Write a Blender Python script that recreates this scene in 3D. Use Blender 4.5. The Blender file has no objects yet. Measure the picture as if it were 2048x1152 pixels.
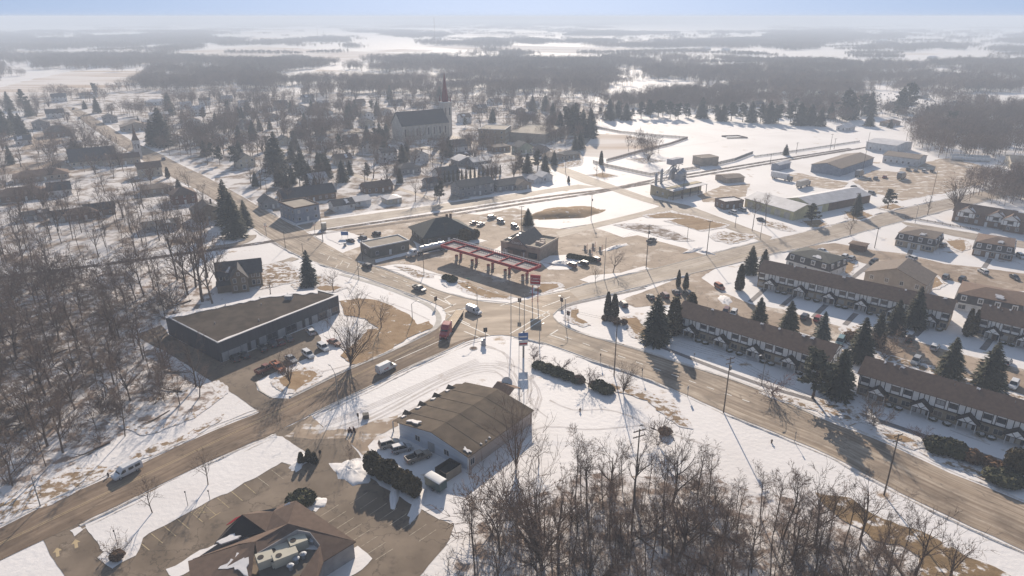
import bpy, bmesh, math, random
import numpy as np
from mathutils import Vector, Matrix, noise
from mathutils.geometry import tessellate_polygon

scene = bpy.context.scene
COL = scene.collection
R = math.radians

# ------------------------------------------------------------------ camera
CAM_H = 85.0                      # drone height in metres
FOC = 1365.0                      # focal length in photograph pixels (2048 wide)
PITCH = math.atan(543 / FOC)
CP, SP = math.cos(PITCH), math.sin(PITCH)
cam_data = bpy.data.cameras.new('camera')
cam_data.sensor_width = 36.0
cam_data.lens = FOC / 2048 * 36.0
cam_data.clip_start = 1.0
cam_data.clip_end = 60000.0
cam = bpy.data.objects.new('camera', cam_data)
COL.objects.link(cam)
cam.location = (0, 0, CAM_H)
cam.rotation_euler = (math.pi / 2 - PITCH, 0, 0)
scene.camera = cam

# ------------------------------------------------------------------ sky, sun, exposure
SUN_EL = 24.0
SUN_AZ = 1.0                      # degrees clockwise from +Y
world = bpy.data.worlds.new('World')
scene.world = world
world.use_nodes = True
nt = world.node_tree
nt.nodes.clear()
sky = nt.nodes.new('ShaderNodeTexSky')
sky.sky_type = 'NISHITA'
sky.sun_disc = False
sky.sun_elevation = R(SUN_EL)
sky.sun_rotation = R(SUN_AZ)
sky.altitude = 0
sky.air_density = 1.0
sky.dust_density = 0.4
sky.ozone_density = 0.5
bg = nt.nodes.new('ShaderNodeBackground')
bg.inputs['Strength'].default_value = 0.14
wo = nt.nodes.new('ShaderNodeOutputWorld')
tcw = nt.nodes.new('ShaderNodeTexCoord')
lift = nt.nodes.new('ShaderNodeVectorMath'); lift.operation = 'ADD'
lift.inputs[1].default_value = (0, 0, 1.0)
nrmz = nt.nodes.new('ShaderNodeVectorMath'); nrmz.operation = 'NORMALIZE'
nt.links.new(tcw.outputs['Generated'], lift.inputs[0])
nt.links.new(lift.outputs[0], nrmz.inputs[0])
nt.links.new(nrmz.outputs[0], sky.inputs['Vector'])
hsv = nt.nodes.new('ShaderNodeHueSaturation'); hsv.inputs['Saturation'].default_value = 0.78
nt.links.new(sky.outputs[0], hsv.inputs['Color'])
nt.links.new(hsv.outputs[0], bg.inputs['Color'])
nt.links.new(bg.outputs[0], wo.inputs[0])

sun_data = bpy.data.lights.new('sun', 'SUN')
sun_data.energy = 5.0
sun_data.angle = R(0.5)
sun_data.color = (1.0, 0.865, 0.715)
sun = bpy.data.objects.new('sun', sun_data)
COL.objects.link(sun)
sun.location = (0, 300, 300)
sun.rotation_euler = (-R(90 - SUN_EL), 0, -R(SUN_AZ))

scene.view_settings.view_transform = 'Standard'
scene.view_settings.look = 'None'
scene.view_settings.exposure = 0.66
scene.view_settings.gamma = 1.0
scene.view_settings.use_curve_mapping = False
scene.render.engine = 'CYCLES'
scene.cycles.max_bounces = 5
scene.cycles.diffuse_bounces = 2
scene.cycles.glossy_bounces = 2
scene.cycles.transmission_bounces = 2
scene.cycles.volume_bounces = 1
scene.cycles.transparent_max_bounces = 4
scene.cycles.use_adaptive_sampling = False
scene.cycles.use_denoising = True
scene.cycles.caustics_reflective = False
scene.cycles.caustics_refractive = False

# ------------------------------------------------------------------ helpers
def G(px, py, h=0.0):
    """photograph pixel -> point of the ground plane (metres), optionally of the plane at height h"""
    u, v = px - 1024.0, py - 576.0
    t = (CAM_H - h) / (FOC * SP + v * CP)
    return Vector((u * t, (FOC * CP - v * SP) * t, h))

def P(X, Y, Z=0.0):
    d = Y * CP - (Z - CAM_H) * SP
    e = Y * SP + (Z - CAM_H) * CP
    return (1024 + FOC * X / d, 576 - FOC * e / d)

def tag(o, label=None, cat=None, group=None, kind=None):
    if label: o['label'] = label
    if cat: o['category'] = cat
    if group: o['group'] = group
    if kind: o['kind'] = kind
    return o

def mobj(name, verts, faces, m, parent=None, smooth=False, uvs=None):
    me = bpy.data.meshes.new(name)
    me.from_pydata([tuple(v) for v in verts], [], [tuple(f) for f in faces])
    if m is not None:
        me.materials.append(m)
    if smooth:
        me.polygons.foreach_set('use_smooth', [True] * len(me.polygons))
    if uvs is not None:
        ul = me.uv_layers.new(name='UVMap')
        for l in me.loops:
            ul.data[l.index].uv = uvs[l.vertex_index]
    o = bpy.data.objects.new(name, me)
    COL.objects.link(o)
    if parent is not None:
        o.parent = parent
    return o

def empty(name, loc, rz=0.0):
    o = bpy.data.objects.new(name, None)
    o.empty_display_size = 0.5
    COL.objects.link(o)
    o.location = loc
    o.rotation_euler = (0, 0, rz)
    return o

def link_copy(o, parent=None, name=None):
    c = o.copy()
    if name: c.name = name
    COL.objects.link(c)
    if parent is not None:
        c.parent = parent
    return c

def copy_tree(o, parent=None):
    c = link_copy(o, parent)
    for ch in list(o.children):
        copy_tree(ch, c)
    return c

class MB:
    """collects simple shapes into one mesh"""
    def __init__(s):
        s.v, s.f = [], []
    def add(s, verts, faces):
        b = len(s.v)
        s.v += [tuple(x) for x in verts]
        s.f += [tuple(i + b for i in f) for f in faces]
        return s
    def box(s, x0, x1, y0, y1, z0, z1):
        s.add([(x0, y0, z0), (x1, y0, z0), (x1, y1, z0), (x0, y1, z0), (x0, y0, z1), (x1, y0, z1), (x1, y1, z1), (x0, y1, z1)],
              [(0, 3, 2, 1), (4, 5, 6, 7), (0, 1, 5, 4), (1, 2, 6, 5), (2, 3, 7, 6), (3, 0, 4, 7)])
        return s
    def prism(s, pts, z0, z1):
        n = len(pts)
        s.add([(p[0], p[1], z0) for p in pts] + [(p[0], p[1], z1) for p in pts],
              [tuple(range(n - 1, -1, -1)), tuple(range(n, 2 * n))] + [(i, (i + 1) % n, n + (i + 1) % n, n + i) for i in range(n)])
        return s
    def extr(s, prof, y0, y1):
        """profile in xz extruded along y"""
        n = len(prof)
        s.add([(p[0], y0, p[1]) for p in prof] + [(p[0], y1, p[1]) for p in prof],
              [tuple(range(n)), tuple(range(2 * n - 1, n - 1, -1))] + [((i + 1) % n, i, n + i, n + (i + 1) % n) for i in range(n)])
        return s
    def extx(s, prof, x0, x1):
        """profile in yz extruded along x"""
        n = len(prof)
        s.add([(x0, p[0], p[1]) for p in prof] + [(x1, p[0], p[1]) for p in prof],
              [tuple(range(n - 1, -1, -1)), tuple(range(n, 2 * n))] + [(i, (i + 1) % n, n + (i + 1) % n, n + i) for i in range(n)])
        return s
    def tube(s, a, b, r0, r1=None, n=6, caps=True):
        a, b = Vector(a), Vector(b)
        if r1 is None: r1 = r0
        d = (b - a)
        if d.length < 1e-6: return s
        d.normalize()
        u = d.orthogonal().normalized()
        w = d.cross(u)
        vs = []
        for c, r in ((a, r0), (b, r1)):
            for i in range(n):
                t = 2 * math.pi * i / n
                vs.append(c + u * (r * math.cos(t)) + w * (r * math.sin(t)))
        fs = [(i, (i + 1) % n, n + (i + 1) % n, n + i) for i in range(n)]
        if caps:
            fs += [tuple(range(n - 1, -1, -1)), tuple(range(n, 2 * n))]
        s.add(vs, fs)
        return s
    def quad(s, a, b, c, d):
        s.add([a, b, c, d], [(0, 1, 2, 3)])
        return s
    def slab(s, a, b, c, d, t):
        """thick quad: abcd is the top, thickness t downwards"""
        T = [Vector(x) for x in (a, b, c, d)]
        B = [x - Vector((0, 0, t)) for x in T]
        s.add(T + B, [(0, 1, 2, 3), (7, 6, 5, 4), (0, 4, 5, 1), (1, 5, 6, 2), (2, 6, 7, 3), (3, 7, 4, 0)])
        return s
    def build(s, name, m, parent=None, smooth=False):
        return mobj(name, s.v, s.f, m, parent, smooth)

def lin(c):
    """sRGB 0-255 -> linear"""
    return tuple(((x / 255) / 12.92 if x / 255 <= 0.04045 else ((x / 255 + 0.055) / 1.055) ** 2.4) for x in c)

MATS = {}
def mat(name, c1, c2=None, scale=0.5, rough=0.85, lo=0.35, hi=0.65, detail=4.0, bump=0.0, bscale=None, spec=0.25, obj=False, stretch=(1, 1, 1), metal=0.0, c3=None, lo3=.6, hi3=.7, scale3=1.0, obrand=0.0):
    if name in MATS:
        return MATS[name]
    m = bpy.data.materials.new(name)
    m.use_nodes = True
    t = m.node_tree
    b = t.nodes['Principled BSDF']
    b.inputs['Roughness'].default_value = rough
    b.inputs['Specular IOR Level'].default_value = spec
    b.inputs['Metallic'].default_value = metal
    c1 = tuple(c1) + (1,)
    b.inputs['Base Color'].default_value = c1
    m.diffuse_color = c1
    src = None
    if c2 is not None or bump or c3 is not None:
        if obj:
            tc = t.nodes.new('ShaderNodeTexCoord'); pos = tc.outputs['Object']
        else:
            g = t.nodes.new('ShaderNodeNewGeometry'); pos = g.outputs['Position']
        mp = t.nodes.new('ShaderNodeMapping')
        mp.inputs['Scale'].default_value = stretch
        t.links.new(pos, mp.inputs['Vector'])
        src = mp.outputs[0]
    def nz(sc, det=detail, rg=.55):
        n = t.nodes.new('ShaderNodeTexNoise')
        n.inputs['Scale'].default_value = sc
        n.inputs['Detail'].default_value = det
        n.inputs['Roughness'].default_value = rg
        t.links.new(src, n.inputs['Vector'])
        return n.outputs[0]
    def ramp(x, a, z):
        r = t.nodes.new('ShaderNodeMapRange')
        r.inputs['From Min'].default_value = a
        r.inputs['From Max'].default_value = z
        t.links.new(x, r.inputs['Value'])
        return r.outputs[0]
    def mix(f, a, z):
        x = t.nodes.new('ShaderNodeMix'); x.data_type = 'RGBA'
        t.links.new(f, x.inputs['Factor'])
        for s, k in ((a, 'A'), (z, 'B')):
            sock = [i for i in x.inputs if i.name == k and i.type == 'RGBA'][0]
            if isinstance(s, tuple): sock.default_value = s if len(s) == 4 else s + (1,)
            else: t.links.new(s, sock)
        return [o for o in x.outputs if o.type == 'RGBA'][0]
    col = c1
    if c2 is not None:
        col = mix(ramp(nz(scale), lo, hi), c1, tuple(c2))
    if c3 is not None:
        col = mix(ramp(nz(scale3, 5.0, .6), lo3, hi3), col, tuple(c3))
    if obrand:
        oi = t.nodes.new('ShaderNodeObjectInfo')
        mr = t.nodes.new('ShaderNodeMapRange')
        mr.inputs['To Min'].default_value = 1 - obrand
        mr.inputs['To Max'].default_value = 1 + obrand
        t.links.new(oi.outputs['Random'], mr.inputs['Value'])
        hs = t.nodes.new('ShaderNodeHueSaturation')
        t.links.new(mr.outputs[0], hs.inputs['Value'])
        if isinstance(col, tuple): hs.inputs['Color'].default_value = col if len(col) == 4 else col + (1,)
        else: t.links.new(col, hs.inputs['Color'])
        col = hs.outputs[0]
    if not isinstance(col, tuple):
        t.links.new(col, b.inputs['Base Color'])
    if bump:
        bp = t.nodes.new('ShaderNodeBump')
        bp.inputs['Strength'].default_value = bump
        bp.inputs['Distance'].default_value = 0.3
        t.links.new(nz(bscale or scale * 3, 6), bp.inputs['Height'])
        t.links.new(bp.outputs[0], b.inputs['Normal'])
    MATS[name] = m
    return m

def outline(pts, seg=2.0, amp=0.4, seed=0, closed=True, ground=True):
    """pixel outline -> ground outline with an uneven edge"""
    g = [G(*p) if ground else Vector((p[0], p[1], 0)) for p in pts]
    out = []
    n = len(g)
    for i in range(n if closed else n - 1):
        a, b = g[i], g[(i + 1) % n]
        L = (b - a).length
        k = max(1, min(80, int(L / seg)))
        for j in range(k):
            out.append(a + (b - a) * (j / k))
    if not closed:
        out.append(g[-1])
    res = []
    for p in out:
        q = p + Vector((seed * 7.31, seed * 3.77, 0))
        d = noise.noise_vector(q * 0.09) * amp * 1.2 + noise.noise_vector(q * 0.33) * amp * 0.8 + noise.noise_vector(q * 1.1) * amp * 0.5 + noise.noise_vector(q * 3.1) * amp * 0.25
        res.append(Vector((p.x + d.x, p.y + d.y, 0)))
    return res

def patch(name, pts, m, z, amp=0.4, seg=2.0, seed=None, ground=True):
    seed = random.random() * 50 if seed is None else seed
    o = outline(pts, seg, amp, seed, ground=ground)
    tris = tessellate_polygon([o])
    vs = [(p.x, p.y, z) for p in o]
    fs = []
    for tr in tris:
        a, b, c = (o[i] for i in tr)
        fs.append(tr if (b - a).cross(c - a).z > 0 else (tr[0], tr[2], tr[1]))
    ob = mobj(name, vs, fs, m)
    ob['kind'] = 'structure'
    return ob

def resample(pts, n):
    d = [0.0]
    for a, b in zip(pts[:-1], pts[1:]):
        d.append(d[-1] + (b - a).length)
    out = []
    j = 0
    for i in range(n):
        s = d[-1] * i / (n - 1)
        while j < len(d) - 2 and d[j + 1] < s: j += 1
        k = (s - d[j]) / max(1e-9, d[j + 1] - d[j])
        out.append(pts[j] + (pts[j + 1] - pts[j]) * k)
    return out, d[-1]

def smooth_line(pts, it=2):
    for _ in range(it):
        q = [pts[0]]
        for a, b in zip(pts[:-1], pts[1:]):
            q += [a * .75 + b * .25, a * .25 + b * .75]
        q.append(pts[-1])
        pts = q
    return pts

def road(name, left, right, m, z, amp=0.25, step=3.0, ground=True):
    """road surface between two kerb lines; UV = metres across and along"""
    A = smooth_line([G(*p) for p in left] if ground else left)
    B = smooth_line([G(*p) for p in right] if ground else right)
    L = max(sum((b - a).length for a, b in zip(A[:-1], A[1:])), 1)
    n = max(4, min(400, int(L / step)))
    A, la = resample(A, n); B, lb = resample(B, n)
    vs, uv, fs = [], [], []
    for i, (a, b) in enumerate(zip(A, B)):
        w = (b - a).length
        d = (b - a).normalized()
        ja = noise.noise(a * 0.35) * amp + noise.noise(a * 1.3) * amp * .5
        jb = noise.noise(b * 0.35) * amp + noise.noise(b * 1.3) * amp * .5
        a2, b2 = a + d * ja, b + d * jb
        for k in range(5):
            p = a2 + (b2 - a2) * (k / 4)
            vs.append((p.x, p.y, z)); uv.append((w * k / 4 / 10, la * i / (n - 1) / 10))
    for i in range(n - 1):
        for k in range(4):
            q = i * 5 + k
            fs.append((q, q + 1, q + 6, q + 5))
    # make it face up
    a, b, c = (Vector(vs[i]) for i in fs[0][:3])
    if (b - a).cross(c - a).z < 0:
        fs = [f[::-1] for f in fs]
    o = mobj(name, vs, fs, m, uvs=uv)
    o['kind'] = 'structure'
    return o

def strip(name, line, width, m, z, amp=0.1, ground=True, step=3.0):
    pts = smooth_line([G(*p) for p in line] if ground else [Vector(p) for p in line])
    A, B = [], []
    for i, p in enumerate(pts):
        d = (pts[min(i + 1, len(pts) - 1)] - pts[max(i - 1, 0)]).normalized()
        nrm = Vector((-d.y, d.x, 0))
        A.append(p + nrm * width / 2); B.append(p - nrm * width / 2)
    return road(name, A, B, m, z, amp, step, ground=False)

def kerb(name, line, m, w=0.28, h=0.14, z=0.0, ground=True):
    pts = smooth_line([G(*p) for p in line] if ground else [Vector(p) for p in line])
    L = sum((b - a).length for a, b in zip(pts[:-1], pts[1:]))
    pts, _ = resample(pts, max(3, int(L / 4)))
    vs, fs = [], []
    for i, p in enumerate(pts):
        d = (pts[min(i + 1, len(pts) - 1)] - pts[max(i - 1, 0)]).normalized()
        nrm = Vector((-d.y, d.x, 0)) * w / 2
        for q, zz in ((p + nrm, z), (p + nrm, z + h), (p - nrm, z + h), (p - nrm, z)):
            vs.append((q.x, q.y, zz))
    for i in range(len(pts) - 1):
        for k in range(3):
            a = i * 4 + k
            fs.append((a, a + 1, a + 5, a + 4))
    fs += [(0, 1, 2, 3), tuple(len(vs) - 4 + k for k in (3, 2, 1, 0))]
    o = mobj(name, vs, fs, m)
    o['kind'] = 'structure'
    return o

def frame(p0, p1, p2=None):
    """local frame of a building: origin at ground pixel p0, x axis towards ground pixel p1;
    returns origin, angle, length and, with p2, the signed extent along local y"""
    a, b = G(*p0), G(*p1)
    d = b - a
    ang = math.atan2(d.y, d.x)
    w = None
    if p2 is not None:
        c = G(*p2) - a
        w = -math.sin(ang) * c.x + math.cos(ang) * c.y
    return a, ang, d.length, w
# ------------------------------------------------------------------ ground materials
SNOW = (0.66, 0.635, 0.62)
def road_mat(name, base, light, dark, streak=0.9, rough=0.75, spec=0.22):
    m = mat(name, base, None, rough=rough, spec=spec)
    t = m.node_tree
    b = t.nodes['Principled BSDF']
    uv = t.nodes.new('ShaderNodeUVMap')
    mp = t.nodes.new('ShaderNodeMapping'); mp.inputs['Scale'].default_value = (7.0, 0.16, 1)
    t.links.new(uv.outputs[0], mp.inputs[0])
    n1 = t.nodes.new('ShaderNodeTexNoise'); n1.inputs['Scale'].default_value = 1.6; n1.inputs['Detail'].default_value = 5
    t.links.new(mp.outputs[0], n1.inputs['Vector'])
    r1 = t.nodes.new('ShaderNodeMapRange'); r1.inputs['From Min'].default_value = .38; r1.inputs['From Max'].default_value = .68
    r1.inputs['To Max'].default_value = streak
    t.links.new(n1.outputs[0], r1.inputs[0])
    g = t.nodes.new('ShaderNodeNewGeometry')
    n2 = t.nodes.new('ShaderNodeTexNoise'); n2.inputs['Scale'].default_value = 0.12; n2.inputs['Detail'].default_value = 7; n2.inputs['Roughness'].default_value = .65
    t.links.new(g.outputs['Position'], n2.inputs['Vector'])
    r2 = t.nodes.new('ShaderNodeMapRange'); r2.inputs['From Min'].default_value = .4; r2.inputs['From Max'].default_value = .7
    t.links.new(n2.outputs[0], r2.inputs[0])
    def mx(f, a, bb):
        x = t.nodes.new('ShaderNodeMix'); x.data_type = 'RGBA'
        t.links.new(f, x.inputs['Factor'])
        for s, k in ((a, 'A'), (bb, 'B')):
            so = [i for i in x.inputs if i.name == k and i.type == 'RGBA'][0]
            if isinstance(s, tuple): so.default_value = s + (1,)
            else: t.links.new(s, so)
        return [o for o in x.outputs if o.type == 'RGBA'][0]
    c = mx(r1.outputs[0], base, light)
    c = mx(r2.outputs[0], c, dark)
    # long sealed cracks
    mp3 = t.nodes.new('ShaderNodeMapping'); mp3.inputs['Scale'].default_value = (2.6, 0.5, 1)
    t.links.new(uv.outputs[0], mp3.inputs[0])
    v = t.nodes.new('ShaderNodeTexVoronoi'); v.feature = 'DISTANCE_TO_EDGE'; v.inputs['Scale'].default_value = 1.3
    nn = t.nodes.new('ShaderNodeTexNoise'); nn.inputs['Scale'].default_value = 3
    t.links.new(mp3.outputs[0], nn.inputs['Vector'])
    ad = t.nodes.new('ShaderNodeVectorMath'); ad.operation = 'MULTIPLY_ADD'
    ad.inputs[1].default_value = (.35, .35, .35)
    t.links.new(nn.outputs['Color'], ad.inputs[0]); t.links.new(mp3.outputs[0], ad.inputs[2])
    t.links.new(ad.outputs[0], v.inputs['Vector'])
    r3 = t.nodes.new('ShaderNodeMapRange'); r3.inputs['From Min'].default_value = .006; r3.inputs['From Max'].default_value = .02
    r3.inputs['To Min'].default_value = .45; r3.inputs['To Max'].default_value = 0
    t.links.new(v.outputs[0], r3.inputs[0])
    c = mx(r3.outputs[0], c, tuple(x * .45 for x in dark))
    t.links.new(c, b.inputs['Base Color'])
    return m

M = {}
M['snow'] = mat('snow', SNOW, (0.58, 0.55, 0.53), scale=0.05, rough=.75, lo=.45, hi=.75, detail=8, bump=.3, bscale=.9, spec=.3)
def lawn_mat(name, grass, grass2, lo, hi, scale=.25, snow=SNOW):
    return mat(name, grass, grass2, scale=.35, rough=.95, spec=.1, c3=snow, lo3=lo, hi3=hi, scale3=scale, bump=.4, bscale=1.5)
M['ground'] = mat('snow_ground', SNOW, (0.55, 0.52, 0.50), scale=0.03, rough=.75, lo=.45, hi=.8, detail=8, bump=.35, bscale=.9, spec=.3,
                  c3=(.30, .21, .135), lo3=.63, hi3=.70, scale3=.09)
M['grass'] = lawn_mat('dry_grass', (.25, .165, .09), (.32, .225, .135), .62, .70, .4)
M['grassy_snow'] = lawn_mat('patchy_dry_grass', (.20, .14, .08), (.27, .19, .12), .47, .56, .5)
M['flecked'] = lawn_mat('snow_with_grass_flecks', (.26, .18, .11), (.33, .24, .16), .38, .50, .9)
M['dirty_snow'] = mat('dirty_ploughed_snow', (.60, .56, .52), (.42, .36, .30), scale=.9, lo=.45, hi=.7, rough=.85, detail=8, c3=(.24, .18, .13), lo3=.6, hi3=.7, scale3=.8, bump=.4)
M['ditch'] = lawn_mat('ditch_grass', (.17, .115, .06), (.24, .165, .09), .56, .64, .35)
M['litter'] = lawn_mat('leaf_litter_and_snow', (.15, .11, .08), (.22, .17, .13), .46, .60, .28, (.60, .57, .55))
M['litter_thin'] = lawn_mat('thin_snow_over_leaves', (.20, .15, .12), (.28, .22, .18), .42, .54, .32, (.64, .61, .59))
M['town'] = lawn_mat('trodden_town_snow', (.16, .12, .09), (.26, .20, .15), .40, .54, .1, (.60, .57, .55))
M['field'] = mat('stubble_field', (.62, .57, .53), (.40, .29, .20), scale=.012, lo=.48, hi=.66, stretch=(.35, 2.2, 1), rough=.9, spec=.1, detail=6)
M['asphalt'] = road_mat('salted_asphalt', (.215, .156, .105), (.47, .39, .30), (.125, .09, .062))
M['asphalt_dark'] = road_mat('brown_asphalt', (.165, .115, .076), (.31, .235, .168), (.10, .07, .047), .8, .85, .15)
M['street'] = road_mat('salted_side_street', (.28, .225, .17), (.44, .38, .32), (.21, .165, .125), .9)
def lot_mat(name, c1, c2, dark, salt, k=.62):
    """worn parking asphalt: blotches, salt stains, cracks with a shape of their own"""
    m = mat(name, c1, c2, scale=.12, lo=.40, hi=.68, detail=8, rough=.8, spec=.2, c3=dark, lo3=.56, hi3=.70, scale3=.33)
    t = m.node_tree; b = t.nodes['Principled BSDF']
    col = b.inputs['Base Color'].links[0].from_socket
    g = t.nodes.new('ShaderNodeNewGeometry')
    def mx(f, a, bb):
        x = t.nodes.new('ShaderNodeMix'); x.data_type = 'RGBA'
        t.links.new(f, x.inputs['Factor'])
        t.links.new(a, [i for i in x.inputs if i.name == 'A' and i.type == 'RGBA'][0])
        [i for i in x.inputs if i.name == 'B' and i.type == 'RGBA'][0].default_value = bb + (1,)
        return [o for o in x.outputs if o.type == 'RGBA'][0]
    def nz(sc, d=6, r=.6):
        n = t.nodes.new('ShaderNodeTexNoise'); n.inputs['Scale'].default_value = sc; n.inputs['Detail'].default_value = d; n.inputs['Roughness'].default_value = r
        t.links.new(g.outputs['Position'], n.inputs['Vector']); return n
    def rng(s, a, z, lo=0.0, hi=1.0):
        r = t.nodes.new('ShaderNodeMapRange'); r.inputs['From Min'].default_value = a; r.inputs['From Max'].default_value = z; r.inputs['To Min'].default_value = lo; r.inputs['To Max'].default_value = hi
        t.links.new(s, r.inputs[0]); return r.outputs[0]
    c = mx(rng(nz(.07, 9, .68).outputs[0], k, k + .1, 0, .8), col, salt)
    ad = t.nodes.new('ShaderNodeVectorMath'); ad.operation = 'MULTIPLY_ADD'; ad.inputs[1].default_value = (5, 5, 5)
    t.links.new(nz(.35, 4).outputs['Color'], ad.inputs[0]); t.links.new(g.outputs['Position'], ad.inputs[2])
    v = t.nodes.new('ShaderNodeTexVoronoi'); v.feature = 'DISTANCE_TO_EDGE'; v.inputs['Scale'].default_value = .11
    t.links.new(ad.outputs[0], v.inputs['Vector'])
    c = mx(rng(v.outputs[0], .004, .016, .6, 0), c, tuple(x * .4 for x in c1))
    t.links.new(c, b.inputs['Base Color'])
    return m
M['lot'] = lot_mat('parking_asphalt', (.125, .093, .064), (.21, .162, .117), (.075, .056, .04), (.33, .27, .20))
M['lot_light'] = lot_mat('salted_parking_asphalt', (.235, .172, .12), (.36, .28, .21), (.155, .112, .078), (.60, .54, .48), .55)
M['dirt'] = mat('wet_gravel_and_snow', (.27, .20, .14), (.38, .30, .22), scale=.15, lo=.4, hi=.65, detail=7, rough=.9, c3=(.60, .56, .52), lo3=.54, hi3=.62, scale3=.2, stretch=(1, 1.6, 1))
M['concrete'] = mat('kerb_concrete', (.40, .37, .33), (.5, .47, .43), scale=.6, rough=.9)
M['walk'] = mat('damp_pavement', (.13, .12, .12), (.2, .18, .17), scale=.5, rough=.8)
M['paint'] = mat('worn_road_paint', (.74, .71, .65), (.45, .39, .32), scale=1.5, lo=.52, hi=.75, rough=.8)
M['paint_yellow'] = mat('worn_yellow_paint', (.42, .32, .18), (.30, .23, .15), scale=1.5, lo=.5, hi=.75, rough=.8)
M['bay_paint'] = mat('worn_bay_paint', (.40, .35, .27), (.20, .155, .11), scale=1.2, lo=.42, hi=.66, rough=.85)
M['bay_yellow'] = mat('worn_yellow_bay_paint', (.40, .32, .19), (.18, .14, .095), scale=1.2, lo=.45, hi=.68, rough=.85)
M['ballast'] = mat('rail_ballast', (.12, .095, .085), (.2, .17, .15), scale=.8, rough=.95, c3=(.7, .68, .69), lo3=.55, hi3=.62, scale3=.25)
M['steel'] = mat('rail_steel', (.16, .12, .10), rough=.6, metal=.6)

Z0 = 0.0
mobj('ground', [(-40000, -200, 0), (40000, -200, 0), (40000, 50000, 0), (-40000, 50000, 0)], [(0, 1, 2, 3)], M['ground'])['kind'] = 'structure'

random.seed(5)
# ---- large ground covers
patch('woodland_floor', [(905, 1150), (960, 1060), (1010, 1010), (1110, 985), (1160, 950), (1290, 945), (1390, 950), (1500, 985), (1600, 1000), (1720, 1040), (1840, 1110), (1900, 1152), (2000, 1300), (820, 1300)], M['litter_thin'], .01, 2, 3)
patch('woodland_floor', [(-80, 560), (60, 560), (200, 545), (330, 540), (430, 560), (430, 600), (335, 640), (270, 660), (280, 690), (330, 730), (400, 770), (430, 800), (330, 830), (230, 880), (120, 940), (20, 990), (-100, 1030)], M['litter_thin'], .01, 2, 3)
patch('woodland_floor', [(-80, 640), (100, 600), (250, 620), (255, 680), (180, 760), (110, 860), (20, 930), (-100, 960)], M['litter'], .02, 3, 4)
patch('town_ground', [(-60, 200), (120, 180), (300, 150), (600, 185), (900, 190), (1180, 195), (1190, 240), (1165, 300), (1120, 330), (1020, 384), (820, 415), (640, 438), (560, 435), (440, 365), (320, 300), (200, 240)], M['town'], .01, 3, 6)
patch('town_ground', [(-60, 260), (120, 215), (180, 262), (260, 305), (340, 356), (440, 412), (505, 458), (480, 475), (330, 500), (150, 520), (-60, 545)], M['town'], .01, 3, 6)
for pts in ([(-60, 190), (60, 160), (150, 141), (290, 142), (300, 152), (262, 172), (150, 188), (-40, 205)],
            [(320, 106), (520, 92), (650, 100), (830, 108), (700, 124), (480, 124)],
            [(560, 160), (640, 139), (780, 147), (890, 154), (720, 161)],
            [(1165, 283), (1190, 268), (1250, 270), (1310, 284), (1318, 298), (1235, 318), (1165, 312)],
            [(840, 92), (1000, 90), (1300, 98), (1200, 108), (960, 102)]):
    patch('stubble_field', pts, M['field'], .03, 3, 8)
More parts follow.
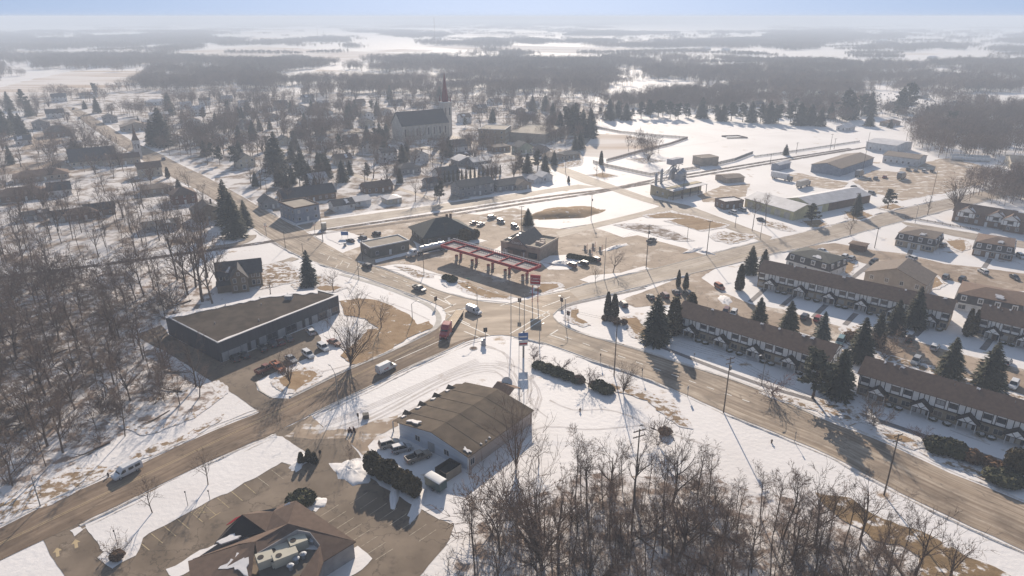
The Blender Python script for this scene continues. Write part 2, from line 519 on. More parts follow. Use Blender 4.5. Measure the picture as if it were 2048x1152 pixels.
# ---- lawns of dry grass showing through the snow
GRASS = [
    ([(680, 603), (718, 598), (751, 600), (776, 608), (802, 621), (820, 632), (830, 650), (855, 642), (865, 654), (840, 669), (812, 679), (790, 692), (784, 700), (754, 715), (718, 730), (703, 732), (677, 712), (708, 692), (728, 677), (738, 659), (759, 656), (728, 638), (688, 631)], 'grass'),
    ([(556, 758), (581, 745), (617, 743), (637, 748), (622, 763), (594, 778), (579, 778), (561, 766)], 'grass'),
    ([(0, 1005), (25, 1000), (76, 975), (145, 944), (211, 939), (203, 949), (152, 977), (101, 1002), (51, 1010), (33, 1028), (0, 1040), (-30, 1050)], 'grassy_snow'),
    ([(249, 928), (312, 890), (345, 880), (400, 855), (440, 838), (420, 855), (330, 898), (279, 918)], 'grassy_snow'),
    ([(1629, 987), (1701, 997), (1739, 1022), (1782, 1043), (1853, 1071), (1883, 1088), (1934, 1114), (1985, 1134), (2015, 1152), (2080, 1210), (1860, 1220), (1833, 1114), (1794, 1088), (1746, 1083), (1723, 1060), (1680, 1038), (1647, 1012)], 'ditch'),
    ([(1215, 765), (1258, 778), (1284, 781), (1324, 804), (1352, 824), (1375, 852), (1357, 849), (1324, 826), (1294, 800), (1263, 788), (1230, 783)], 'grassy_snow'),
    ([(1139, 621), (1154, 618), (1154, 636), (1175, 646), (1162, 649), (1142, 639)], 'grass'),
    ([(1243, 639), (1274, 636), (1289, 654), (1330, 672), (1324, 682), (1299, 682), (1269, 669), (1262, 655)], 'grass'),
    ([(790, 534), (817, 538), (857, 547), (862, 555), (835, 553), (805, 542)], 'grassy_snow'),
    ([(913, 566), (936, 566), (954, 575), (987, 586), (1019, 593), (1010, 598), (969, 594), (947, 587), (925, 576)], 'grass'),
    ([(1082, 568), (1113, 568), (1118, 575), (1082, 586), (1068, 583)], 'grass'),
    ([(1292, 432), (1342, 425), (1380, 432), (1452, 450), (1436, 455), (1396, 460), (1337, 442), (1368, 436), (1307, 437)], 'grass'),
    ([(1431, 473), (1452, 465), (1502, 470), (1507, 475), (1464, 486), (1438, 480)], 'grassy_snow'),
    ([(1236, 450), (1274, 449), (1312, 453), (1350, 466), (1383, 480), (1350, 480), (1312, 470), (1261, 458)], 'litter'),
    ([(512, 548), (540, 530), (575, 528), (590, 545), (600, 560), (560, 568), (520, 575)], 'grassy_snow'),
    ([(595, 568), (640, 553), (655, 562), (640, 568), (600, 575)], 'grassy_snow'),
    ([(638, 575), (655, 570), (682, 575), (668, 582), (645, 581)], 'grass'),
    ([(1680, 528), (1700, 523), (1712, 530), (1700, 545), (1690, 548)], 'grass'),
    ([(1890, 482), (1925, 480), (1932, 492), (1925, 503), (1905, 496)], 'grass'),
    ([(1840, 560), (1875, 555), (1885, 568), (1860, 580), (1845, 575)], 'grass'),
    ([(1380, 619), (1470, 640), (1560, 664), (1690, 700), (1690, 706), (1550, 672), (1400, 632)], 'grassy_snow'),
    ([(1780, 712), (1900, 750), (2060, 800), (2060, 815), (1900, 770), (1770, 725)], 'grassy_snow'),
    ([(1690, 660), (1720, 655), (1750, 668), (1740, 690), (1700, 690)], 'grassy_snow'),
    ([(1540, 789), (1590, 800), (1640, 822), (1610, 815), (1560, 800)], 'grassy_snow'),
    ([(1640, 800), (1700, 820), (1720, 838), (1690, 842), (1655, 826)], 'grassy_snow'),
    ([(1760, 866), (1800, 872), (1840, 888), (1810, 890), (1775, 876)], 'grass'),
    ([(1860, 905), (1920, 925), (1990, 958), (1960, 955), (1900, 930)], 'grassy_snow'),
    ([(1690, 425), (1720, 422), (1745, 432), (1720, 440), (1695, 436)], 'grass'),
    ([(1757, 415), (1785, 408), (1805, 415), (1780, 420)], 'grass'),
    ([(1605, 443), (1640, 440), (1655, 452), (1625, 455)], 'grass'),
    ([(1528, 442), (1560, 448), (1585, 460), (1560, 458), (1530, 450)], 'grassy_snow'),
    ([(1085, 297), (1165, 300), (1160, 330), (1120, 335), (1080, 315)], 'grassy_snow'),
    ([(1260, 318), (1290, 316), (1325, 322), (1290, 326)], 'grassy_snow'),
    ([(1180, 350), (1205, 346), (1232, 352), (1205, 356)], 'grass'),
    ([(240, 838), (330, 800), (420, 770), (440, 790), (380, 830), (300, 860)], 'litter_thin'),
]
for i, (pts, k) in enumerate(GRASS):
    if k != 'ditch' and len(pts) < 14:       # thinning snow round the bare patch
        gg = [G(*p) for p in pts]; cc = sum(gg, Vector()) / len(gg)
        ex = [cc + (p - cc) * (1 + 2.2 / max(3, (p - cc).length)) for p in gg]
        patch('thin_snow', [(p.x, p.y) for p in ex], M['flecked'], .105 + .002 * (i % 5), 1.0, 1.0, None, False)
    patch('dry_grass', pts, M[k], .12 + .002 * (i % 5), .8, 1.2)

# ---- paved yards
LOTS = [
    ('restaurant_lot', [(84, 1081), (157, 1049), (548, 866), (619, 831), (650, 858), (690, 872), (718, 905), (742, 955), (782, 978), (905, 1052), (890, 1095), (835, 1160), (760, 1280), (60, 1280), (128, 1152)], 'lot', .3),
    ('office_lot', [(269, 670), (340, 710), (416, 758), (482, 798), (520, 825), (583, 798), (543, 796), (515, 780), (512, 765), (545, 748), (600, 722), (650, 702), (642, 676), (622, 652), (445, 725), (338, 669), (322, 650)], 'lot', .3),
    ('gravel_drive', [(566, 873), (619, 831), (645, 856), (700, 862), (750, 842), (792, 832), (800, 850), (762, 868), (735, 892), (740, 930), (720, 908), (690, 880), (640, 880)], 'dirt', .8),
    ('station_forecourt', [(685, 506), (735, 488), (745, 478), (700, 470), (650, 460), (760, 448), (900, 425), (985, 432), (1060, 452), (1121, 458), (1187, 455), (1248, 475), (1274, 470), (1375, 498), (1411, 511), (1309, 538), (1182, 567), (1136, 579), (1085, 588), (1040, 597), (985, 585), (925, 562), (870, 545), (830, 531), (795, 528), (751, 534), (713, 524)], 'lot_light', .4),
    ('apartment_lot', [(1375, 549), (1430, 536), (1402, 556), (1440, 582), (1500, 608), (1563, 618), (1627, 638), (1690, 655), (1740, 668), (1830, 682), (1900, 702), (1990, 724), (2080, 748), (2080, 800), (1990, 772), (1880, 738), (1760, 704), (1640, 676), (1540, 650), (1400, 618), (1380, 606), (1270, 615), (1238, 602), (1290, 582)], 'lot_light', .4),
    ('apartment_lane', [(1604, 494), (1670, 486), (1744, 500), (1812, 508), (1890, 528), (1960, 535), (2080, 552), (2080, 580), (2000, 585), (1894, 560), (1848, 551), (1729, 527), (1680, 510), (1620, 504)], 'lot_light', .4),
    ('industrial_yard', [(1709, 363), (1743, 341), (1793, 343), (1830, 327), (1900, 315), (1985, 338), (1965, 368), (1890, 385), (1800, 402), (1730, 380)], 'dirt', 1.5),
    ('industrial_yard', [(1398, 392), (1440, 372), (1500, 368), (1490, 392), (1430, 405), (1405, 404)], 'dirt', 1.0),
    ('industrial_yard', [(1560, 350), (1600, 346), (1640, 356), (1700, 366), (1680, 380), (1610, 372)], 'dirt', 1.0),
    ('railway_yard', [(960, 430), (1030, 415), (1060, 425), (1060, 452), (1000, 455), (960, 445)], 'dirt', 1.0),
    ('church_lot', [(-40, 335), (60, 325), (130, 322), (150, 340), (120, 352), (-40, 345)], 'lot_light', .5),
    ('church_lot', [(70, 268), (110, 262), (130, 285), (80, 300), (40, 300)], 'lot_light', .5),
]
for i, (nm, pts, k, a) in enumerate(LOTS):
    patch(nm, pts, M[k], .036 + .0012 * i, a, 1.5)
# ---- snow islands lying on the paving
SNOWS = [
    [(166, 1047), (293, 986), (406, 930), (548, 869), (568, 873), (612, 905), (606, 925), (590, 932), (565, 925), (530, 945), (400, 1012), (285, 1076), (272, 1112), (224, 1138), (196, 1116), (206, 1106), (176, 1066)],
    [(140, 1062), (160, 1055), (166, 1062), (150, 1075)],
    [(674, 940), (700, 918), (725, 918), (742, 952), (720, 966), (690, 965)],
    [(742, 950), (765, 950), (905, 1042), (880, 1040), (800, 995), (755, 972)],
    [(618, 993), (640, 995), (645, 1010), (630, 1026), (605, 1015)],
    [(650, 1145), (715, 1090), (742, 1118), (720, 1140), (690, 1160), (640, 1165)],
    [(334, 1140), (400, 1100), (480, 1068), (500, 1072), (420, 1120), (350, 1160)],
    [(776, 539), (800, 531), (830, 533), (868, 547), (925, 565), (990, 588), (1040, 598), (1085, 588), (1125, 577), (1136, 580), (1020, 607), (950, 600), (880, 581), (827, 560)],
    [(1160, 560), (1182, 551), (1240, 546), (1290, 532), (1300, 537), (1240, 552), (1180, 566)],
    [(1078, 524), (1100, 512), (1145, 508), (1180, 520), (1168, 528), (1135, 540), (1095, 540)],
    [(985, 500), (1002, 492), (1010, 512), (995, 520)],
    [(748, 520), (818, 504), (822, 508), (752, 526)],
    [(820, 500), (930, 478), (960, 485), (850, 508)],
    [(826, 482), (850, 495), (960, 478), (975, 482), (880, 502), (835, 500)],
    [(650, 462), (690, 462), (720, 472), (700, 482), (680, 490), (655, 478)],
]
for i, pts in enumerate(SNOWS):
    patch('snow_bank', pts, M['snow'], .09 + .003 * (i % 3), .5, 1.2)
# ------------------------------------------------------------------ roads
ML = [(130, 213), (184, 258), (258, 303), (300, 330), (345, 356), (388, 375), (439, 407), (510, 458), (543, 480), (586, 505), (637, 527), (690, 543), (730, 555), (784, 575), (827, 590), (865, 605), (950, 640), (1028, 674), (1071, 680), (1137, 702), (1203, 727), (1264, 745), (1360, 783), (1446, 824), (1538, 860), (1571, 874), (1660, 909), (1769, 970), (1909, 1039), (2046, 1100), (2200, 1175)]
MR = [(153, 215), (198, 241), (242, 268), (269, 285), (321, 308), (364, 331), (399, 347), (444, 371), (495, 399), (510, 409), (578, 447), (606, 460), (642, 483), (685, 506), (713, 524), (751, 534), (776, 541), (827, 561), (880, 583), (950, 602), (1020, 610), (1106, 634), (1116, 646), (1147, 664), (1248, 692), (1299, 707), (1352, 725), (1451, 755), (1523, 781), (1645, 839), (1744, 875), (1807, 903), (1894, 944), (1965, 972), (2046, 1005), (2200, 1070)]
road('main_road', ML, MR, M['asphalt'], .06)
SU = [(-90, 1100), (1, 1057), (81, 1015), (162, 979), (228, 951), (282, 930), (343, 898), (431, 860), (520, 825), (583, 796), (698, 739), (738, 723), (776, 707), (835, 679), (875, 659), (895, 635), (930, 615)]
SL = [(-90, 1165), (1, 1121), (84, 1081), (157, 1049), (292, 984), (406, 928), (518, 879), (548, 866), (619, 831), (675, 803), (751, 768), (809, 737), (898, 699), (929, 684), (960, 675), (1000, 668), (1060, 655)]
road('side_road', SU, SL, M['asphalt_dark'], .07)
NL = [(1060, 668), (1106, 630), (1127, 608), (1198, 593), (1274, 575), (1375, 549), (1485, 524), (1540, 508), (1604, 496), (1757, 455), (1812, 440), (1904, 418), (2000, 395), (2080, 376)]
NU = [(985, 622), (1060, 596), (1136, 579), (1182, 567), (1309, 538), (1411, 511), (1490, 491), (1524, 483), (1591, 469), (1647, 455), (1741, 432), (1899, 397), (1970, 382), (2060, 362)]
road('cross_road', NU, NL, M['street'], .08)
patch('road_junction', [(866, 606), (884, 614), (893, 628), (890, 645), (878, 660), (900, 690), (935, 678), (960, 672), (1005, 670), (1035, 674), (1075, 682), (1120, 660), (1112, 645), (1106, 630), (1122, 612), (1160, 602), (1136, 580), (1075, 594), (1020, 608), (950, 602), (900, 590)],
      mat('junction_asphalt', (.225, .165, .112), (.42, .335, .25), scale=.14, lo=.42, hi=.68, detail=7, rough=.75, spec=.22, stretch=(.5, 1.6, 1), c3=(.15, .11, .075), lo3=.55, hi3=.7, scale3=.2), .09, .2, 2)
road('frontage_street', [(588, 452), (647, 440), (815, 418), (906, 404), (1028, 388), (1122, 374), (1157, 369)], [(600, 466), (642, 458), (738, 443), (865, 423), (1028, 400), (1071, 390), (1142, 379), (1198, 374)], M['street'], .05, .6)
road('mill_street', [(880, 272), (960, 292), (1040, 318), (1104, 338), (1172, 369), (1213, 377), (1241, 388), (1289, 404), (1327, 414), (1350, 423), (1426, 447), (1502, 474), (1530, 488)],
     [(895, 268), (980, 290), (1060, 313), (1127, 333), (1208, 364), (1274, 387), (1302, 397), (1370, 409), (1385, 414), (1502, 458), (1545, 474)], M['street'], .052, .3)
road('lot_road', [(1325, 411), (1294, 421), (1248, 432), (1172, 450), (1110, 463)], [(1345, 420), (1274, 436), (1187, 457), (1120, 475)], M['street'], .048, .3)
road('apartment_street', [(1800, 443), (1880, 455), (1955, 468), (2080, 488)], [(1812, 450), (1880, 466), (1944, 480), (2080, 502)], M['street'], .05, .3)
for ln, w in (([(700, 262), (820, 285), (900, 310), (960, 345), (905, 400)], 5), ([(560, 300), (720, 312), (860, 322), (950, 338)], 5), ([(300, 250), (420, 270), (560, 305)], 5),
              ([(450, 250), (620, 262), (880, 272)], 5), ([(100, 330), (230, 318), (320, 315)], 5), ([(100, 262), (180, 258)], 6), ([(150, 420), (330, 388), (400, 372)], 4), ([(1130, 200), (1180, 230), (1190, 262), (1120, 335)], 6),
              ([(505, 470), (500, 480), (470, 490), (400, 497)], 4), ([(592, 516), (560, 527), (520, 535), (490, 541)], 4), ([(690, 345), (790, 375), (870, 400)], 4)):
    strip('town_street', ln, w, M['street'], .045, .5)
strip('pavement', [(1312, 690), (1451, 744), (1538, 775), (1594, 791), (1706, 824), (1807, 858), (1858, 875), (1929, 898), (2000, 921), (2060, 942)], 1.5, M['walk'], .05, .1)
strip('pavement', [(890, 612), (880, 604), (850, 593), (800, 576)], 1.6, M['snow'], .05, .1)
strip('pavement', [(855, 668), (872, 655), (880, 640), (872, 620), (850, 606), (800, 586), (745, 566), (680, 548)], 1.6, M['concrete'], .05, .1)
strip('pavement', [(1118, 622), (1128, 612), (1200, 596), (1290, 576)], 1.4, M['walk'], .05, .1)
strip('pavement', [(1560, 490), (1640, 470), (1760, 440), (1812, 436)], 1.4, M['concrete'], .05, .1)
strip('pavement', [(500, 412), (540, 435), (575, 452)], 1.6, M['walk'], .05, .1)
strip('pavement', [(545, 485), (580, 503), (620, 523)], 1.4, M['walk'], .05, .1)
for a, b in (((1500, 604), (1530, 578)), ((1563, 613), (1590, 590)), ((1627, 635), (1652, 610)), ((1690, 650), (1712, 627)), ((1830, 672), (1850, 652)), ((1815, 517), (1822, 500)), ((1965, 540), (1980, 518)), ((1700, 560), (1740, 528)), ((1965, 700), (1985, 675))):
    strip('garden_path', [a, b], 1.6, M['walk'], .05, .1)
# kerbs
KERBS = [SU[9:], SL[8:14], ML[10:16], MR[14:21], MR[21:30], ML[17:22], NL[1:9], NU[1:8], NL[8:12], [(1121, 458), (1172, 450)], [(776, 539), (870, 547), (925, 564), (990, 588), (1040, 597)], [(512, 765), (515, 780), (543, 796)]]
for k in KERBS:
    kerb('kerb', k, M['concrete'], .3, .14)
# painted lines
def paint(pts, w=.18, m='paint', z=.10):
    a, b = G(*pts[0]), G(*pts[1])
    d = (b - a).normalized(); n = Vector((-d.y, d.x, 0)) * w / 2
    q = [a + n, b + n, b - n, a - n]
    vs = [(p.x, p.y, z) for p in q]
    fs = [(3, 2, 1, 0)]
    o = mobj('road_marking', vs, fs, M[m]); o['kind'] = 'structure'
    return o
for l in [((1040, 668), (1100, 630)), ((1020, 668), (1098, 622)), ((860, 590), (905, 612)), ((885, 621), (912, 608)), ((928, 663), (960, 676)), ((922, 645), (980, 672)), ((1000, 612), (1020, 606)),
          ((1034, 605), (1100, 628)), ((1020, 610), (1090, 634)), ((895, 628), (940, 650)), ((1080, 592), (1140, 582)), ((1085, 614), (1140, 594)), ((890, 626), (935, 616))]:
    paint(l, .4)
for l in [((1100, 670), (1116, 660)), ((1100, 670), (1130, 680)), ((888, 598), (902, 592)), ((905, 612), (890, 600))]:
    paint(l, .45)
# lane dashes and turn-lane boxes
for a, b, n in (((640, 506), (860, 588), 9), ((660, 500), (880, 592), 12), ((1130, 674), (1520, 812), 11), ((1180, 690), (1560, 838), 0)):
    for i in range(n):
        t0, t1 = i / n, (i + .4) / n
        paint(((a[0] + (b[0] - a[0]) * t0, a[1] + (b[1] - a[1]) * t0), (a[0] + (b[0] - a[0]) * t1, a[1] + (b[1] - a[1]) * t1)), .28)
for x, y in ((660, 512), (686, 521), (700, 527), (675, 530)):
    paint(((x, y), (x - 6, y + 9)), .2)
for a, b in (((-20, 1096), (870, 674)), ((-20, 1099), (870, 676))):
    paint((a, b), .12, 'paint_yellow', .085)
for a, b in (((1150, 596), (1500, 508)), ((1150, 598), (1500, 510))):
    paint((a, b), .12, 'paint_yellow', .095)
paint(((790, 722), (885, 680)), .25)
# parking bays
def bays(a0, a1, d, n, m='bay_paint', first=0):
    for i in range(first, n):
        t = i / (n - 1)
        x, y = a0[0] + (a1[0] - a0[0]) * t, a0[1] + (a1[1] - a0[1]) * t
        paint(((x, y), (x + d[0], y + d[1])), .14, m, .06)
bays((275, 1081), (488, 968), (24, 20), 9, 'bay_yellow')
bays((515, 955), (600, 912), (24, 18), 4)
bays((641, 1033), (750, 1121), (36, -23), 8)
bays((735, 985), (872, 1060), (-34, 23), 8)
for i in range(6):
    paint(((414 - i * 3.5 + 0, 1008 + i * 4 - 2), (395 + i * 8 - 12, 1036 - i * 1 - 6)), .12, 'bay_yellow', .06)
paint(((441, 1025), (418, 1039)), .14, 'paint_yellow', .06)
# yellow arrows at the lot entrance
for x, y in ((152, 1088), (115, 1105)):
    c = G(x, y)
    mb = MB()
    mb.add([(-.25, -1.2, 0), (.25, -1.2, 0), (.25, .2, 0), (.7, .2, 0), (0, 1.3, 0), (-.7, .2, 0), (-.25, .2, 0)], [(0, 1, 2, 3, 4, 5, 6)])
    o = mb.build('road_marking', M['paint_yellow']); o.location = (c.x, c.y, .06); o.rotation_euler = (0, 0, R(35)); o['kind'] = 'structure'
# railway: ballast with two rails per track
RAIL = [(-60, 564), (1, 556), (200, 530), (381, 506), (518, 487), (600, 473), (662, 465), (865, 437), (1020, 411), (1198, 385), (1299, 366), (1401, 351), (1538, 327), (1640, 310), (1726, 296), (1800, 284)]
RAIL2 = [(640, 462), (760, 444), (900, 424), (1020, 404), (1120, 390), (1230, 377), (1299, 361), (1401, 345), (1538, 322), (1700, 297)]
def railway(line):
    b = strip('railway_bed', line, 3.4, M['ballast'], .03, .5)
    pts = smooth_line([G(*p) for p in line])
    A, B = [], []
    for i, p in enumerate(pts):
        d = (pts[min(i + 1, len(pts) - 1)] - pts[max(i - 1, 0)]).normalized()
        n = Vector((-d.y, d.x, 0)) * .72
        A.append(p + n); B.append(p - n)
    for L in (A, B):
        kerb('rail', L, M['steel'], .14, .16, .03, ground=False)
railway(RAIL); railway(RAIL2)

# tyre ruts pressed into the snow round the shed and over the verges
M['rut'] = mat('packed_snow', (.55, .52, .51), (.45, .41, .38), scale=.4, rough=.8)
rr_ = random.Random(3)
RUTS = [[(650, 868), (720, 850), (790, 815), (860, 775), (930, 745), (980, 735), (1010, 750), (1020, 790)], [(655, 862), (730, 838), (820, 790), (900, 745), (970, 725), (1020, 735), (1035, 770)], [(660, 872), (740, 858), (800, 832), (880, 790)], [(640, 850), (720, 820), (800, 785), (880, 750), (950, 720)],
        [(990, 720), (1040, 730), (1060, 760), (1050, 800), (1090, 830)], [(1060, 760), (1080, 790), (1060, 830)], [(960, 690), (1000, 700), (1020, 720), (1018, 745)], [(1700, 372), (1760, 375), (1830, 370), (1900, 350), (1960, 330)], [(1710, 380), (1800, 384), (1890, 365), (1950, 345)]]
for L in RUTS:
    for k in range(2):
        dx, dy = rr_.uniform(-6, 6), rr_.uniform(-3, 3)
        for s in (0, 9):
            strip('tyre_rut', [(x + dx + s * .6, y + dy + s * .45) for x, y in L], .3, M['rut'], .012 + .0007 * k + .0003 * s, .06)

# ploughed ridges of dirty snow along the kerbs
def ridge(line, w, h, side, off=.7, seed=0):
    pts = smooth_line([G(*p) for p in line])
    L = sum((b - a).length for a, b in zip(pts[:-1], pts[1:]))
    pts, _ = resample(pts, max(3, int(L / 1.1)))
    vs, fs = [], []
    for i, p in enumerate(pts):
        d = (pts[min(i + 1, len(pts) - 1)] - pts[max(i - 1, 0)]).normalized()
        n = Vector((-d.y, d.x, 0)) * side
        k = max(.0, .55 + 1.3 * noise.noise(Vector((p.x * .11, p.y * .11, seed)))) * (1 + .5 * noise.noise(Vector((p.x * .9, p.y * .9, seed + 4))))
        c = p + n * (off + .35 * noise.noise(Vector((p.x * .3, p.y * .3, seed + 9))))
        for q, z in ((-.5, -.02), (-.18, h * .8), (.12, h), (.5, -.02)):
            x = c + n * (w * q * (.5 + .5 * k)); vs.append((x.x, x.y, z * k if z > 0 else z))
    for i in range(len(pts) - 1):
        for k in range(3):
            a = i * 4 + k; fs.append((a, a + 1, a + 5, a + 4))
    o = mobj('ploughed_snow', vs, fs, M['dirty_snow'], smooth=True); o['kind'] = 'structure'
for i, (ln, sd) in enumerate(((SU[:9], 1), (SU[9:15], 1), (SL[3:8], -1), (SL[8:15], -1), (ML[7:16], -1), (ML[17:], -1), (MR[9:13], 1), (MR[14:20], 1), (MR[22:], 1), (NL[2:6], -1), (NL[6:], -1), (NU[2:5], 1), (NU[5:8], 1), (NU[8:], 1))):
    ridge(ln, 1.1, .32, sd, .75, i)
    if i in (0, 2, 3): ridge(ln, .7, .16, sd, 1.9, i + 30)
# trodden trails
for L in ([(700, 730), (640, 745), (600, 752)], [(860, 640), (800, 612), (730, 592), (690, 560)], [(1100, 800), (1150, 825), (1200, 815), (1260, 830), (1330, 870)], [(1060, 860), (1110, 850), (1180, 862), (1290, 850)], [(430, 955), (400, 985), (330, 1000)], [(1400, 690), (1480, 715), (1560, 735)], [(1700, 800), (1680, 770), (1690, 740)], [(1900, 860), (1980, 890)], [(560, 590), (600, 580), (640, 590)], [(1250, 300), (1400, 290), (1500, 270), (1600, 262)], [(1240, 250), (1350, 262), (1450, 280)], [(1600, 870), (1680, 915), (1740, 960)], [(1280, 850), (1380, 880), (1450, 900)]):
    strip('trodden_trail', L, .5, M['rut'], .014, .35)
# ------------------------------------------------------------------ trees
M['bark'] = mat('grey_brown_bark', (.085, .061, .045), (.13, .096, .072), scale=2.0, rough=.95, spec=.1, obrand=.25)
M['twig'] = mat('bare_twigs', (.165, .115, .083), (.215, .156, .117), scale=.4, rough=.95, spec=.08, obrand=.25)
M['twig_red'] = mat('reddish_twigs', (.15, .085, .075), (.12, .07, .06), scale=.5, rough=.95, spec=.08, obrand=.2)
M['needle'] = mat('spruce_needles', (.040, .044, .027), (.092, .088, .056), scale=1.6, rough=.9, spec=.1, obrand=.2)
M['needle_blue'] = mat('blue_spruce_needles', (.048, .058, .046), (.10, .11, .09), scale=1.6, rough=.9, spec=.1, obrand=.2)
M['cedar'] = mat('cedar_foliage', (.055, .044, .022), (.12, .092, .045), scale=2.2, rough=.95, spec=.1, obrand=.2)
M['juniper'] = mat('juniper_foliage', (.045, .047, .024), (.10, .092, .048), scale=2.2, rough=.95, spec=.1, obrand=.2)
M['hedge_brown'] = mat('brown_winter_foliage', (.12, .07, .04), (.17, .10, .055), scale=1.4, rough=.95, spec=.1, obrand=.2)

def rvec(rng):
    while True:
        v = Vector((rng.uniform(-1, 1), rng.uniform(-1, 1), rng.uniform(-1, 1)))
        if .05 < v.length < 1: return v.normalized()

def branch(mb, rng, p, d, L, r, seg, wob, up, n, tip=.35):
    """one tapered, slightly crooked branch; returns its points with directions and radii"""
    pts = [(Vector(p), Vector(d), r)]
    for i in range(seg):
        d = (d + rvec(rng) * wob + Vector((0, 0, up))).normalized()
        q = p + d * (L / seg)
        r2 = r * (1 - (1 - tip) * (i + 1) / seg)
        mb.tube(p, q, pts[-1][2], r2, n, caps=False)
        p = q
        pts.append((Vector(p), Vector(d), r2))
    return pts

def side(rng, d, ang):
    o = d.orthogonal().normalized()
    o.rotate(Matrix.Rotation(rng.uniform(0, 2 * math.pi), 3, d))
    return (d * math.cos(ang) + o * math.sin(ang)).normalized()

def gen_bare(seed, h=12.0, style='round', fine=1.0):
    """returns (trunk MB, crown MB) of a leafless tree of height about h"""
    rng = random.Random(seed)
    T, C = MB(), MB()
    if style == 'vase':
        th, nl, la, lup, limbL, r0 = .12, 15, (.18, .42), .05, .85, .018
    elif style == 'pole':
        th, nl, la, lup, limbL, r0 = .62, 9, (.5, .9), .10, .34, .011
    elif style == 'shrub':
        th, nl, la, lup, limbL, r0 = .04, 13, (.3, .95), .03, .9, .012
    elif style == 'low':
        th, nl, la, lup, limbL, r0 = .22, 9, (.75, 1.25), .05, .62, .025
    else:
        th, nl, la, lup, limbL, r0 = .30, 8, (.45, .95), .07, .62, .020
    r = h * r0 * rng.uniform(.85, 1.2)
    lean = Vector((rng.uniform(-.1, .1), rng.uniform(-.1, .1), 1)).normalized()
    trunk = branch(T, rng, Vector((0, 0, -.15)), lean, h * th, r, 3, .06, .02, 6, .75)
    top = trunk[-1]
    if style in ('pole', 'round'):
        lead = branch(T, rng, top[0], top[1], h * (.34 if style == 'pole' else .45), top[2], 4, .14, .05, 5, .25)
        axis = trunk[2:] + lead
    else:
        axis = trunk[1:]
    for i in range(nl):
        t = (i + rng.random()) / nl
        k = t * (len(axis) - 1)
        j = min(int(k), len(axis) - 2)
        p = axis[j][0].lerp(axis[j + 1][0], k - j)
        d = axis[j][1]
        rr = axis[j][2] * rng.uniform(.45, .7)
        L = h * limbL * rng.uniform(.75, 1.1) * (1 - .45 * t if style in ('pole', 'round') else 1)
        ld = side(rng, d, rng.uniform(*la))
        limb = branch(T, rng, p, ld, L, rr, 4, .22, lup, 4, .25)
        for s in range(int(5 * fine) + (1 if style != 'shrub' else 0)):
            q = limb[rng.randint(1, 4)]
            sd = side(rng, q[1], rng.uniform(.4, .9))
            sl = L * rng.uniform(.3, .55)
            sub = branch(C, rng, q[0], sd, sl, max(.02, q[2] * .6), 3, .25, .07, 3, .4)
            for w in range(5):
                q2 = sub[rng.randint(1, 3)]
                td = side(rng, q2[1], rng.uniform(.35, .85))
                tw = branch(C, rng, q2[0], td, sl * rng.uniform(.35, .6), .022, 2, .25, .05, 3, .6)
                for x in range(2):
                    q3 = tw[rng.randint(0, 2)]
                    xd = side(rng, q3[1], rng.uniform(.4, .9))
                    e = q3[0] + xd * sl * rng.uniform(.18, .34)
                    sdv = xd.orthogonal().normalized() * .022
                    C.add([q3[0] - sdv, q3[0] + sdv, e], [(0, 1, 2)])
    return T, C

def gen_spruce(seed, h=12.0, width=.22, dense=1.0, irregular=.15, bare=.06):
    rng = random.Random(seed)
    T, C = MB(), MB()
    T.tube((0, 0, -.15), (0, 0, h * .5), h * .017, h * .009, 6)
    T.tube((0, 0, h * .5), (0, 0, h * .98), h * .009, h * .002, 5)
    nw = int(24 * dense)
    for i in range(nw):
        t = (i + .5 * rng.random()) / nw
        z = h * (bare + (1 - bare) * t ** .92)
        rad = h * width * (1 - t) ** .8 * (1 + .15 * rng.uniform(-1, 1)) + .12
        nb = max(5, int((12 - 6 * t) * dense))
        for b in range(nb):
            a = 2 * math.pi * (b + rng.random()) / nb
            L = rad * (1 + irregular * rng.uniform(-1.6, 1))
            u = Vector((math.cos(a), math.sin(a), 0)); s = Vector((-u.y, u.x, 0))
            droop = rng.uniform(.18, .42)
            up = rng.uniform(.1, .3) if t > .6 else 0
            base = Vector((0, 0, z))
            nseg = max(2, int(L / .75))
            for k in range(nseg):
                f0 = (k + rng.uniform(.1, .5)) / nseg
                c = base + u * (L * f0) + Vector((0, 0, (up - droop) * L * f0 * f0 + rng.uniform(-.12, .12)))
                w = (.30 + .55 * L * (1 - f0 * .75) / max(1, nseg)) * rng.uniform(.8, 1.25)
                ln = (L / nseg) * rng.uniform(1.0, 1.5)
                o = u * ln
                dz = Vector((0, 0, -droop * ln * .9))
                tl = Vector((0, 0, rng.uniform(-.25, .25) * w))
                C.add([c - s * w * .5 + tl, c + s * w * .5 - tl, c + s * w * .28 + o + dz, c - s * w * .28 + o + dz * 1.15], [(0, 1, 2, 3)])
                if rng.random() < .6:
                    C.add([c + Vector((0, 0, .12)) , c + o * .8 + s * w * .3 + Vector((0, 0, .1)), c + o * .4 - Vector((0, 0, w * .7))], [(0, 1, 2)])
    return T, C

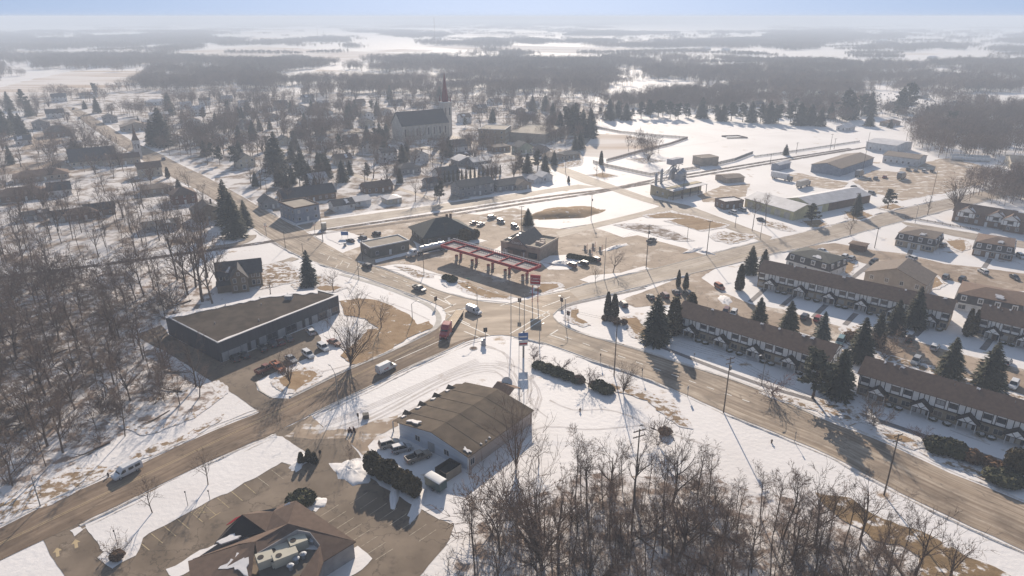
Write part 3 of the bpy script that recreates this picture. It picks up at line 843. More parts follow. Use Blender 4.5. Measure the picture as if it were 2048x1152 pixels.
def gen_blob(seed, h=4.0, rx=1.0, ry=1.0, n=900, leaf=.32, flame=False, base=.0, lumps=7):
    """dense evergreen shrub made of leaf-sized tufts over an uneven volume"""
    rng = random.Random(seed)
    C = MB()
    lump = [(rvec(rng), rng.uniform(.75, 1.1)) for _ in range(lumps)]
    for i in range(n):
        d = rvec(rng)
        k = 1.0
        for v, s in lump:
            k = max(k * .97, 1 + .28 * max(0, d.dot(v) - .55) * s * 2)
        rad = k * rng.uniform(.72, 1.0)
        z = min(.995, max(0.0, d.z * rad * .5 + .5))
        if flame:
            f = (1 - z) ** .55 * min(1, .6 + 2.2 * z)
            x, y = d.x / max(.25, math.hypot(d.x, d.y)) * f * rng.uniform(.7, 1) * rx, d.y / max(.25, math.hypot(d.x, d.y)) * f * rng.uniform(.7, 1) * ry
        else:
            x, y = d.x * rad * rx, d.y * rad * ry
        c = Vector((x, y, base + z * h * (1 if flame else .92)))
        if c.z < .02: c.z = .02 + rng.random() * .2
        nrm = (Vector((x / max(rx, .1), y / max(ry, .1), (z - .4) * 1.2)) + rvec(rng) * .8).normalized()
        a = nrm.orthogonal().normalized()
        a.rotate(Matrix.Rotation(rng.uniform(0, 6.28), 3, nrm))
        b = nrm.cross(a)
        s = leaf * rng.uniform(.6, 1.4)
        C.add([c - a * s - b * s * .5, c + a * s * .3 - b * s * .8, c + a * s + b * s * .3, c - a * s * .2 + b * s], [(0, 1, 2, 3)])
    T = MB().tube((0, 0, -.1), (0, 0, h * .55), .05 * h ** .5 + .03, .03, 5)
    return T, C

def gen_pine(seed, h=12.0):
    """broad irregular pine: visible trunk and clumped foliage"""
    rng = random.Random(seed)
    T, C = MB(), MB()
    tr = branch(T, rng, Vector((0, 0, -.15)), Vector((0, 0, 1)), h * .95, h * .018, 6, .05, .05, 6, .2)
    for i in range(26):
        t = .25 + .75 * (i + rng.random()) / 26
        k = t * 6 * .98; j = min(5, int(k))
        p = tr[j][0].lerp(tr[j + 1][0], k - j)
        L = h * .26 * (1.15 - t) ** .6 * rng.uniform(.6, 1.15)
        d = side(rng, Vector((0, 0, 1)), rng.uniform(1.0, 1.5))
        lb = branch(T, rng, p, d, L, .06, 2, .15, .12, 3, .3)
        for e in (lb[1][0], lb[2][0], lb[2][0] + rvec(rng) * .5):
            cr = h * rng.uniform(.05, .085)
            for q in range(22):
                v = rvec(rng); c = e + Vector((v.x * cr, v.y * cr, v.z * cr * .7)) * rng.uniform(.4, 1)
                a = rvec(rng); b = v.cross(a).normalized() if v.cross(a).length > .01 else v.orthogonal()
                s = cr * rng.uniform(.3, .55)
                C.add([c - a * s, c + b * s * .5, c + a * s, c - b * s * .5], [(0, 1, 2, 3)])
    return T, C

class Proto:
    """tree kind: mesh data that every individual shares"""
    def __init__(s, name, gens, h, tm, cm, with_trunk=True):
        s.name, s.h, s.var = name, h, []
        for T, C in gens:
            tme = bpy.data.meshes.new('trunk'); tme.from_pydata(T.v, [], T.f); tme.materials.append(tm)
            cme = bpy.data.meshes.new('crown'); cme.from_pydata(C.v, [], C.f); cme.materials.append(cm)
            s.var.append((tme, cme))
    def place(s, loc, h, rng, label, cat='tree', group=None, sxy=1.0, var=None, name=None):
        e = empty(name or s.name, loc, rng.uniform(0, 6.28))
        k = h / s.h
        e.scale = (k * sxy, k * sxy, k)
        tme, cme = s.var[rng.randrange(len(s.var)) if var is None else var]
        for nm, me in (('trunk', tme), ('crown', cme)):
            o = bpy.data.objects.new(nm, me); COL.objects.link(o); o.parent = e
        tag(e, label, cat, group)
        return e

PR = {
    'round': Proto('bare_tree', [gen_bare(i, 12, 'round') for i in range(5)], 12, M['bark'], M['twig']),
    'vase': Proto('bare_tree', [gen_bare(20 + i, 12, 'vase') for i in range(3)], 12, M['bark'], M['twig']),
    'pole': Proto('woodland_tree', [gen_bare(40 + i, 14, 'pole', 1.2) for i in range(6)], 14, M['bark'], M['twig']),
    'shrub': Proto('bare_shrub', [gen_bare(60 + i, 4, 'shrub') for i in range(4)], 4, M['bark'], M['twig']),
    'low': Proto('crab_apple_tree', [gen_bare(80 + i, 5, 'low') for i in range(3)], 5, M['bark'], M['twig_red']),
    'spruce': Proto('spruce_tree', [gen_spruce(100 + i, 12, .235, 1.3) for i in range(4)], 12, M['bark'], M['needle']),
    'bluespruce': Proto('spruce_tree', [gen_spruce(110, 12, .27, 1.35, .12, .0), gen_spruce(111, 12, .24, 1.3, .2, .05)], 12, M['bark'], M['needle_blue']),
    'pine': Proto('pine_tree', [gen_pine(120 + i) for i in range(3)], 12, M['bark'], M['needle']),
    'arbor': Proto('arborvitae', [gen_blob(130 + i, 6, .95, .95, 900, .22, True) for i in range(3)], 6, M['bark'], M['cedar']),
    'cedar': Proto('cedar_bush', [gen_blob(140 + i, 5, 1.9, 1.9, 1500, .24) for i in range(3)], 5, M['bark'], M['cedar']),
    'juniper': Proto('juniper_bush', [gen_blob(150 + i, 1.6, 1.5, 1.5, 800, .2) for i in range(3)], 1.6, M['bark'], M['juniper']),
    'brown': Proto('round_shrub', [gen_blob(160 + i, 1.6, .9, .9, 500, .16) for i in range(2)], 1.6, M['bark'], M['hedge_brown']),
}
def height_of(base, top_y):
    g = G(*base)
    lo, hi = 0.0, 60.0
    for _ in range(40):
        m = (lo + hi) / 2
        if P(g.x, g.y, m)[1] > top_y: lo = m
        else: hi = m
    return lo
RT = random.Random(11)
def tree(kind, base, top_y, label, cat='tree', group=None, sxy=1.0, var=None, name=None):
    return PR[kind].place(G(*base), height_of(base, top_y), RT, label, cat, group, sxy, var, name)

# --- single trees one can point at
SING = [
    ('bluespruce', (618, 571), 499, 'large dense blue spruce on the snow behind the dark flat-roofed office', 1.0),
    ('round', (718, 631), 574, 'bare lawn tree nearest the road corner on the brown grass', 1.0),
    ('round', (763, 655), 597, 'bare tree in the middle of the brown corner lawn', 1.0),
    ('vase', (701, 731), 632, 'big spreading bare tree beside the office parked cars', 1.05),
    ('vase', (580, 766), 706, 'bare tree on a small grass patch beside the orange truck', 1.0),
    ('round', (667, 583), 540, 'small bare tree standing in a grass ring by the spruce', 1.1),
    ('round', (541, 588), 553, 'small bare tree close behind the flat office roof', 1.1),
    ('vase', (1032, 938), 824, 'tall vase-shaped bare tree beside the metal shed wall', .72),
    ('round', (1078, 926), 876, 'small bare tree in snow beyond the shed corner', 1.1),
    ('round', (416, 970), 905, 'young bare street tree on the snow strip with a grass ring', .8),
    ('round', (305, 1026), 958, 'young bare street tree on the snow strip between two lamps', .8),
    ('vase', (1246, 786), 735, 'bare tree at the end of the juniper row', 1.0),
    ('low', (1068, 727), 690, 'little bare ornamental tree beside the blue pole sign', 1.0),
    ('low', (1122, 741), 706, 'little bare ornamental tree behind the long juniper', 1.0),
    ('low', (1177, 774), 731, 'crooked bare ornamental tree between two junipers', 1.0),
    ('low', (1545, 791), 744, 'red-twigged crab apple by the apartment pavement', 1.25),
    ('shrub', (1747, 852), 798, 'upright bare shrub tree on the apartment snow lawn', .8),
    ('low', (1845, 882), 850, 'small crooked crab apple on the shaded snow lawn', 1.2),
    ('round', (1226, 545), 502, 'bare tree on the snow island beside the filling station', 1.1),
    ('round', (1190, 566), 532, 'slim bare tree by the filling station road edge', .8),
    ('pole', (1504, 462), 400, 'bare roadside tree before the yellow warehouse', 1.1),
    ('pole', (1530, 452), 392, 'tallest bare roadside tree before the yellow warehouse', 1.1),
    ('round', (1700, 471), 436, 'bare street tree opposite the round pine', 1.0),
    ('round', (1855, 430), 392, 'slim bare street tree beside a leaning pole', .7),
    ('vase', (1912, 425), 358, 'large bare tree over the half-timbered row house', 1.0),
    ('vase', (1296, 324), 285, 'lone bare tree in the fenced snowy park', 1.1),
    ('round', (1193, 352), 330, 'thin bare sapling outside the park fence corner', .8),
    ('round', (1205, 351), 328, 'thin bare sapling beside two dark columnar evergreens', .8),
    ('pine', (1775, 417), 378, 'round-headed pine alone by the warehouse road', 1.5),
    ('pine', (1622, 446), 408, 'dark pine against the yellow warehouse gable', 1.6),
    ('spruce', (1712, 430), 386, 'dark spruce against the yellow warehouse long wall', 1.1),
    ('spruce', (1571, 310), 288, 'single small evergreen at the rail fence', 1.3),
    ('spruce', (1310, 684), 589, 'tall spruce at the gable end of the half-timbered apartments', 1.15),
    ('spruce', (1500, 547), 491, 'tall spruce at the corner of the upper apartment row', 1.1),
    ('spruce', (1527, 536), 497, 'shorter spruce beside the tall corner spruce', 1.15),
    ('spruce', (1516, 652), 594, 'spruce behind the apartment roof beside two parked cars', 1.15),
    ('spruce', (1575, 668), 601, 'spruce midway behind the lower apartment roof', 1.15),
    ('bluespruce', (1641, 686), 622, 'pale spruce at the right end of the middle apartment roof'.replace('right ', 'far '), 1.0),
    ('spruce', (1717, 722), 634, 'broad dark spruce between the two front apartment blocks', 1.15),
    ('spruce', (1752, 690), 622, 'slim spruce on the island beside the parking lane', .95),
    ('spruce', (1787, 668), 598, 'tall spruce against the upper apartment brown roof', 1.1),
    ('spruce', (1826, 655), 572, 'tallest spruce against the upper apartment brown roof', 1.0),
    ('pine', (1625, 796), 694, 'very broad pine hiding the corner of an apartment block', 1.45),
    ('spruce', (1674, 790), 697, 'spruce beside the very broad pine on the snow', 1.2),
    ('spruce', (1897, 750), 674, 'spruce in the parking island beside a pickup', 1.2),
    ('spruce', (1974, 775), 684, 'spruce above the brown roof beside silver parked cars', 1.2),
    ('arbor', (1932, 672), 617, 'tall columnar arborvitae by a row house door', 1.0),
    ('arbor', (1945, 672), 620, 'slimmer columnar arborvitae by a row house door', .9),
    ('arbor', (1215, 632), 584, 'columnar arborvitae of a pair at the corner shrubs', 1.1),
    ('arbor', (1228, 634), 588, 'fuller columnar arborvitae of a pair at the corner shrubs', 1.3),
    ('arbor', (1346, 668), 594, 'wide brown-green arborvitae touching the apartment gable', 1.5),
    ('arbor', (1380, 640), 586, 'wide arborvitae behind the apartment roof end', 1.9),
    ('arbor', (1356, 573), 540, 'small columnar evergreen beside the apartment entrance drive', 1.0),
    ('arbor', (1371, 578), 546, 'small loose columnar evergreen beside the apartment entrance drive', 1.3),
    ('arbor', (1478, 580), 528, 'dark columnar evergreen before the upper apartment gable', 1.2),
    ('arbor', (1202, 330), 302, 'taller columnar evergreen at the park fence corner', 1.2),
    ('arbor', (1137, 365), 352, 'single clipped evergreen on the street corner snow', 1.6),
    ('spruce', (1056, 450), 416, 'young spruce beside the filling station pole', 1.4),
    ('arbor', (336, 356), 334, 'teardrop evergreen by the white house and main street', 1.5),
    ('spruce', (358, 380), 357, 'young spruce at the main street corner', 1.4),
    ('spruce', (22, 328), 290, 'spruce standing by the pale car park', 1.0),
    ('spruce', (470, 474), 385, 'wide dark spruce over the main street', 1.15),
    ('spruce', (456, 448), 358, 'tallest spruce over the main street', 1.0),
    ('spruce', (492, 455), 400, 'smaller spruce leaning on the street-side pair', 1.1),
    ('spruce', (326, 292), 214, 'tall spruce cluster leader by the small steeple church', 1.35),
    ('spruce', (306, 290), 238, 'spruce beside the tall cluster leader', 1.2),
    ('spruce', (277, 246), 232, 'little pointed evergreen beside the small steeple', 1.0),
]
GRP = {}
for kind, b, ty, lab, sx in SING:
    lab = lab.replace('nearest the', 'closest to the').replace('right', 'far')
    tree(kind, b, ty, lab, 'tree' if kind not in ('shrub',) else 'shrub', None, sx)
# shrubs
SHR = [
    ('juniper', (1078, 735), 724, 'dark spreading juniper starting the row by the pole sign', 1.2), ('juniper', (1096, 742), 730, 'second dark juniper from the pole sign', 1.25), ('juniper', (1115, 749), 736, 'dark spreading juniper in the middle of the row', 1.2), ('juniper', (1135, 756), 744, 'dark juniper before the crooked ornamental tree', 1.15), ('juniper', (1155, 764), 753, 'low dark juniper at the crooked ornamental tree', 1.2),
    ('juniper', (1198, 777), 763, 'separate dark juniper past the crooked ornamental tree', 1.1), ('juniper', (1212, 784), 770, 'last dark juniper at the end of the row', 1.1),
    ('juniper', (1873, 900), 878, 'long low juniper beside the main road bend', 1.0), ('juniper', (1893, 904), 881, 'middle of the long low juniper by the road', 1.0), ('juniper', (1914, 910), 888, 'outer end of the long low juniper by the road', 1.0),
    ('brown', (1942, 922), 900, 'rust-brown round shrub beside the long juniper', 1.3), ('brown', (1975, 932), 914, 'middle rust-brown round shrub of three', 1.3), ('brown', (1996, 945), 924, 'rust-brown round shrub next to the loose evergreen', 1.3),
    ('juniper', (2008, 965), 944, 'low juniper at the foot of the loose evergreen', 1.4), ('cedar', (2028, 950), 898, 'tall loose evergreen bush at the road bend', .9), ('cedar', (2046, 940), 905, 'loose evergreen bush at the picture-edge road bend'.replace('picture-edge ', 'outer '), .8),
    ('brown', (1209, 641), 630, 'small round shrub at the foot of the columnar pair', 1.0), ('brown', (1222, 642), 631, 'small round shrub beside the columnar pair', 1.0), ('brown', (1233, 649), 635, 'reddish round shrub on the corner snow', 1.0), ('brown', (1248, 649), 638, 'outermost reddish round shrub on the corner snow', 1.0),
    ('juniper', (893, 559), 549, 'rounded clipped shrub on the station verge', 1.0), ('juniper', (905, 563), 552, 'rounded clipped twin shrub on the station verge', 1.0),
    ('cedar', (875, 484), 460, 'dark bush against the hipped-roof building corner', 1.0), ('cedar', (930, 482), 456, 'large dark bush under the hipped-roof eave', 1.4), ('cedar', (950, 478), 458, 'dark bush at the end of the hipped-roof building', 1.2), ('cedar', (850, 488), 474, 'low dark bush at the front of the hipped-roof building', 1.3),
    ('arbor', (603, 926), 904, 'brown clipped cone bush at the drive corner', 2.0), ('arbor', (618, 922), 898, 'rear clipped cone bush at the drive corner', 2.0), ('arbor', (630, 926), 904, 'green clipped cone bush at the drive corner', 1.9), ('juniper', (603, 1006), 986, 'dark ball bush at the restaurant gable', 1.2),
    ('shrub', (232, 1113), 1086, 'twiggy bare bush on the snow at the entrance', 1.5), ('brown', (235, 1118), 1103, 'brown low bush beside the twiggy entrance bush', 1.3),
    ('brown', (1700, 680), 664, 'brown twiggy shrub on the parking island', 1.6), ('shrub', (1770, 716), 676, 'sprawling bare shrub behind the front apartment roof', 1.5), ('shrub', (1315, 890), 846, 'brown bushy sapling on the snow above the wood', 1.0),
    ('brown', (1330, 868), 856, 'low weedy shrub on the brown strip', 1.6), ('shrub', (700, 920), 893, 'single twig sapling on the snow heap', .5),
]
for kind, b, ty, lab, sx in SHR:
    tree(kind, b, ty, lab, 'shrub', None, sx)
# hedge of cedars beside the shed
for i in range(6):
    t = i / 5
    tree('cedar', (748 + 82 * t, 948 + 43 * t), 902 + 46 * t + (i % 2) * 4, 'rounded dark cedar in the hedge beside the shed yard', 'shrub', 'cedar hedge beside the shed yard', .85)
# evergreen screen behind the grey duplex
for i in range(14):
    x = 890 + i * 8.5
    tree('arbor', (x, 365 - i * 1.2), 342 - i * 1.0, 'narrow evergreen in the screen behind the long grey house', 'shrub', 'evergreen screen', .8)
for i in range(8):
    x = 1140 + i * 7
    tree('juniper', (x, 516 + i * 1.0), 507 + i * 1.1, 'low evergreen in the short station hedge', 'shrub', 'short hedge beside the filling station', .8)
# shrubs at the half-timbered doors are placed with the buildings

def inside(pt, poly):
    x, y = pt; c = False
    for i in range(len(poly)):
        x1, y1 = poly[i]; x2, y2 = poly[i - 1]
        if (y1 > y) != (y2 > y) and x < (x2 - x1) * (y - y1) / (y2 - y1) + x1: c = not c
    return c
def scatter(poly, n, rng, mind, avoid=(), ground_uniform=True):
    """n well spaced ground points whose pixel lies inside the outline"""
    gp = [G(*p) for p in poly]
    x0, x1 = min(p.x for p in gp), max(p.x for p in gp)
    y0, y1 = min(p.y for p in gp), max(p.y for p in gp)
    out, tries = [], 0
    gpoly = [(p.x, p.y) for p in gp]
    while len(out) < n and tries < n * 60:
        tries += 1
        q = (rng.uniform(x0, x1), rng.uniform(y0, y1))
        if not inside(q, gpoly): continue
        px = P(q[0], q[1])
        if any(inside(px, a) for a in avoid): continue
        if any((q[0] - o[0]) ** 2 + (q[1] - o[1]) ** 2 < mind * mind for o in out): continue
        out.append(q)
    return out
# --- wood below the shed
W1 = [(1075, 1165), (1110, 1060), (1150, 1000), (1290, 970), (1380, 980), (1500, 1015), (1600, 1035), (1690, 1080), (1800, 1135), (1850, 1200), (1880, 1330), (1050, 1330)]
for q in scatter(W1, 150, RT, 2.5):
    k = 'pole' if RT.random() < .72 else 'round'
    PR[k].place((q[0], q[1], 0), RT.triangular(4.5, 15.0, 9), RT, 'bare tree in the dense wood beside the main road bend', 'tree', 'wood beside the main road bend', RT.uniform(.75, 1.05), name='woodland_tree')
for q in scatter(W1, 110, RT, 1.8):
    PR['shrub'].place((q[0], q[1], 0), RT.uniform(2.0, 4.8), RT, 'twiggy bare undergrowth shrub in the wood beside the main road bend', 'shrub', 'undergrowth beside the main road bend', 1.0)
for b, ty, k in (((1084, 1140), 968, 'vase'), ((1150, 1010), 880, 'pole'), ((1172, 1020), 900, 'pole'), ((1345, 1010), 880, 'round'), ((1630, 1090), 960, 'round'), ((1720, 1080), 955, 'round'), ((1830, 1152), 1020, 'round'), ((1900, 1175), 1060, 'round'), ((950, 1150), 995, 'pole'), ((1000, 1110), 985, 'round')):
    tree(k, b, ty, 'tall bare tree at the open edge of the wood by the main road bend', 'tree', 'edge trees of the wood by the road bend', 1.0)
for q in scatter([(880, 1160), (935, 1070), (1000, 1030), (1100, 1010), (1100, 1060), (1060, 1200), (900, 1300)], 16, RT, 4):
    PR[RT.choice(['pole', 'round', 'shrub'])].place((q[0], q[1], 0), RT.uniform(4, 11), RT, 'thin bare tree on the snow between the lot and the wood', 'tree', 'thin trees between the lot and the wood', .9, name='thin_tree')
# --- wood beside the dark office
W2 = [(-120, 700), (40, 640), (200, 600), (330, 585), (395, 600), (330, 640), (275, 668), (330, 730), (395, 775), (420, 800), (330, 835), (230, 890), (120, 930), (10, 980), (-150, 1010)]
for q in scatter(W2, 125, RT, 3.2):
    k = 'pole' if RT.random() < .6 else 'round'
    PR[k].place((q[0], q[1], 0), RT.triangular(5, 17, 10), RT, 'bare tree in the brown wood beside the dark flat-roofed office', 'tree', 'wood beside the flat-roofed office', RT.uniform(.75, 1.1), name='roadside_wood_tree')
for q in scatter(W2, 105, RT, 2.2):
    PR['shrub'].place((q[0], q[1], 0), RT.uniform(2.5, 5.5), RT, 'twiggy bare shrub under the wood beside the dark flat-roofed office', 'shrub', 'undergrowth beside the flat-roofed office', 1.1)
for b, ty in (((405, 603), 440), ((425, 607), 470), ((392, 575), 430), ((440, 585), 480), ((375, 590), 455), ((355, 560), 420), ((415, 555), 430)):
    tree('round', b, ty, 'very tall bare tree towering by the old gabled house', 'tree', 'tall trees by the old gabled house', .8)
# --- trees along the railway and behind the gardens
W3 = [(-60, 440), (150, 425), (330, 425), (440, 440), (440, 475), (390, 500), (250, 520), (100, 545), (-60, 560)]
for q in scatter(W3, 85, RT, 4.0):
    k = 'round' if RT.random() < .6 else 'pole'
    PR[k].place((q[0], q[1], 0), RT.uniform(9, 17), RT, 'bare tree on the snowy slope between the gardens and the railway', 'tree', 'trees between the gardens and the railway', RT.uniform(.7, 1.0), name='garden_tree')
W3b = [(-60, 565), (200, 545), (350, 520), (380, 560), (330, 580), (180, 605), (-80, 650)]
for q in scatter(W3b, 60, RT, 3.0):
    PR['round' if RT.random() < .5 else 'shrub'].place((q[0], q[1], 0), RT.uniform(5, 12), RT, 'bare tree or tall shrub on the wood side of the railway', 'tree', 'trees on the wood side of the railway', RT.uniform(.8, 1.0), name='railway_tree')

lg = MB().tube((0, 0, .2), (4.5, .3, .35), .2, .14, 6).tube((4.5, .3, .35), (7.5, -.2, .5), .14, .05, 6).tube((3, .2, .3), (4.6, 1.6, 1.1), .08, .03, 5).tube((5.2, .2, .4), (6.6, -1.3, 1.0), .07, .03, 5)
lme = bpy.data.meshes.new('fallen_log'); lme.from_pydata(lg.v, [], lg.f); lme.materials.append(M['bark'])
for W, n_, lab in ((W2, 22, 'fallen bare trunk lying in the wood beside the flat-roofed office'), (W1, 14, 'fallen bare trunk lying in the wood by the main road bend')):
    for q in scatter(W, n_, RT, 6):
        o = bpy.data.objects.new('fallen_log', lme); COL.objects.link(o); o.location = (q[0], q[1], -.08); o.rotation_euler = (0, 0, RT.uniform(0, 6.28)); k = RT.uniform(.7, 1.4); o.scale = (k, k, k)
        tag(o, lab, 'log', 'fallen trunks in the ' + ('office wood' if W is W2 else 'road bend wood'))
# ------------------------------------------------------------------ buildings
def plain(name, c, k=.12, **kw):
    return mat(name, c, tuple(x * (1 - k * 2) for x in c), scale=kw.pop('scale', .6), **kw)
M['white_wall'] = plain('white_siding', (.62, .62, .62))
M['cream_wall'] = plain('cream_siding', (.52, .47, .38))
M['tan_wall'] = plain('tan_siding', (.40, .33, .26))
M['beige_brick'] = plain('beige_brick', (.34, .27, .19))
M['brown_brick'] = plain('brown_brick', (.20, .13, .09))
M['grey_wall'] = plain('grey_siding', (.26, .26, .27))
M['blue_wall'] = plain('blue_grey_siding', (.27, .30, .36))
M['green_wall'] = plain('green_siding', (.35, .38, .28))
M['yellow_wall'] = plain('yellow_metal', (.58, .52, .30))
M['red_wall'] = plain('dark_red_siding', (.16, .07, .055))
M['stone_wall'] = plain('pale_stone', (.55, .51, .45))
M['roof_dark'] = plain('charcoal_shingles', (.085, .080, .080), rough=.9, scale=1.2)
M['roof_brown'] = plain('brown_shingles', (.165, .108, .077), rough=.9, scale=1.2)
M['roof_tan'] = plain('tan_shingles', (.19, .15, .12), rough=.9, scale=1.2)
M['roof_grey'] = plain('grey_shingles', (.12, .115, .11), rough=.9, scale=1.2)
M['roof_green'] = plain('green_grey_shingles', (.075, .078, .07), rough=.9, scale=1.2)
M['roof_metal'] = plain('pale_metal_roof', (.50, .49, .50), rough=.6, scale=.3)
M['roof_flat'] = mat('gravel_roof', (.30, .26, .21), (.22, .19, .15), scale=.3, rough=.9)
M['roof_tar'] = mat('tar_roof', (.085, .070, .056), (.13, .11, .09), scale=.25, rough=.9, detail=6)
M['trim'] = plain('white_trim', (.66, .65, .63), .06)
M['dark_trim'] = plain('dark_timber', (.035, .028, .026), .1)
M['brown_trim'] = plain('brown_trim', (.09, .055, .04), .1)
M['glass'] = mat('window_glass', (.03, .035, .045), rough=.12, spec=.6)
M['red'] = plain('red_enamel', (.36, .025, .035), .06, rough=.75, spec=.1)
M['charcoal'] = mat('charcoal_metal_panels', (.055, .058, .066), (.075, .078, .088), scale=.4, rough=.6, stretch=(3, 3, .1))
M['metal'] = plain('galvanised_metal', (.38, .39, .41), rough=.5, metal=.4)
M['pole_grey'] = plain('grey_steel', (.22, .22, .22), rough=.6)
M['pole_wood'] = plain('weathered_wood', (.11, .085, .065), rough=.95)

WCACHE = {}
WRNG = random.Random(21)
M['blind'] = mat('window_blind', (.38, .37, .36), rough=.5)
M['curtain'] = mat('window_curtain', (.16, .13, .11), rough=.4)
def window(parent, x, y, z, w, h, rz, frame_m='trim', glass='glass', name='window'):
    """framed window on a wall whose outward normal is local -y turned by rz; pane is a sub-part"""
    k = (round(w, 2), round(h, 2), frame_m)
    if k not in WCACHE:
        t = .09
        fb = MB().box(-w / 2 - t, w / 2 + t, -.06, .02, -t, 0).box(-w / 2 - t, w / 2 + t, -.06, .02, h, h + t).box(-w / 2 - t, -w / 2, -.06, .02, 0, h).box(w / 2, w / 2 + t, -.06, .02, 0, h)
        if w > .9: fb.box(-.03, .03, -.05, .02, 0, h)
        pb = MB().box(-w / 2, w / 2, -.025, .015, 0, h)
        fm = bpy.data.meshes.new('window'); fm.from_pydata(fb.v, [], fb.f); fm.materials.append(M[frame_m])
        pms = []
        for gm in (glass, glass, 'blind', glass, 'curtain'):
            pm = bpy.data.meshes.new('pane'); pm.from_pydata(pb.v, [], pb.f); pm.materials.append(M[gm]); pms.append(pm)
        WCACHE[k] = (fm, pms)
    fm, pms = WCACHE[k]
    pm = WRNG.choice(pms)
    o = bpy.data.objects.new(name, fm); COL.objects.link(o); o.parent = parent
    o.location = (x, y, z); o.rotation_euler = (0, 0, rz)
    p = bpy.data.objects.new('pane', pm); COL.objects.link(p); p.parent = o
    return o
def door(parent, x, y, w, h, rz, m='trim', z=0.0):
    k = ('door', w, h, m)
    if k not in WCACHE:
        b = MB().box(-w / 2, w / 2, -.06, .02, 0, h)
        me = bpy.data.meshes.new('door'); me.from_pydata(b.v, [], b.f); me.materials.append(M[m]); WCACHE[k] = me
    o = bpy.data.objects.new('door', WCACHE[k]); COL.objects.link(o); o.parent = parent
    o.location = (x, y, z); o.rotation_euler = (0, 0, rz)
    return o
SIDES = {'-y': 0.0, '+x': math.pi / 2, '+y': math.pi, '-x': -math.pi / 2}
def side_pt(x0, x1, y0, y1, s, t):
    if s == '-y': return x0 + (x1 - x0) * t, y0
    if s == '+y': return x0 + (x1 - x0) * t, y1
    if s == '-x': return x0, y0 + (y1 - y0) * t
    return x1, y0 + (y1 - y0) * t
def side_len(x0, x1, y0, y1, s): return (x1 - x0) if s[1] == 'y' else (y1 - y0)
def facing(ang, s):
    n = {'-y': (0, -1), '+y': (0, 1), '-x': (-1, 0), '+x': (1, 0)}[s]
    return math.sin(ang) * n[0] + math.cos(ang) * n[1] < -.05

def walls_gable(x0, x1, y0, y1, h, rh, axis):
    mb = MB().box(x0, x1, y0, y1, -.2, h)
    if rh > 0:
        if axis == 'x':
            ym = (y0 + y1) / 2
            for x in (x0, x1):
                mb.add([(x, y0, h), (x, y1, h), (x, ym, h + rh)], [(0, 1, 2)])
        else:
            xm = (x0 + x1) / 2
            for y in (y0, y1):
                mb.add([(x0, y, h), (x1, y, h), (xm, y, h + rh)], [(0, 1, 2)])
    return mb
def roof_gable(x0, x1, y0, y1, h, rh, axis, o=.45, t=.16):
    mb = MB()
    h = h + .06
    if axis == 'x':
        ym = (y0 + y1) / 2; s = rh / ((y1 - y0) / 2); d = s * o
        mb.slab((x0 - o, y0 - o, h - d), (x1 + o, y0 - o, h - d), (x1 + o, ym, h + rh), (x0 - o, ym, h + rh), t)
        mb.slab((x0 - o, ym, h + rh), (x1 + o, ym, h + rh), (x1 + o, y1 + o, h - d), (x0 - o, y1 + o, h - d), t)
    else:
        xm = (x0 + x1) / 2; s = rh / ((x1 - x0) / 2); d = s * o
        mb.slab((x0 - o, y0 - o, h - d), (xm, y0 - o, h + rh), (xm, y1 + o, h + rh), (x0 - o, y1 + o, h - d), t)
        mb.slab((xm, y0 - o, h + rh), (x1 + o, y0 - o, h - d), (x1 + o, y1 + o, h - d), (xm, y1 + o, h + rh), t)
    return mb
def roof_hip(x0, x1, y0, y1, h, rh, o=.5, t=.18):
    X0, X1, Y0, Y1 = x0 - o, x1 + o, y0 - o, y1 + o
    L, W = X1 - X0, Y1 - Y0
    mb = MB()
    if L >= W: a, b = (X0 + W / 2, (Y0 + Y1) / 2, h + rh), (X1 - W / 2, (Y0 + Y1) / 2, h + rh)
    else: a, b = ((X0 + X1) / 2, Y0 + L / 2, h + rh), ((X0 + X1) / 2, Y1 - L / 2, h + rh)
    c = [(X0, Y0, h), (X1, Y0, h), (X1, Y1, h), (X0, Y1, h)]
    lo = [(p[0], p[1], h - t) for p in c]
    v = c + [a, b] + lo
    if L >= W: f = [(0, 1, 5, 4), (1, 2, 5), (2, 3, 4, 5), (3, 0, 4)]
    else: f = [(0, 1, 4), (1, 2, 5, 4), (2, 3, 5), (3, 0, 4, 5)]
    f += [(6, 7, 1, 0), (7, 8, 2, 1), (8, 9, 3, 2), (9, 6, 0, 3), (9, 8, 7, 6)]
    mb.add(v, f)
    return mb
def roof_flat(root, x0, x1, y0, y1, h, rm, tm, pw=.3, ph=.45):
    r = MB().box(x0 + pw, x1 - pw, y0 + pw, y1 - pw, h, h + .05).build('roof', rm, root)
    MB().box(x0 - .1, x1 + .1, y0 - .1, y0 + pw, h, h + ph).box(x0 - .1, x1 + .1, y1 - pw, y1 + .1, h, h + ph).box(x0 - .1, x0 + pw, y0 + pw, y1 - pw, h, h + ph).box(x1 - pw, x1 + .1, y0 + pw, y1 - pw, h, h + ph).build('parapet', tm, root)
    return r
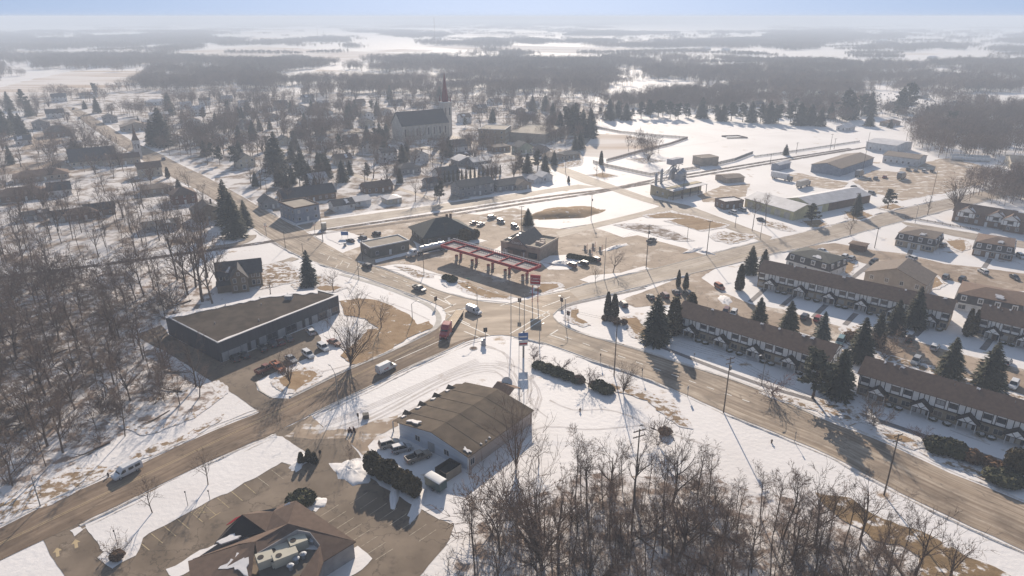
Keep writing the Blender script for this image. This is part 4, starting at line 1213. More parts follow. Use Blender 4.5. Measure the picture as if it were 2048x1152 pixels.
def snow_on_slope(root, a, b, c, d, seed=0, t=.08):
    """uneven patch of snow lying on a roof slope between four corner points"""
    rng = random.Random(seed)
    A, B, Cc, D = (Vector(p) for p in (a, b, c, d))
    n = 24
    ring = []
    for i in range(n):
        th = 2 * math.pi * i / n
        q = max(.35, min(1.0, .78 + .7 * noise.noise(Vector((math.cos(th) * 1.6 + seed, math.sin(th) * 1.6, seed * .7))) + .12 * rng.uniform(-1, 1)))
        u, v = .5 + .5 * max(-.9, min(.9, math.cos(th) * 1.25)) * q, .5 + .5 * max(-.9, min(.9, math.sin(th) * 1.25)) * q
        ring.append(A * (1 - u) * (1 - v) + B * u * (1 - v) + Cc * u * v + D * (1 - u) * v)
    up = Vector((0, 0, .26))
    top = [p + up for p in ring]
    mb = MB().add(ring + top, [tuple(range(n, 2 * n))] + [(i, (i + 1) % n, n + (i + 1) % n, n + i) for i in range(n)])
    return mb.build('snow_patch', M['snow'], root)

def auto_windows(root, ang, x0, x1, y0, y1, h, floors=1, every=3.2, w=1.0, wh=1.3, frame_m='trim', skip=(), z0=1.0, doors=True):
    for s in SIDES:
        if s in skip or not facing(ang, s): continue
        L = side_len(x0, x1, y0, y1, s)
        n = max(1, int(L / every))
        for f in range(floors):
            for i in range(n):
                x, y = side_pt(x0, x1, y0, y1, s, (i + .5) / n)
                if doors and f == 0 and i == n // 2 and s == '-y':
                    door(root, x, y, 1.0, 2.1, SIDES[s], 'trim'); continue
                window(root, x, y, z0 + f * (h / floors), w, wh, SIDES[s], frame_m)

GRID = None
def house(p, L, W, h, rh, wall, roof, label, axis='x', style='gable', ang=None, floors=None, name='house', cat='house', group=None, win=True, chimney=False, snow=None, over=.45, every=3.2, centre=True, parapet='trim'):
    """house whose front wall (local y = 0) has its middle at ground pixel p"""
    g = G(*p)
    a = GRID if ang is None else ang
    root = empty(name, g, a)
    x0, x1, y0, y1 = -L / 2, L / 2, 0, W
    fl = floors or (2 if h > 4.4 else 1)
    if style == 'gable':
        walls_gable(x0, x1, y0, y1, h, rh, axis).build('wall', M[wall], root)
        r = roof_gable(x0, x1, y0, y1, h, rh, axis, over).build('roof', M[roof], root)
    elif style == 'hip':
        MB().box(x0, x1, y0, y1, -.2, h).build('wall', M[wall], root)
        r = roof_hip(x0, x1, y0, y1, h, rh, over).build('roof', M[roof], root)
    else:
        MB().box(x0, x1, y0, y1, -.2, h).build('wall', M[wall], root)
        r = roof_flat(root, x0, x1, y0, y1, h, M[roof], M[parapet])
    if chimney:
        cx = x0 + (x1 - x0) * .7
        MB().box(cx - .35, cx + .35, W / 2 - .35, W / 2 + .35, h, h + rh + .9).build('chimney', M['brown_brick'], r)
    if win:
        auto_windows(root, a, x0, x1, y0, y1, h, fl, every)
    if snow is not None and style == 'gable' and axis == 'x':
        k0, k1 = snow
        snow_on_slope(r, (x0 + L * k0, y0, h), (x0 + L * k1, y0, h), (x0 + L * k1, W * .42, h + rh * .84), (x0 + L * k0, W * .42, h + rh * .84), int(p[0]))
    tag(root, label, cat, group)
    return root
_a, _b = G(660, 450), G(1150, 370)
GRID = math.atan2(_b.y - _a.y, _b.x - _a.x)
GP = GRID + math.pi / 2
_a, _b = G(1350, 664), G(1538, 725)
APT = math.atan2(_b.y - _a.y, _b.x - _a.x)

# ---------------------------------------------------------------- metal shed
def shed():
    o, ang, L, W = frame((937, 941), (800, 872), (1074, 852))
    # local x runs along the gable wall (towards the drive), local y along the long wall
    y0, y1 = min(0, W), max(0, W)
    root = empty('metal_shed', o, ang)
    m1 = mat('blue_white_metal_siding', (.50, .55, .62), (.42, .46, .52), scale=.35, rough=.55, stretch=(.2, .2, 4), spec=.3)
    m2 = mat('weathered_beige_siding', (.40, .34, .30), (.32, .27, .24), scale=.35, rough=.7, stretch=(.2, .2, 4))
    h, rh = 3.5, 1.7
    E = MB().box(.12, L, y0, y1, -.2, h)
    E.add([(.12, y0, h), (L, y0, h), (L / 2, y0, h + rh)], [(0, 1, 2)]).add([(.12, y1, h), (L, y1, h), (L / 2, y1, h + rh)], [(0, 1, 2)])
    E.build('wall', m1, root)
    MB().box(-.03, .115, y0 + .02, y1 - .02, -.2, h).build('side_wall', m2, root)
    rm = mat('brown_rolled_roofing', (.075, .057, .041), (.135, .104, .074), scale=.22, rough=.9, detail=9, lo=.36, hi=.66, spec=.1)
    r = roof_gable(0, L, y0, y1, h, rh, 'y', .35, .14).build('roof', rm, root)
    # roll seams
    SEAM = mat('roofing_seam', (.08, .061, .044), rough=.9)
    n = 5
    for k in range(1, n):
        y = y0 + (y1 - y0) * k / n
        MB().slab((-.3, y - .04, h + .08), (L / 2, y - .04, h + rh + .10), (L / 2, y + .04, h + rh + .10), (-.3, y + .04, h + .08), .03).build('seam', SEAM, r)
        MB().slab((L / 2, y - .04, h + rh + .10), (L + .3, y - .04, h + .08), (L + .3, y + .04, h + .08), (L / 2, y + .04, h + rh + .10), .06).build('seam', SEAM, r)
    # which y end carries the visible gable: the wall through the origin is y = 0
    s = '-y' if y0 == 0 else '+y'
    rz = SIDES[s]
    for t in (.30, .72):
        window(root, L * t, 0, 1.1, 1.3, 1.25, rz, 'trim')
    door(root, L * .52, 0, 1.9, 2.3, rz, 'metal')
    ext = W
    window(root, -.03, ext * .055, .9, 1.2, 1.4, SIDES['-x'], 'trim')
    MB().box(-.12, .2, min(0, ext * .004), max(0, ext * .004) + .1, 0, h).build('downpipe', M['trim'], root)
    snow_on_slope(r, (0, ext * .02, h), (2.2, ext * .02, h + .4), (2.2, ext * .07, h + .4), (0, ext * .07, h), 3)
    snow_on_slope(r, (L * .72, ext * .02, h + 1.3), (L * .93, ext * .02, h + .4), (L * .93, ext * .09, h + .4), (L * .72, ext * .09, h + 1.3), 4)
    for k, q in ((.2, .5), (.27, .3), (.33, .6)):
        snow_on_slope(r, (.2, ext * k, h), (.2 + q, ext * k, h + .15), (.2 + q, ext * (k + .02), h + .15), (.2, ext * (k + .02), h), 8)
    # porch with four little gabled dormers along the drive side
    pm = rm
    sgn = 1 if ext > 0 else -1
    pr = MB().slab((L + .3, ext * .02, h - .1), (L + 2.6, ext * .02, h - .9), (L + 2.6, ext * .98, h - .9), (L + .3, ext * .98, h - .1), .12).build('porch_roof', rm, root)
    for k in (.2, .42, .64, .86):
        yc = ext * k
        w = abs(ext) * .045
        MB().add([(L + 2.7, yc - w, h - .85), (L + 2.7, yc + w, h - .85), (L + 2.7, yc, h + .1), (L + .2, yc, h + .1)], [(0, 1, 2), (0, 2, 3), (1, 3, 2)]).build('porch_gable', pm, pr)
        snow_on_slope(pr, (L + .5, yc + w * 1.3, h - .1), (L + 1.9, yc + w * 1.3, h - .6), (L + 1.9, yc + w * 2.6, h - .6), (L + .5, yc + w * 2.6, h - .1), int(k * 50))
    for k in (.02, .27, .5, .73, .97):
        MB().box(L + 2.4, L + 2.6, ext * k - .1, ext * k + .1, -.1, h - .9).build('post', M['metal'], root)
    tag(root, 'large metal shed with low brown gable roof alone on the snowy corner lot', 'building')
    # lean-to at the back
    R2 = empty('canopy_shelter', G(1012, 800), ang)
    MB().slab((-2.6, -2.6, 3.0), (2.6, -2.6, 3.0), (2.6, 0, 4.2), (-2.6, 0, 4.2), .15).slab((-2.6, 0, 4.2), (2.6, 0, 4.2), (2.6, 2.6, 3.0), (-2.6, 2.6, 3.0), .15).build('roof', M['roof_brown'], R2)
    for x in (-2.3, 2.3):
        for y in (-2.2, 2.2):
            MB().box(x - .1, x + .1, y - .1, y + .1, -.1, 3.15).build('post', M['metal'], R2)
    tag(R2, 'small brown gabled shelter at the back of the metal shed', 'shelter')
    dome = gen_dome()
    return root
def gen_dome():
    mb = MB()
    n, k = 14, 5
    vs = [(0, 0, -.2)]
    for i in range(1, k + 1):
        a = i / k * 1.1
        for j in range(n):
            t = 2 * math.pi * j / n
            vs.append((math.sin(a) * math.cos(t), math.sin(a) * math.sin(t), .55 - .75 * math.cos(a)))
    fs = [(0, 1 + j, 1 + (j + 1) % n) for j in range(n)]
    for i in range(k - 1):
        for j in range(n):
            a = 1 + i * n + j; b = 1 + i * n + (j + 1) % n
            fs.append((a, a + n, b + n, b))
    mb.add(vs, fs)
    r = empty('satellite_dish', G(1013, 792))
    d = mb.build('dish', M['trim'], r, True); d.location = (0, 0, 3.6); d.rotation_euler = (R(50), 0, R(30)); d.scale = (1.6, 1.6, 1.6)
    MB().tube((0, 0, -.1), (0, 0, 3.6), .12, .1, 6).build('mast', M['metal'], r)
    tag(r, 'white satellite dish on a mast behind the metal shed', 'satellite dish')
shed()
# ---------------------------------------------------------------- dark office
def office():
    pts = [(338, 669), (442, 725), (680, 625), (636, 607), (575, 612), (518, 622)]
    g = [G(*p) for p in pts]
    # back corners are measured on the roof edge
    h = 5.6
    back = [G(636, 581, h), G(575, 586, h), G(518, 594, h), G(430, 614, h)]
    c = g[0]
    poly = [Vector((p.x - c.x, p.y - c.y)) for p in [g[0], g[1], g[2]] + back]
    root = empty('office_building', c)
    MB().prism([(p.x, p.y) for p in poly], -.2, h).build('wall', M['charcoal'], root)
    cen = sum(poly, Vector((0, 0))) / len(poly)
    inner = [p + (cen - p).normalized() * .45 for p in poly]
    deck = mat('brown_ballast_roof', (.042, .032, .025), (.07, .055, .043), scale=.3, rough=.95, spec=.1, detail=8, lo=.4, hi=.62)
    MB().prism([(p.x, p.y) for p in inner], h + .01, h + .06).build('roof', deck, root)
    n = len(poly)
    for i in range(n):
        a, b, a2, b2 = poly[i], poly[(i + 1) % n], inner[i], inner[(i + 1) % n]
        mm = M['snow'] if i in (1, 3, 4, 5, 6) else M['metal']
        if i in (1, 3, 4, 5, 6):
            k = 1.0 if i == 1 else 2.6
            e = (b - a).normalized(); nr = Vector((-e.y, e.x))
            if nr.dot(cen - a) < 0: nr = -nr
            N_ = 12; ring = [a + (b - a) * (q / N_) for q in range(N_ + 1)]
            inn = [p + nr * k * (.55 + .45 * abs(noise.noise(Vector((p.x * .25, p.y * .25, 2))) * 2)) for p in ring]
            MB().prism([(p.x, p.y) for p in ring + inn[::-1]], h + .03 + i * .004, h + .22).build('snow_edge', M['snow'], root)
        else:
            MB().prism([(a.x, a.y), (b.x, b.y), (b2.x, b2.y), (a2.x, a2.y)], h + .004, h + .25).build('parapet', mm, root)
    # roof vents and unit
    for p in ((451, 612), (523, 610), (430, 648), (518, 642)):
        q = G(p[0], p[1], h) - c
        MB().tube((q.x, q.y, h), (q.x, q.y, h + .6), .16, .16, 6).build('vent', M['metal'], root)
    q = G(578, 598, h) - c
    MB().box(q.x - 1.1, q.x + 1.1, q.y - .8, q.y + .8, h, h + 1.2).build('rooftop_unit', M['metal'], root)
    # glazed front along the parking side
    a, b = poly[1], poly[2]
    d = (b - a); L = d.length; ang = math.atan2(d.y, d.x)
    fr = lambda t: a + d * t
    pan = plain('pale_fluted_panel', (.36, .36, .36))
    for t0, t1, kind in ((.015, .06, 'p'), (.06, .155, 'g'), (.155, .2, 'p'), (.205, .225, 'd'), (.23, .265, 'p'), (.27, .29, 'd'), (.295, .35, 'p'), (.355, .44, 'g'), (.445, .505, 'p'), (.51, .6, 'g'), (.605, .65, 'p'), (.655, .675, 'd'), (.68, .71, 'p'), (.715, .735, 'd'), (.74, .79, 'p'), (.8, .875, 'g'), (.88, .92, 'p'), (.925, .99, 'g')):
        p = fr((t0 + t1) / 2); w = (t1 - t0) * L
        if kind == 'p':
            e = MB().box(-w / 2, w / 2, -.08, 0, .05, 2.5).build('panel', pan, root)
            e.location = (p.x, p.y, 0); e.rotation_euler = (0, 0, ang)
        elif kind == 'd':
            door(root, p.x, p.y, round(w * .8, 1), 2.3, ang, 'glass')
        else:
            window(root, p.x, p.y, .9, round(w - .3, 1), 1.5, ang, 'grey_wall')
    tag(root, 'long dark flat-roofed office with snow along its roof edges', 'building')
office()

# ---------------------------------------------------------------- half-timbered apartments
STUCCO = plain('white_stucco', (.86, .84, .80), .05)
TIMB = M['dark_trim']
def tudor(name, p0, p1, porches, label, depth=9.5, clip=None, brick='beige_brick', left_gable=True):
    o, ang, L, _ = frame(p0, p1)
    root = empty(name, o, ang)
    h1, h, rh = 2.8, 5.9, 2.4
    MB().box(0, L, 0, depth, -.2, h1).build('lower_wall', M[brick], root)
    up = walls_gable(0, L, -.25, depth, h, rh, 'x')
    up = MB().box(0, L, -.25, depth, h1 + .002, h)
    for x in (0, L):
        up.add([(x, -.25, h), (x, depth, h), (x, depth / 2, h + rh)], [(0, 1, 2)])
    up.build('upper_wall', STUCCO, root)
    r = roof_gable(0, L, -.25, depth, h, rh, 'x', .5).build('roof', M['roof_brown'], root)
    # horizontal boards
    MB().box(-.02, L + .02, -.33, -.255, h1 - .05, h1 + .22).build('timber', TIMB, root)
    MB().box(-.02, L + .02, -.33, -.255, h - .28, h - .05).build('timber', TIMB, root)
    for x in (0, L):
        s = -1 if x == 0 else 1
        xx = sorted((x + s * .01, x + s * .07))
        for y in (.0, depth * .25, depth * .5, depth * .75):
            MB().box(xx[0], xx[1], y, y + .16, h1, h).build('timber', TIMB, root)
        MB().box(xx[0], xx[1], -.2, depth, h - .1, h + .1).build('timber', TIMB, root)
    pxs = []
    for px in porches:
        g = G(*px) - o
        pxs.append(g.x * math.cos(ang) + g.y * math.sin(ang))
    sp = (pxs[-1] - pxs[0]) / max(1, len(pxs) - 1) if len(pxs) > 1 else 9
    # upper windows: two between neighbouring porches
    wx = []
    cs = [pxs[0] - sp] + pxs + [pxs[-1] + sp]
    for a, b in zip(cs[:-1], cs[1:]):
        wx += [a + (b - a) * .36, a + (b - a) * .64]
    wx = [x for x in wx if 1.0 < x < L - 1.0]
    vme = {}
    def post(x, w=.14, z0=h1 + .23, z1=h - .29):
        k = (round(w, 2), round(z1 - z0, 2))
        if k not in vme:
            b = MB().box(-w / 2, w / 2, -.33, -.255, 0, z1 - z0)
            me = bpy.data.meshes.new('timber'); me.from_pydata(b.v, [], b.f); me.materials.append(TIMB); vme[k] = me
        t = bpy.data.objects.new('timber', vme[k]); COL.objects.link(t); t.parent = root; t.location = (x, 0, z0)
    for x in wx:
        window(root, x, -.255, h1 + 1.05, 1.45, 1.05, 0, 'dark_trim')
        post(x - .95); post(x + .95)
        window(root, x, 0, .75, 1.6, 1.25, 0, 'cream_wall')
    for x in pxs:
        post(x - 1.0); post(x + .0); post(x + 1.0)
    post(.1, .2); post(L - .1, .2)
    # gabled porches
    for x in pxs:
        po = MB()
        d0 = -1.9
        po.slab((x - 2.4, d0 - .3, 2.3), (x, d0 - .3, 4.3), (x, -.26, 4.3), (x - 2.4, -.26, 2.3), .16)
        po.slab((x, d0 - .3, 4.3), (x + 2.4, d0 - .3, 2.3), (x + 2.4, -.26, 2.3), (x, -.26, 4.3), .16)
        pr = po.build('porch_roof', M['dark_trim'], root)
        MB().add([(x - 2.0, d0 - .3, 2.4), (x + 2.0, d0 - .3, 2.4), (x, d0 - .3, 4.08), (x - 2.0, d0 - .2, 2.4), (x + 2.0, d0 - .2, 2.4), (x, d0 - .2, 4.08)], [(0, 1, 2), (5, 4, 3)]).build('porch_gable', STUCCO, pr)
        MB().box(x - 2.0, x + 2.0, d0 - .37, d0 - .31, 2.34, 2.48).build('timber', TIMB, pr)
        for s in (-1, 1):
            MB().tube((x + s * 2.05, d0 - .34, 2.42), (x, d0 - .34, 4.12), .07, .07, 4).build('timber', TIMB, pr)
            MB().tube((x + s * .05, d0 - .34, 2.5), (x + s * .85, d0 - .34, 3.3), .06, .06, 4).build('timber', TIMB, pr)
            MB().box(x + s * 1.7 - .08, x + s * 1.7 + .08, d0, d0 + .16, -.1, 2.4).build('post', M['trim'], root)
            door(root, x + s * .52, -.01, .8, 2.1, 0, WRNG.choice(['trim', 'trim', 'cream_wall', 'trim', 'brown_trim']))
            window(root, x + s * 1.45, 0, .2, .75, 1.9, 0, 'dark_trim')
    if left_gable:
        for y in (depth * .3, depth * .7):
            window(root, -.005, y, h1 + .9, 1.0, 1.1, SIDES['-x'], 'dark_trim')
            window(root, L + .005, y, h1 + .9, 1.0, 1.1, SIDES['+x'], 'dark_trim')
    rs = random.Random(int(L * 10))
    for _ in range(5):
        x = rs.uniform(.5, L - 3); y = rs.uniform(0, .12)
        k0 = rs.uniform(.5, 1.6)
        if rs.random() < .6:
            snow_on_slope(r, (x, depth * .5 - .9, h + rh * .82), (x + k0, depth * .5 - .9, h + rh * .82), (x + k0, depth * .5 - .2, h + rh * .94), (x, depth * .5 - .2, h + rh * .94), int(x * 9))
    for x in (L * .18, L * .46, L * .74):
        MB().tube((x, depth * .36, h + rh * .7), (x, depth * .36, h + rh * .7 + .6), .09, .09, 6).build('vent_pipe', M['pole_grey'], r)
    # snow capped shrubs and clipped beds
    tag(root, label, 'apartment building')
    ca, sa = math.cos(ang), math.sin(ang)
    for i, x in enumerate(pxs):
        for dx in ((2.9, 4.9) if i % 2 == 0 else (2.8, 5.6)):
            X = x + dx
            if X > L - .5: continue
            lx, ly = X, -1.3
            w = (o.x + lx * ca - ly * sa, o.y + lx * sa + ly * ca, 0)
            e = PR['juniper'].place(w, .75, RT, 'snow-dusted clipped shrub under the windows of the ' + label.split(' row')[0].replace('long ', '') + ' row', 'shrub', 'clipped shrubs of the ' + name.replace('_', ' ') + ' ' + label.split()[0], 1.3)
            top = MB(); n = 9
            top.add([(math.cos(2 * math.pi * k / n) * 1.25 * (1 + .18 * math.sin(k * 2.3)), math.sin(2 * math.pi * k / n) * 1.25 * (1 + .18 * math.cos(k * 1.7)), 1.28) for k in range(n)] + [(0, 0, 1.62)], [(k, (k + 1) % n, n) for k in range(n)])
            top.build('snow_cap', M['snow'], e)
    return root
tudor('row_apartments', (1712, 787), (2128, 918), [(1754, 800), (1840, 828), (1932, 856), (2028, 887)], 'front half-timbered row beside the main road bend with snow-capped shrubs')
tudor('row_apartments', (1350, 664), (1652, 760), [(1382, 675), (1444, 694), (1509, 715), (1579, 738)], 'middle half-timbered row facing the shaded snow lawn by the road')
tudor('row_apartments', (1514, 573), (1892, 661), [(1540, 580), (1598, 594), (1657, 608), (1720, 623), (1786, 638), (1857, 654)], 'longest half-timbered row behind the parking lane with five paths')
tudor('row_apartments', (1950, 670), (2160, 722), [(1983, 678), (2047, 694)], 'short half-timbered row beside two columnar evergreens')

# ---------------------------------------------------------------- mansard houses
def mansard(p0, p1, p2, label, roofm='roof_green', brick='beige_brick', lower='beige_brick', nw=4, top=None, wstyle='trim'):
    o, ang, L, W = frame(p0, p1, p2)
    y0, y1 = min(0, W), max(0, W)
    root = empty('mansard_house', o, ang)
    h1, h2 = 2.7, 5.4
    MB().box(0, L, y0, y1, -.2, h1).build('wall', M[lower], root)
    e, i = .35, .45
    top_m = MB()
    lo = [(-e, y0 - e, h1), (L + e, y0 - e, h1), (L + e, y1 + e, h1), (-e, y1 + e, h1)]
    hi = [(i, y0 + i, h2), (L - i, y0 + i, h2), (L - i, y1 - i, h2), (i, y1 - i, h2)]
    top_m.add(lo + hi, [(3, 2, 1, 0), (0, 1, 5, 4), (1, 2, 6, 5), (2, 3, 7, 6), (3, 0, 4, 7)])
    mr = top_m.build('mansard', M['roof_dark'], root)
    roof_hip(i, L - i, y0 + i, y1 - i, h2, 1.5, .25, .12).build('roof', M[roofm], root)
    MB().box(-e - .03, L + e + .03, y0 - e - .06, y0 - e, h1 - .16, h1 + .04).build('fascia', M['trim'], root)
    for k in range(nw):
        x = L * (k + .5) / nw
        MB().box(x - .75, x + .75, -.14, .5, h1 + .35, h2 - .35).build('dormer', M['trim'], root)
        window(root, x, -.145, h1 + 1.0, 1.0, 1.1, 0, wstyle)
        if k in (0, nw - 1): window(root, x, 0, .7, 1.9, 1.35, 0, 'trim')
        else: door(root, x, 0, 1.1, 2.1, 0, 'trim'); window(root, x + 1.6, 0, .9, .7, 1.2, 0, 'trim')
    n2 = max(1, int((y1 - y0) / 3.5))
    for k in range(n2):
        y = y0 + (y1 - y0) * (k + .5) / n2
        for s, x in (('-x', -.06), ('+x', L + .06)):
            if facing(ang, s):
                MB().box(x - .08 if s == '-x' else x - .5, x + .5 if s == '-x' else x + .08, y - .7, y + .7, h1 + .35, h2 - .35).build('dormer', M['trim'], root)
                window(root, x - .09 if s == '-x' else x + .09, y, h1 + 1.0, .9, 1.1, SIDES[s], wstyle)
                window(root, 0 if s == '-x' else L, y, .9, .9, 1.1, SIDES[s], 'trim')
    tag(root, label, 'house')
    snow_on_slope(root, (L * .5, y0 + 1.2, h2 + .2), (L * .75, y0 + 1.2, h2 + .2), (L * .72, y0 + 3.2, h2 + .9), (L * .55, y0 + 3.2, h2 + .9), int(L * 7))
    return root
mansard((1571, 533), (1655, 558), (1682, 541), 'mansard fourplex with green-grey roof behind the longest half-timbered row', 'roof_green', lower='white_wall')
mansard((1789, 491), (1865, 506), (1890, 492), 'mansard fourplex with tan roof and brown base above the lane', 'roof_tan')
mansard((1943, 510), (2023, 523), (2048, 507), 'mansard fourplex with reddish roof and white entrance surround', 'roof_brown', lower='brown_brick')
mansard((1905, 618), (2040, 646), (2070, 622), 'mansard house with snow patch and pale lower wall behind the short row', 'roof_brown', lower='white_wall', nw=4)
# big gabled house
house((1782, 590), 18.0, 13.0, 6.0, 3.4, 'tan_wall', 'roof_tan', 'large tan gabled house with a dark shaded roof slope between the lanes', axis='y', ang=APT, floors=2, every=4.2)
MB_shed = house((1712, 502), 5.5, 4.5, 2.6, .5, 'brown_brick', 'roof_brown', 'small dark brown outbuilding with a scrap of snow on its roof', style='hip', ang=APT, win=False, name='outbuilding', cat='shed')
for i, (px, lab) in enumerate((((1960, 452), 'half-timbered gabled row behind the apartment street near the big bare tree'), ((2050, 470), 'half-timbered gabled row partly hidden at the street end'))):
    rt = house(px, 22 if i == 0 else 16, 10, 5.2, 2.6, 'brown_brick', 'roof_brown', lab, ang=APT, floors=2, name='gabled_row', cat='apartment building')
    for x in (-6, 5):
        MB().add([(x - 3.2, -.35, 2.9), (x + 3.2, -.35, 2.9), (x + 3.2, -.35, 5.0), (x, -.35, 7.3), (x - 3.2, -.35, 5.0), (x, 4, 7.3)], [(0, 1, 2, 3, 4)]).build('gable_front', STUCCO, rt)
        MB().slab((x - 3.6, -.9, 4.9), (x, -.9, 7.5), (x, 4.6, 7.5), (x - 3.6, 2, 4.9), .15).slab((x, -.9, 7.5), (x + 3.6, -.9, 4.9), (x + 3.6, 2, 4.9), (x, 4.6, 7.5), .15).build('cross_roof', M['roof_brown'], rt)
        snow_on_slope(rt, (x + .6, -.5, 7.0), (x + 3.2, -.5, 5.3), (x + 3.2, 1.6, 5.3), (x + .6, 3.4, 7.0), 5)
        for dx in (-2.4, -1, 1, 2.4):
            MB().box(x + dx - .08, x + dx + .08, -.42, -.355, 2.9, 5.2).build('timber', TIMB, rt)
        window(rt, x, -.36, 3.6, 1.6, 1.1, 0, 'dark_trim')

# ---------------------------------------------------------------- filling station
def text_obj(name, s, size, m, parent, loc, rot):
    cu = bpy.data.curves.new(name, 'FONT'); cu.body = s; cu.size = size; cu.extrude = .02; cu.align_x = 'CENTER'; cu.align_y = 'CENTER'
    cu.materials.append(m)
    tmp = bpy.data.objects.new(name, cu); COL.objects.link(tmp)
    dg = bpy.context.evaluated_depsgraph_get()
    me = bpy.data.meshes.new_from_object(tmp.evaluated_get(dg))
    bpy.data.objects.remove(tmp)
    t = bpy.data.objects.new(name, me); COL.objects.link(t); t.parent = parent
    t.location = loc; t.rotation_euler = rot
    return t
def station():
    h = 5.0
    a, b, c = G(881, 492, h), G(1056, 543, h), G(1076, 527, h)
    d = b - a; ang = math.atan2(d.y, d.x); L = d.length
    W = -math.sin(ang) * (c - b).x + math.cos(ang) * (c - b).y
    W = 7.2
    root = empty('station_canopy', (a.x, a.y, 0), ang)
    t = .55
    for nm, bx in (('fascia', (0, L, 0, .4)), ('fascia', (0, L, W - .4, W)), ('fascia', (0, .4, .4, W - .4)), ('fascia', (L - .4, L, .4, W - .4))):
        MB().box(bx[0], bx[1], bx[2], bx[3], h - .45, h + .55).build(nm, M['red'], root)
    MB().box(.4, L - .4, .4, W - .4, h - .35, h - .1).build('deck', mat('dusty_canopy_deck', (.20, .17, .16), (.30, .27, .26), scale=.3), root)
    for k in range(1, 6):
        x = L * k / 6
        MB().box(x - .2, x + .2, .4, W - .4, h - .1, h + .35).build('crossbeam', M['red'], root)
    n = 44
    vr = MB()
    for k in range(n):
        x = L * (k + .5) / n
        MB().box(x - .09, x + .09, W - .46, W - .38, h + .56, h + 1.3).build('baluster', M['trim'], root)
    MB().box(0, L, W - .5, W - .34, h + 1.3, h + 1.46).build('rail', M['trim'], root)
    MB().box(.0, .14, .4, W - .5, h + 1.05, h + 1.17).build('rail', M['trim'], root)
    for k in range(5):
        x = L * (.16 + k * .19)
        for y in (W * .5,):
            MB().box(x - .14, x + .14, y - .14, y + .14, -.1, h - .35).build('column', M['red'], root)
    tag(root, 'long red filling station canopy with an open lattice roof', 'canopy')
    ca, sa = math.cos(ang), math.sin(ang)
    for k in range(5):
        x = L * (.16 + k * .19); y = W * .25
        for yy in (W * .34, W * .66):
            wx, wy = a.x + (x - .9) * ca - yy * sa, a.y + (x - .9) * sa + yy * ca
            p = empty('fuel_pump', (wx, wy, 0), ang)
            MB().box(-.7, .7, -1.0, 1.0, -.05, .16).build('island', M['concrete'], p)
            MB().box(-.38, .38, -.42, .42, .16, 1.75).build('cabinet', plain('pump_cream', (.45, .40, .33)), p)
            MB().box(-.42, .42, -.46, .46, 1.75, 2.15).build('head', M['red'], p)
            MB().box(-.25, .25, -.47, -.425, 1.1, 1.5).build('display', M['glass'], p)
            tag(p, 'cream and red fuel pump on a concrete island under the canopy', 'fuel pump', 'fuel pumps under the canopy')
    # store
    o, ang2, L2, W2 = frame((1002, 507), (1080, 522), (1130, 503))
    s = empty('station_store', o, ang2)
    yy0, yy1 = min(0, W2), max(0, W2)
    hh = 4.6
    wall = plain('store_brick', (.36, .28, .22))
    MB().box(0, L2, yy0, yy1, -.2, hh).build('wall', wall, s)
    r = roof_flat(s, 0, L2, yy0, yy1, hh, M['roof_flat'], plain('store_cornice', (.50, .42, .34)), .35, .7)
    xm = L2 * .42
    gw = L2 * .24
    MB().add([(xm - gw, -.25, hh + .0), (xm + gw, -.25, hh + .0), (xm, -.25, hh + 3.4), (xm - gw, yy1 * .92, hh), (xm + gw, yy1 * .92, hh), (xm, yy1 * .92, hh + 3.4)], [(0, 1, 2), (5, 4, 3)]).build('gable', plain('store_gable', (.26, .21, .18)), s)
    MB().slab((xm - gw - .4, -.7, hh - .1), (xm, -.7, hh + 3.65), (xm, yy1 * .93, hh + 3.65), (xm - gw - .4, yy1 * .93, hh - .1), .15).slab((xm, -.7, hh + 3.65), (xm + gw + .4, -.7, hh - .1), (xm + gw + .4, yy1 * .93, hh - .1), (xm, yy1 * .93, hh + 3.65), .15).build('gable_roof', M['roof_grey'], s)
    text_obj('lettering', 'Casey\u2019s', 1.5, M['trim'], s, (xm, -.30, hh + 1.0), (R(90), 0, 0))
    for t0, w in ((.12, 2.4), (.42, 3.4), (.82, 3.6)):
        window(s, L2 * t0, 0, .5, w, 2.0, 0, 'brown_trim')
    MB().box(xm - gw, xm + gw, -2.0, -.02, 2.9, 3.1).build('awning', M['brown_trim'], s)
    for x in (xm - gw + .2, xm + gw - .2):
        MB().box(x - .15, x + .15, -1.9, -1.6, -.1, 2.9).build('post', M['trim'], s)
    for x, y in ((.78, .35), (.86, .45), (.78, .6), (.9, .3)):
        MB().box(L2 * x - .8, L2 * x + .8, yy1 * y - .6, yy1 * y + .6, hh + .06, hh + 1.1).build('rooftop_unit', plain('unit_beige', (.5, .42, .36)), s)
    for x, y in ((.08, .3), (.14, .6), (.1, .8)):
        MB().box(L2 * x - .5, L2 * x + .5, yy1 * y - .5, yy1 * y + .5, hh + .06, hh + .8).build('rooftop_unit', M['metal'], s)
    tag(s, 'brown brick station store with a grey gable and white script sign', 'shop')
    for i, (px, py) in enumerate(((1170, 500), (1186, 496), (1180, 508), (1200, 503))):
        gq = G(px, py); p = empty('fuel_pump', gq, ang2)
        MB().box(-.9, .9, -.7, .7, -.02, .2).build('island', M['concrete'], p)
        MB().box(-.4, .4, -.35, .35, .2, 2.0).build('cabinet', plain('pump_cream', (.45, .40, .33)), p)
        MB().tube((.7, .4, .2), (.7, .4, 2.6), .09, .09, 6).build('bollard', M['red'], p)
        tag(p, 'open-air diesel pump on the concrete pad beyond the store', 'fuel pump', 'diesel pumps beyond the store')
    # pole sign
    g = G(1070, 605)
    p = empty('pole_sign', g, R(-12))
    for x in (-.9, .9):
        MB().tube((x, 0, -.1), (x, 0, 6.6), .12, .12, 8).build('post', M['red'], p)
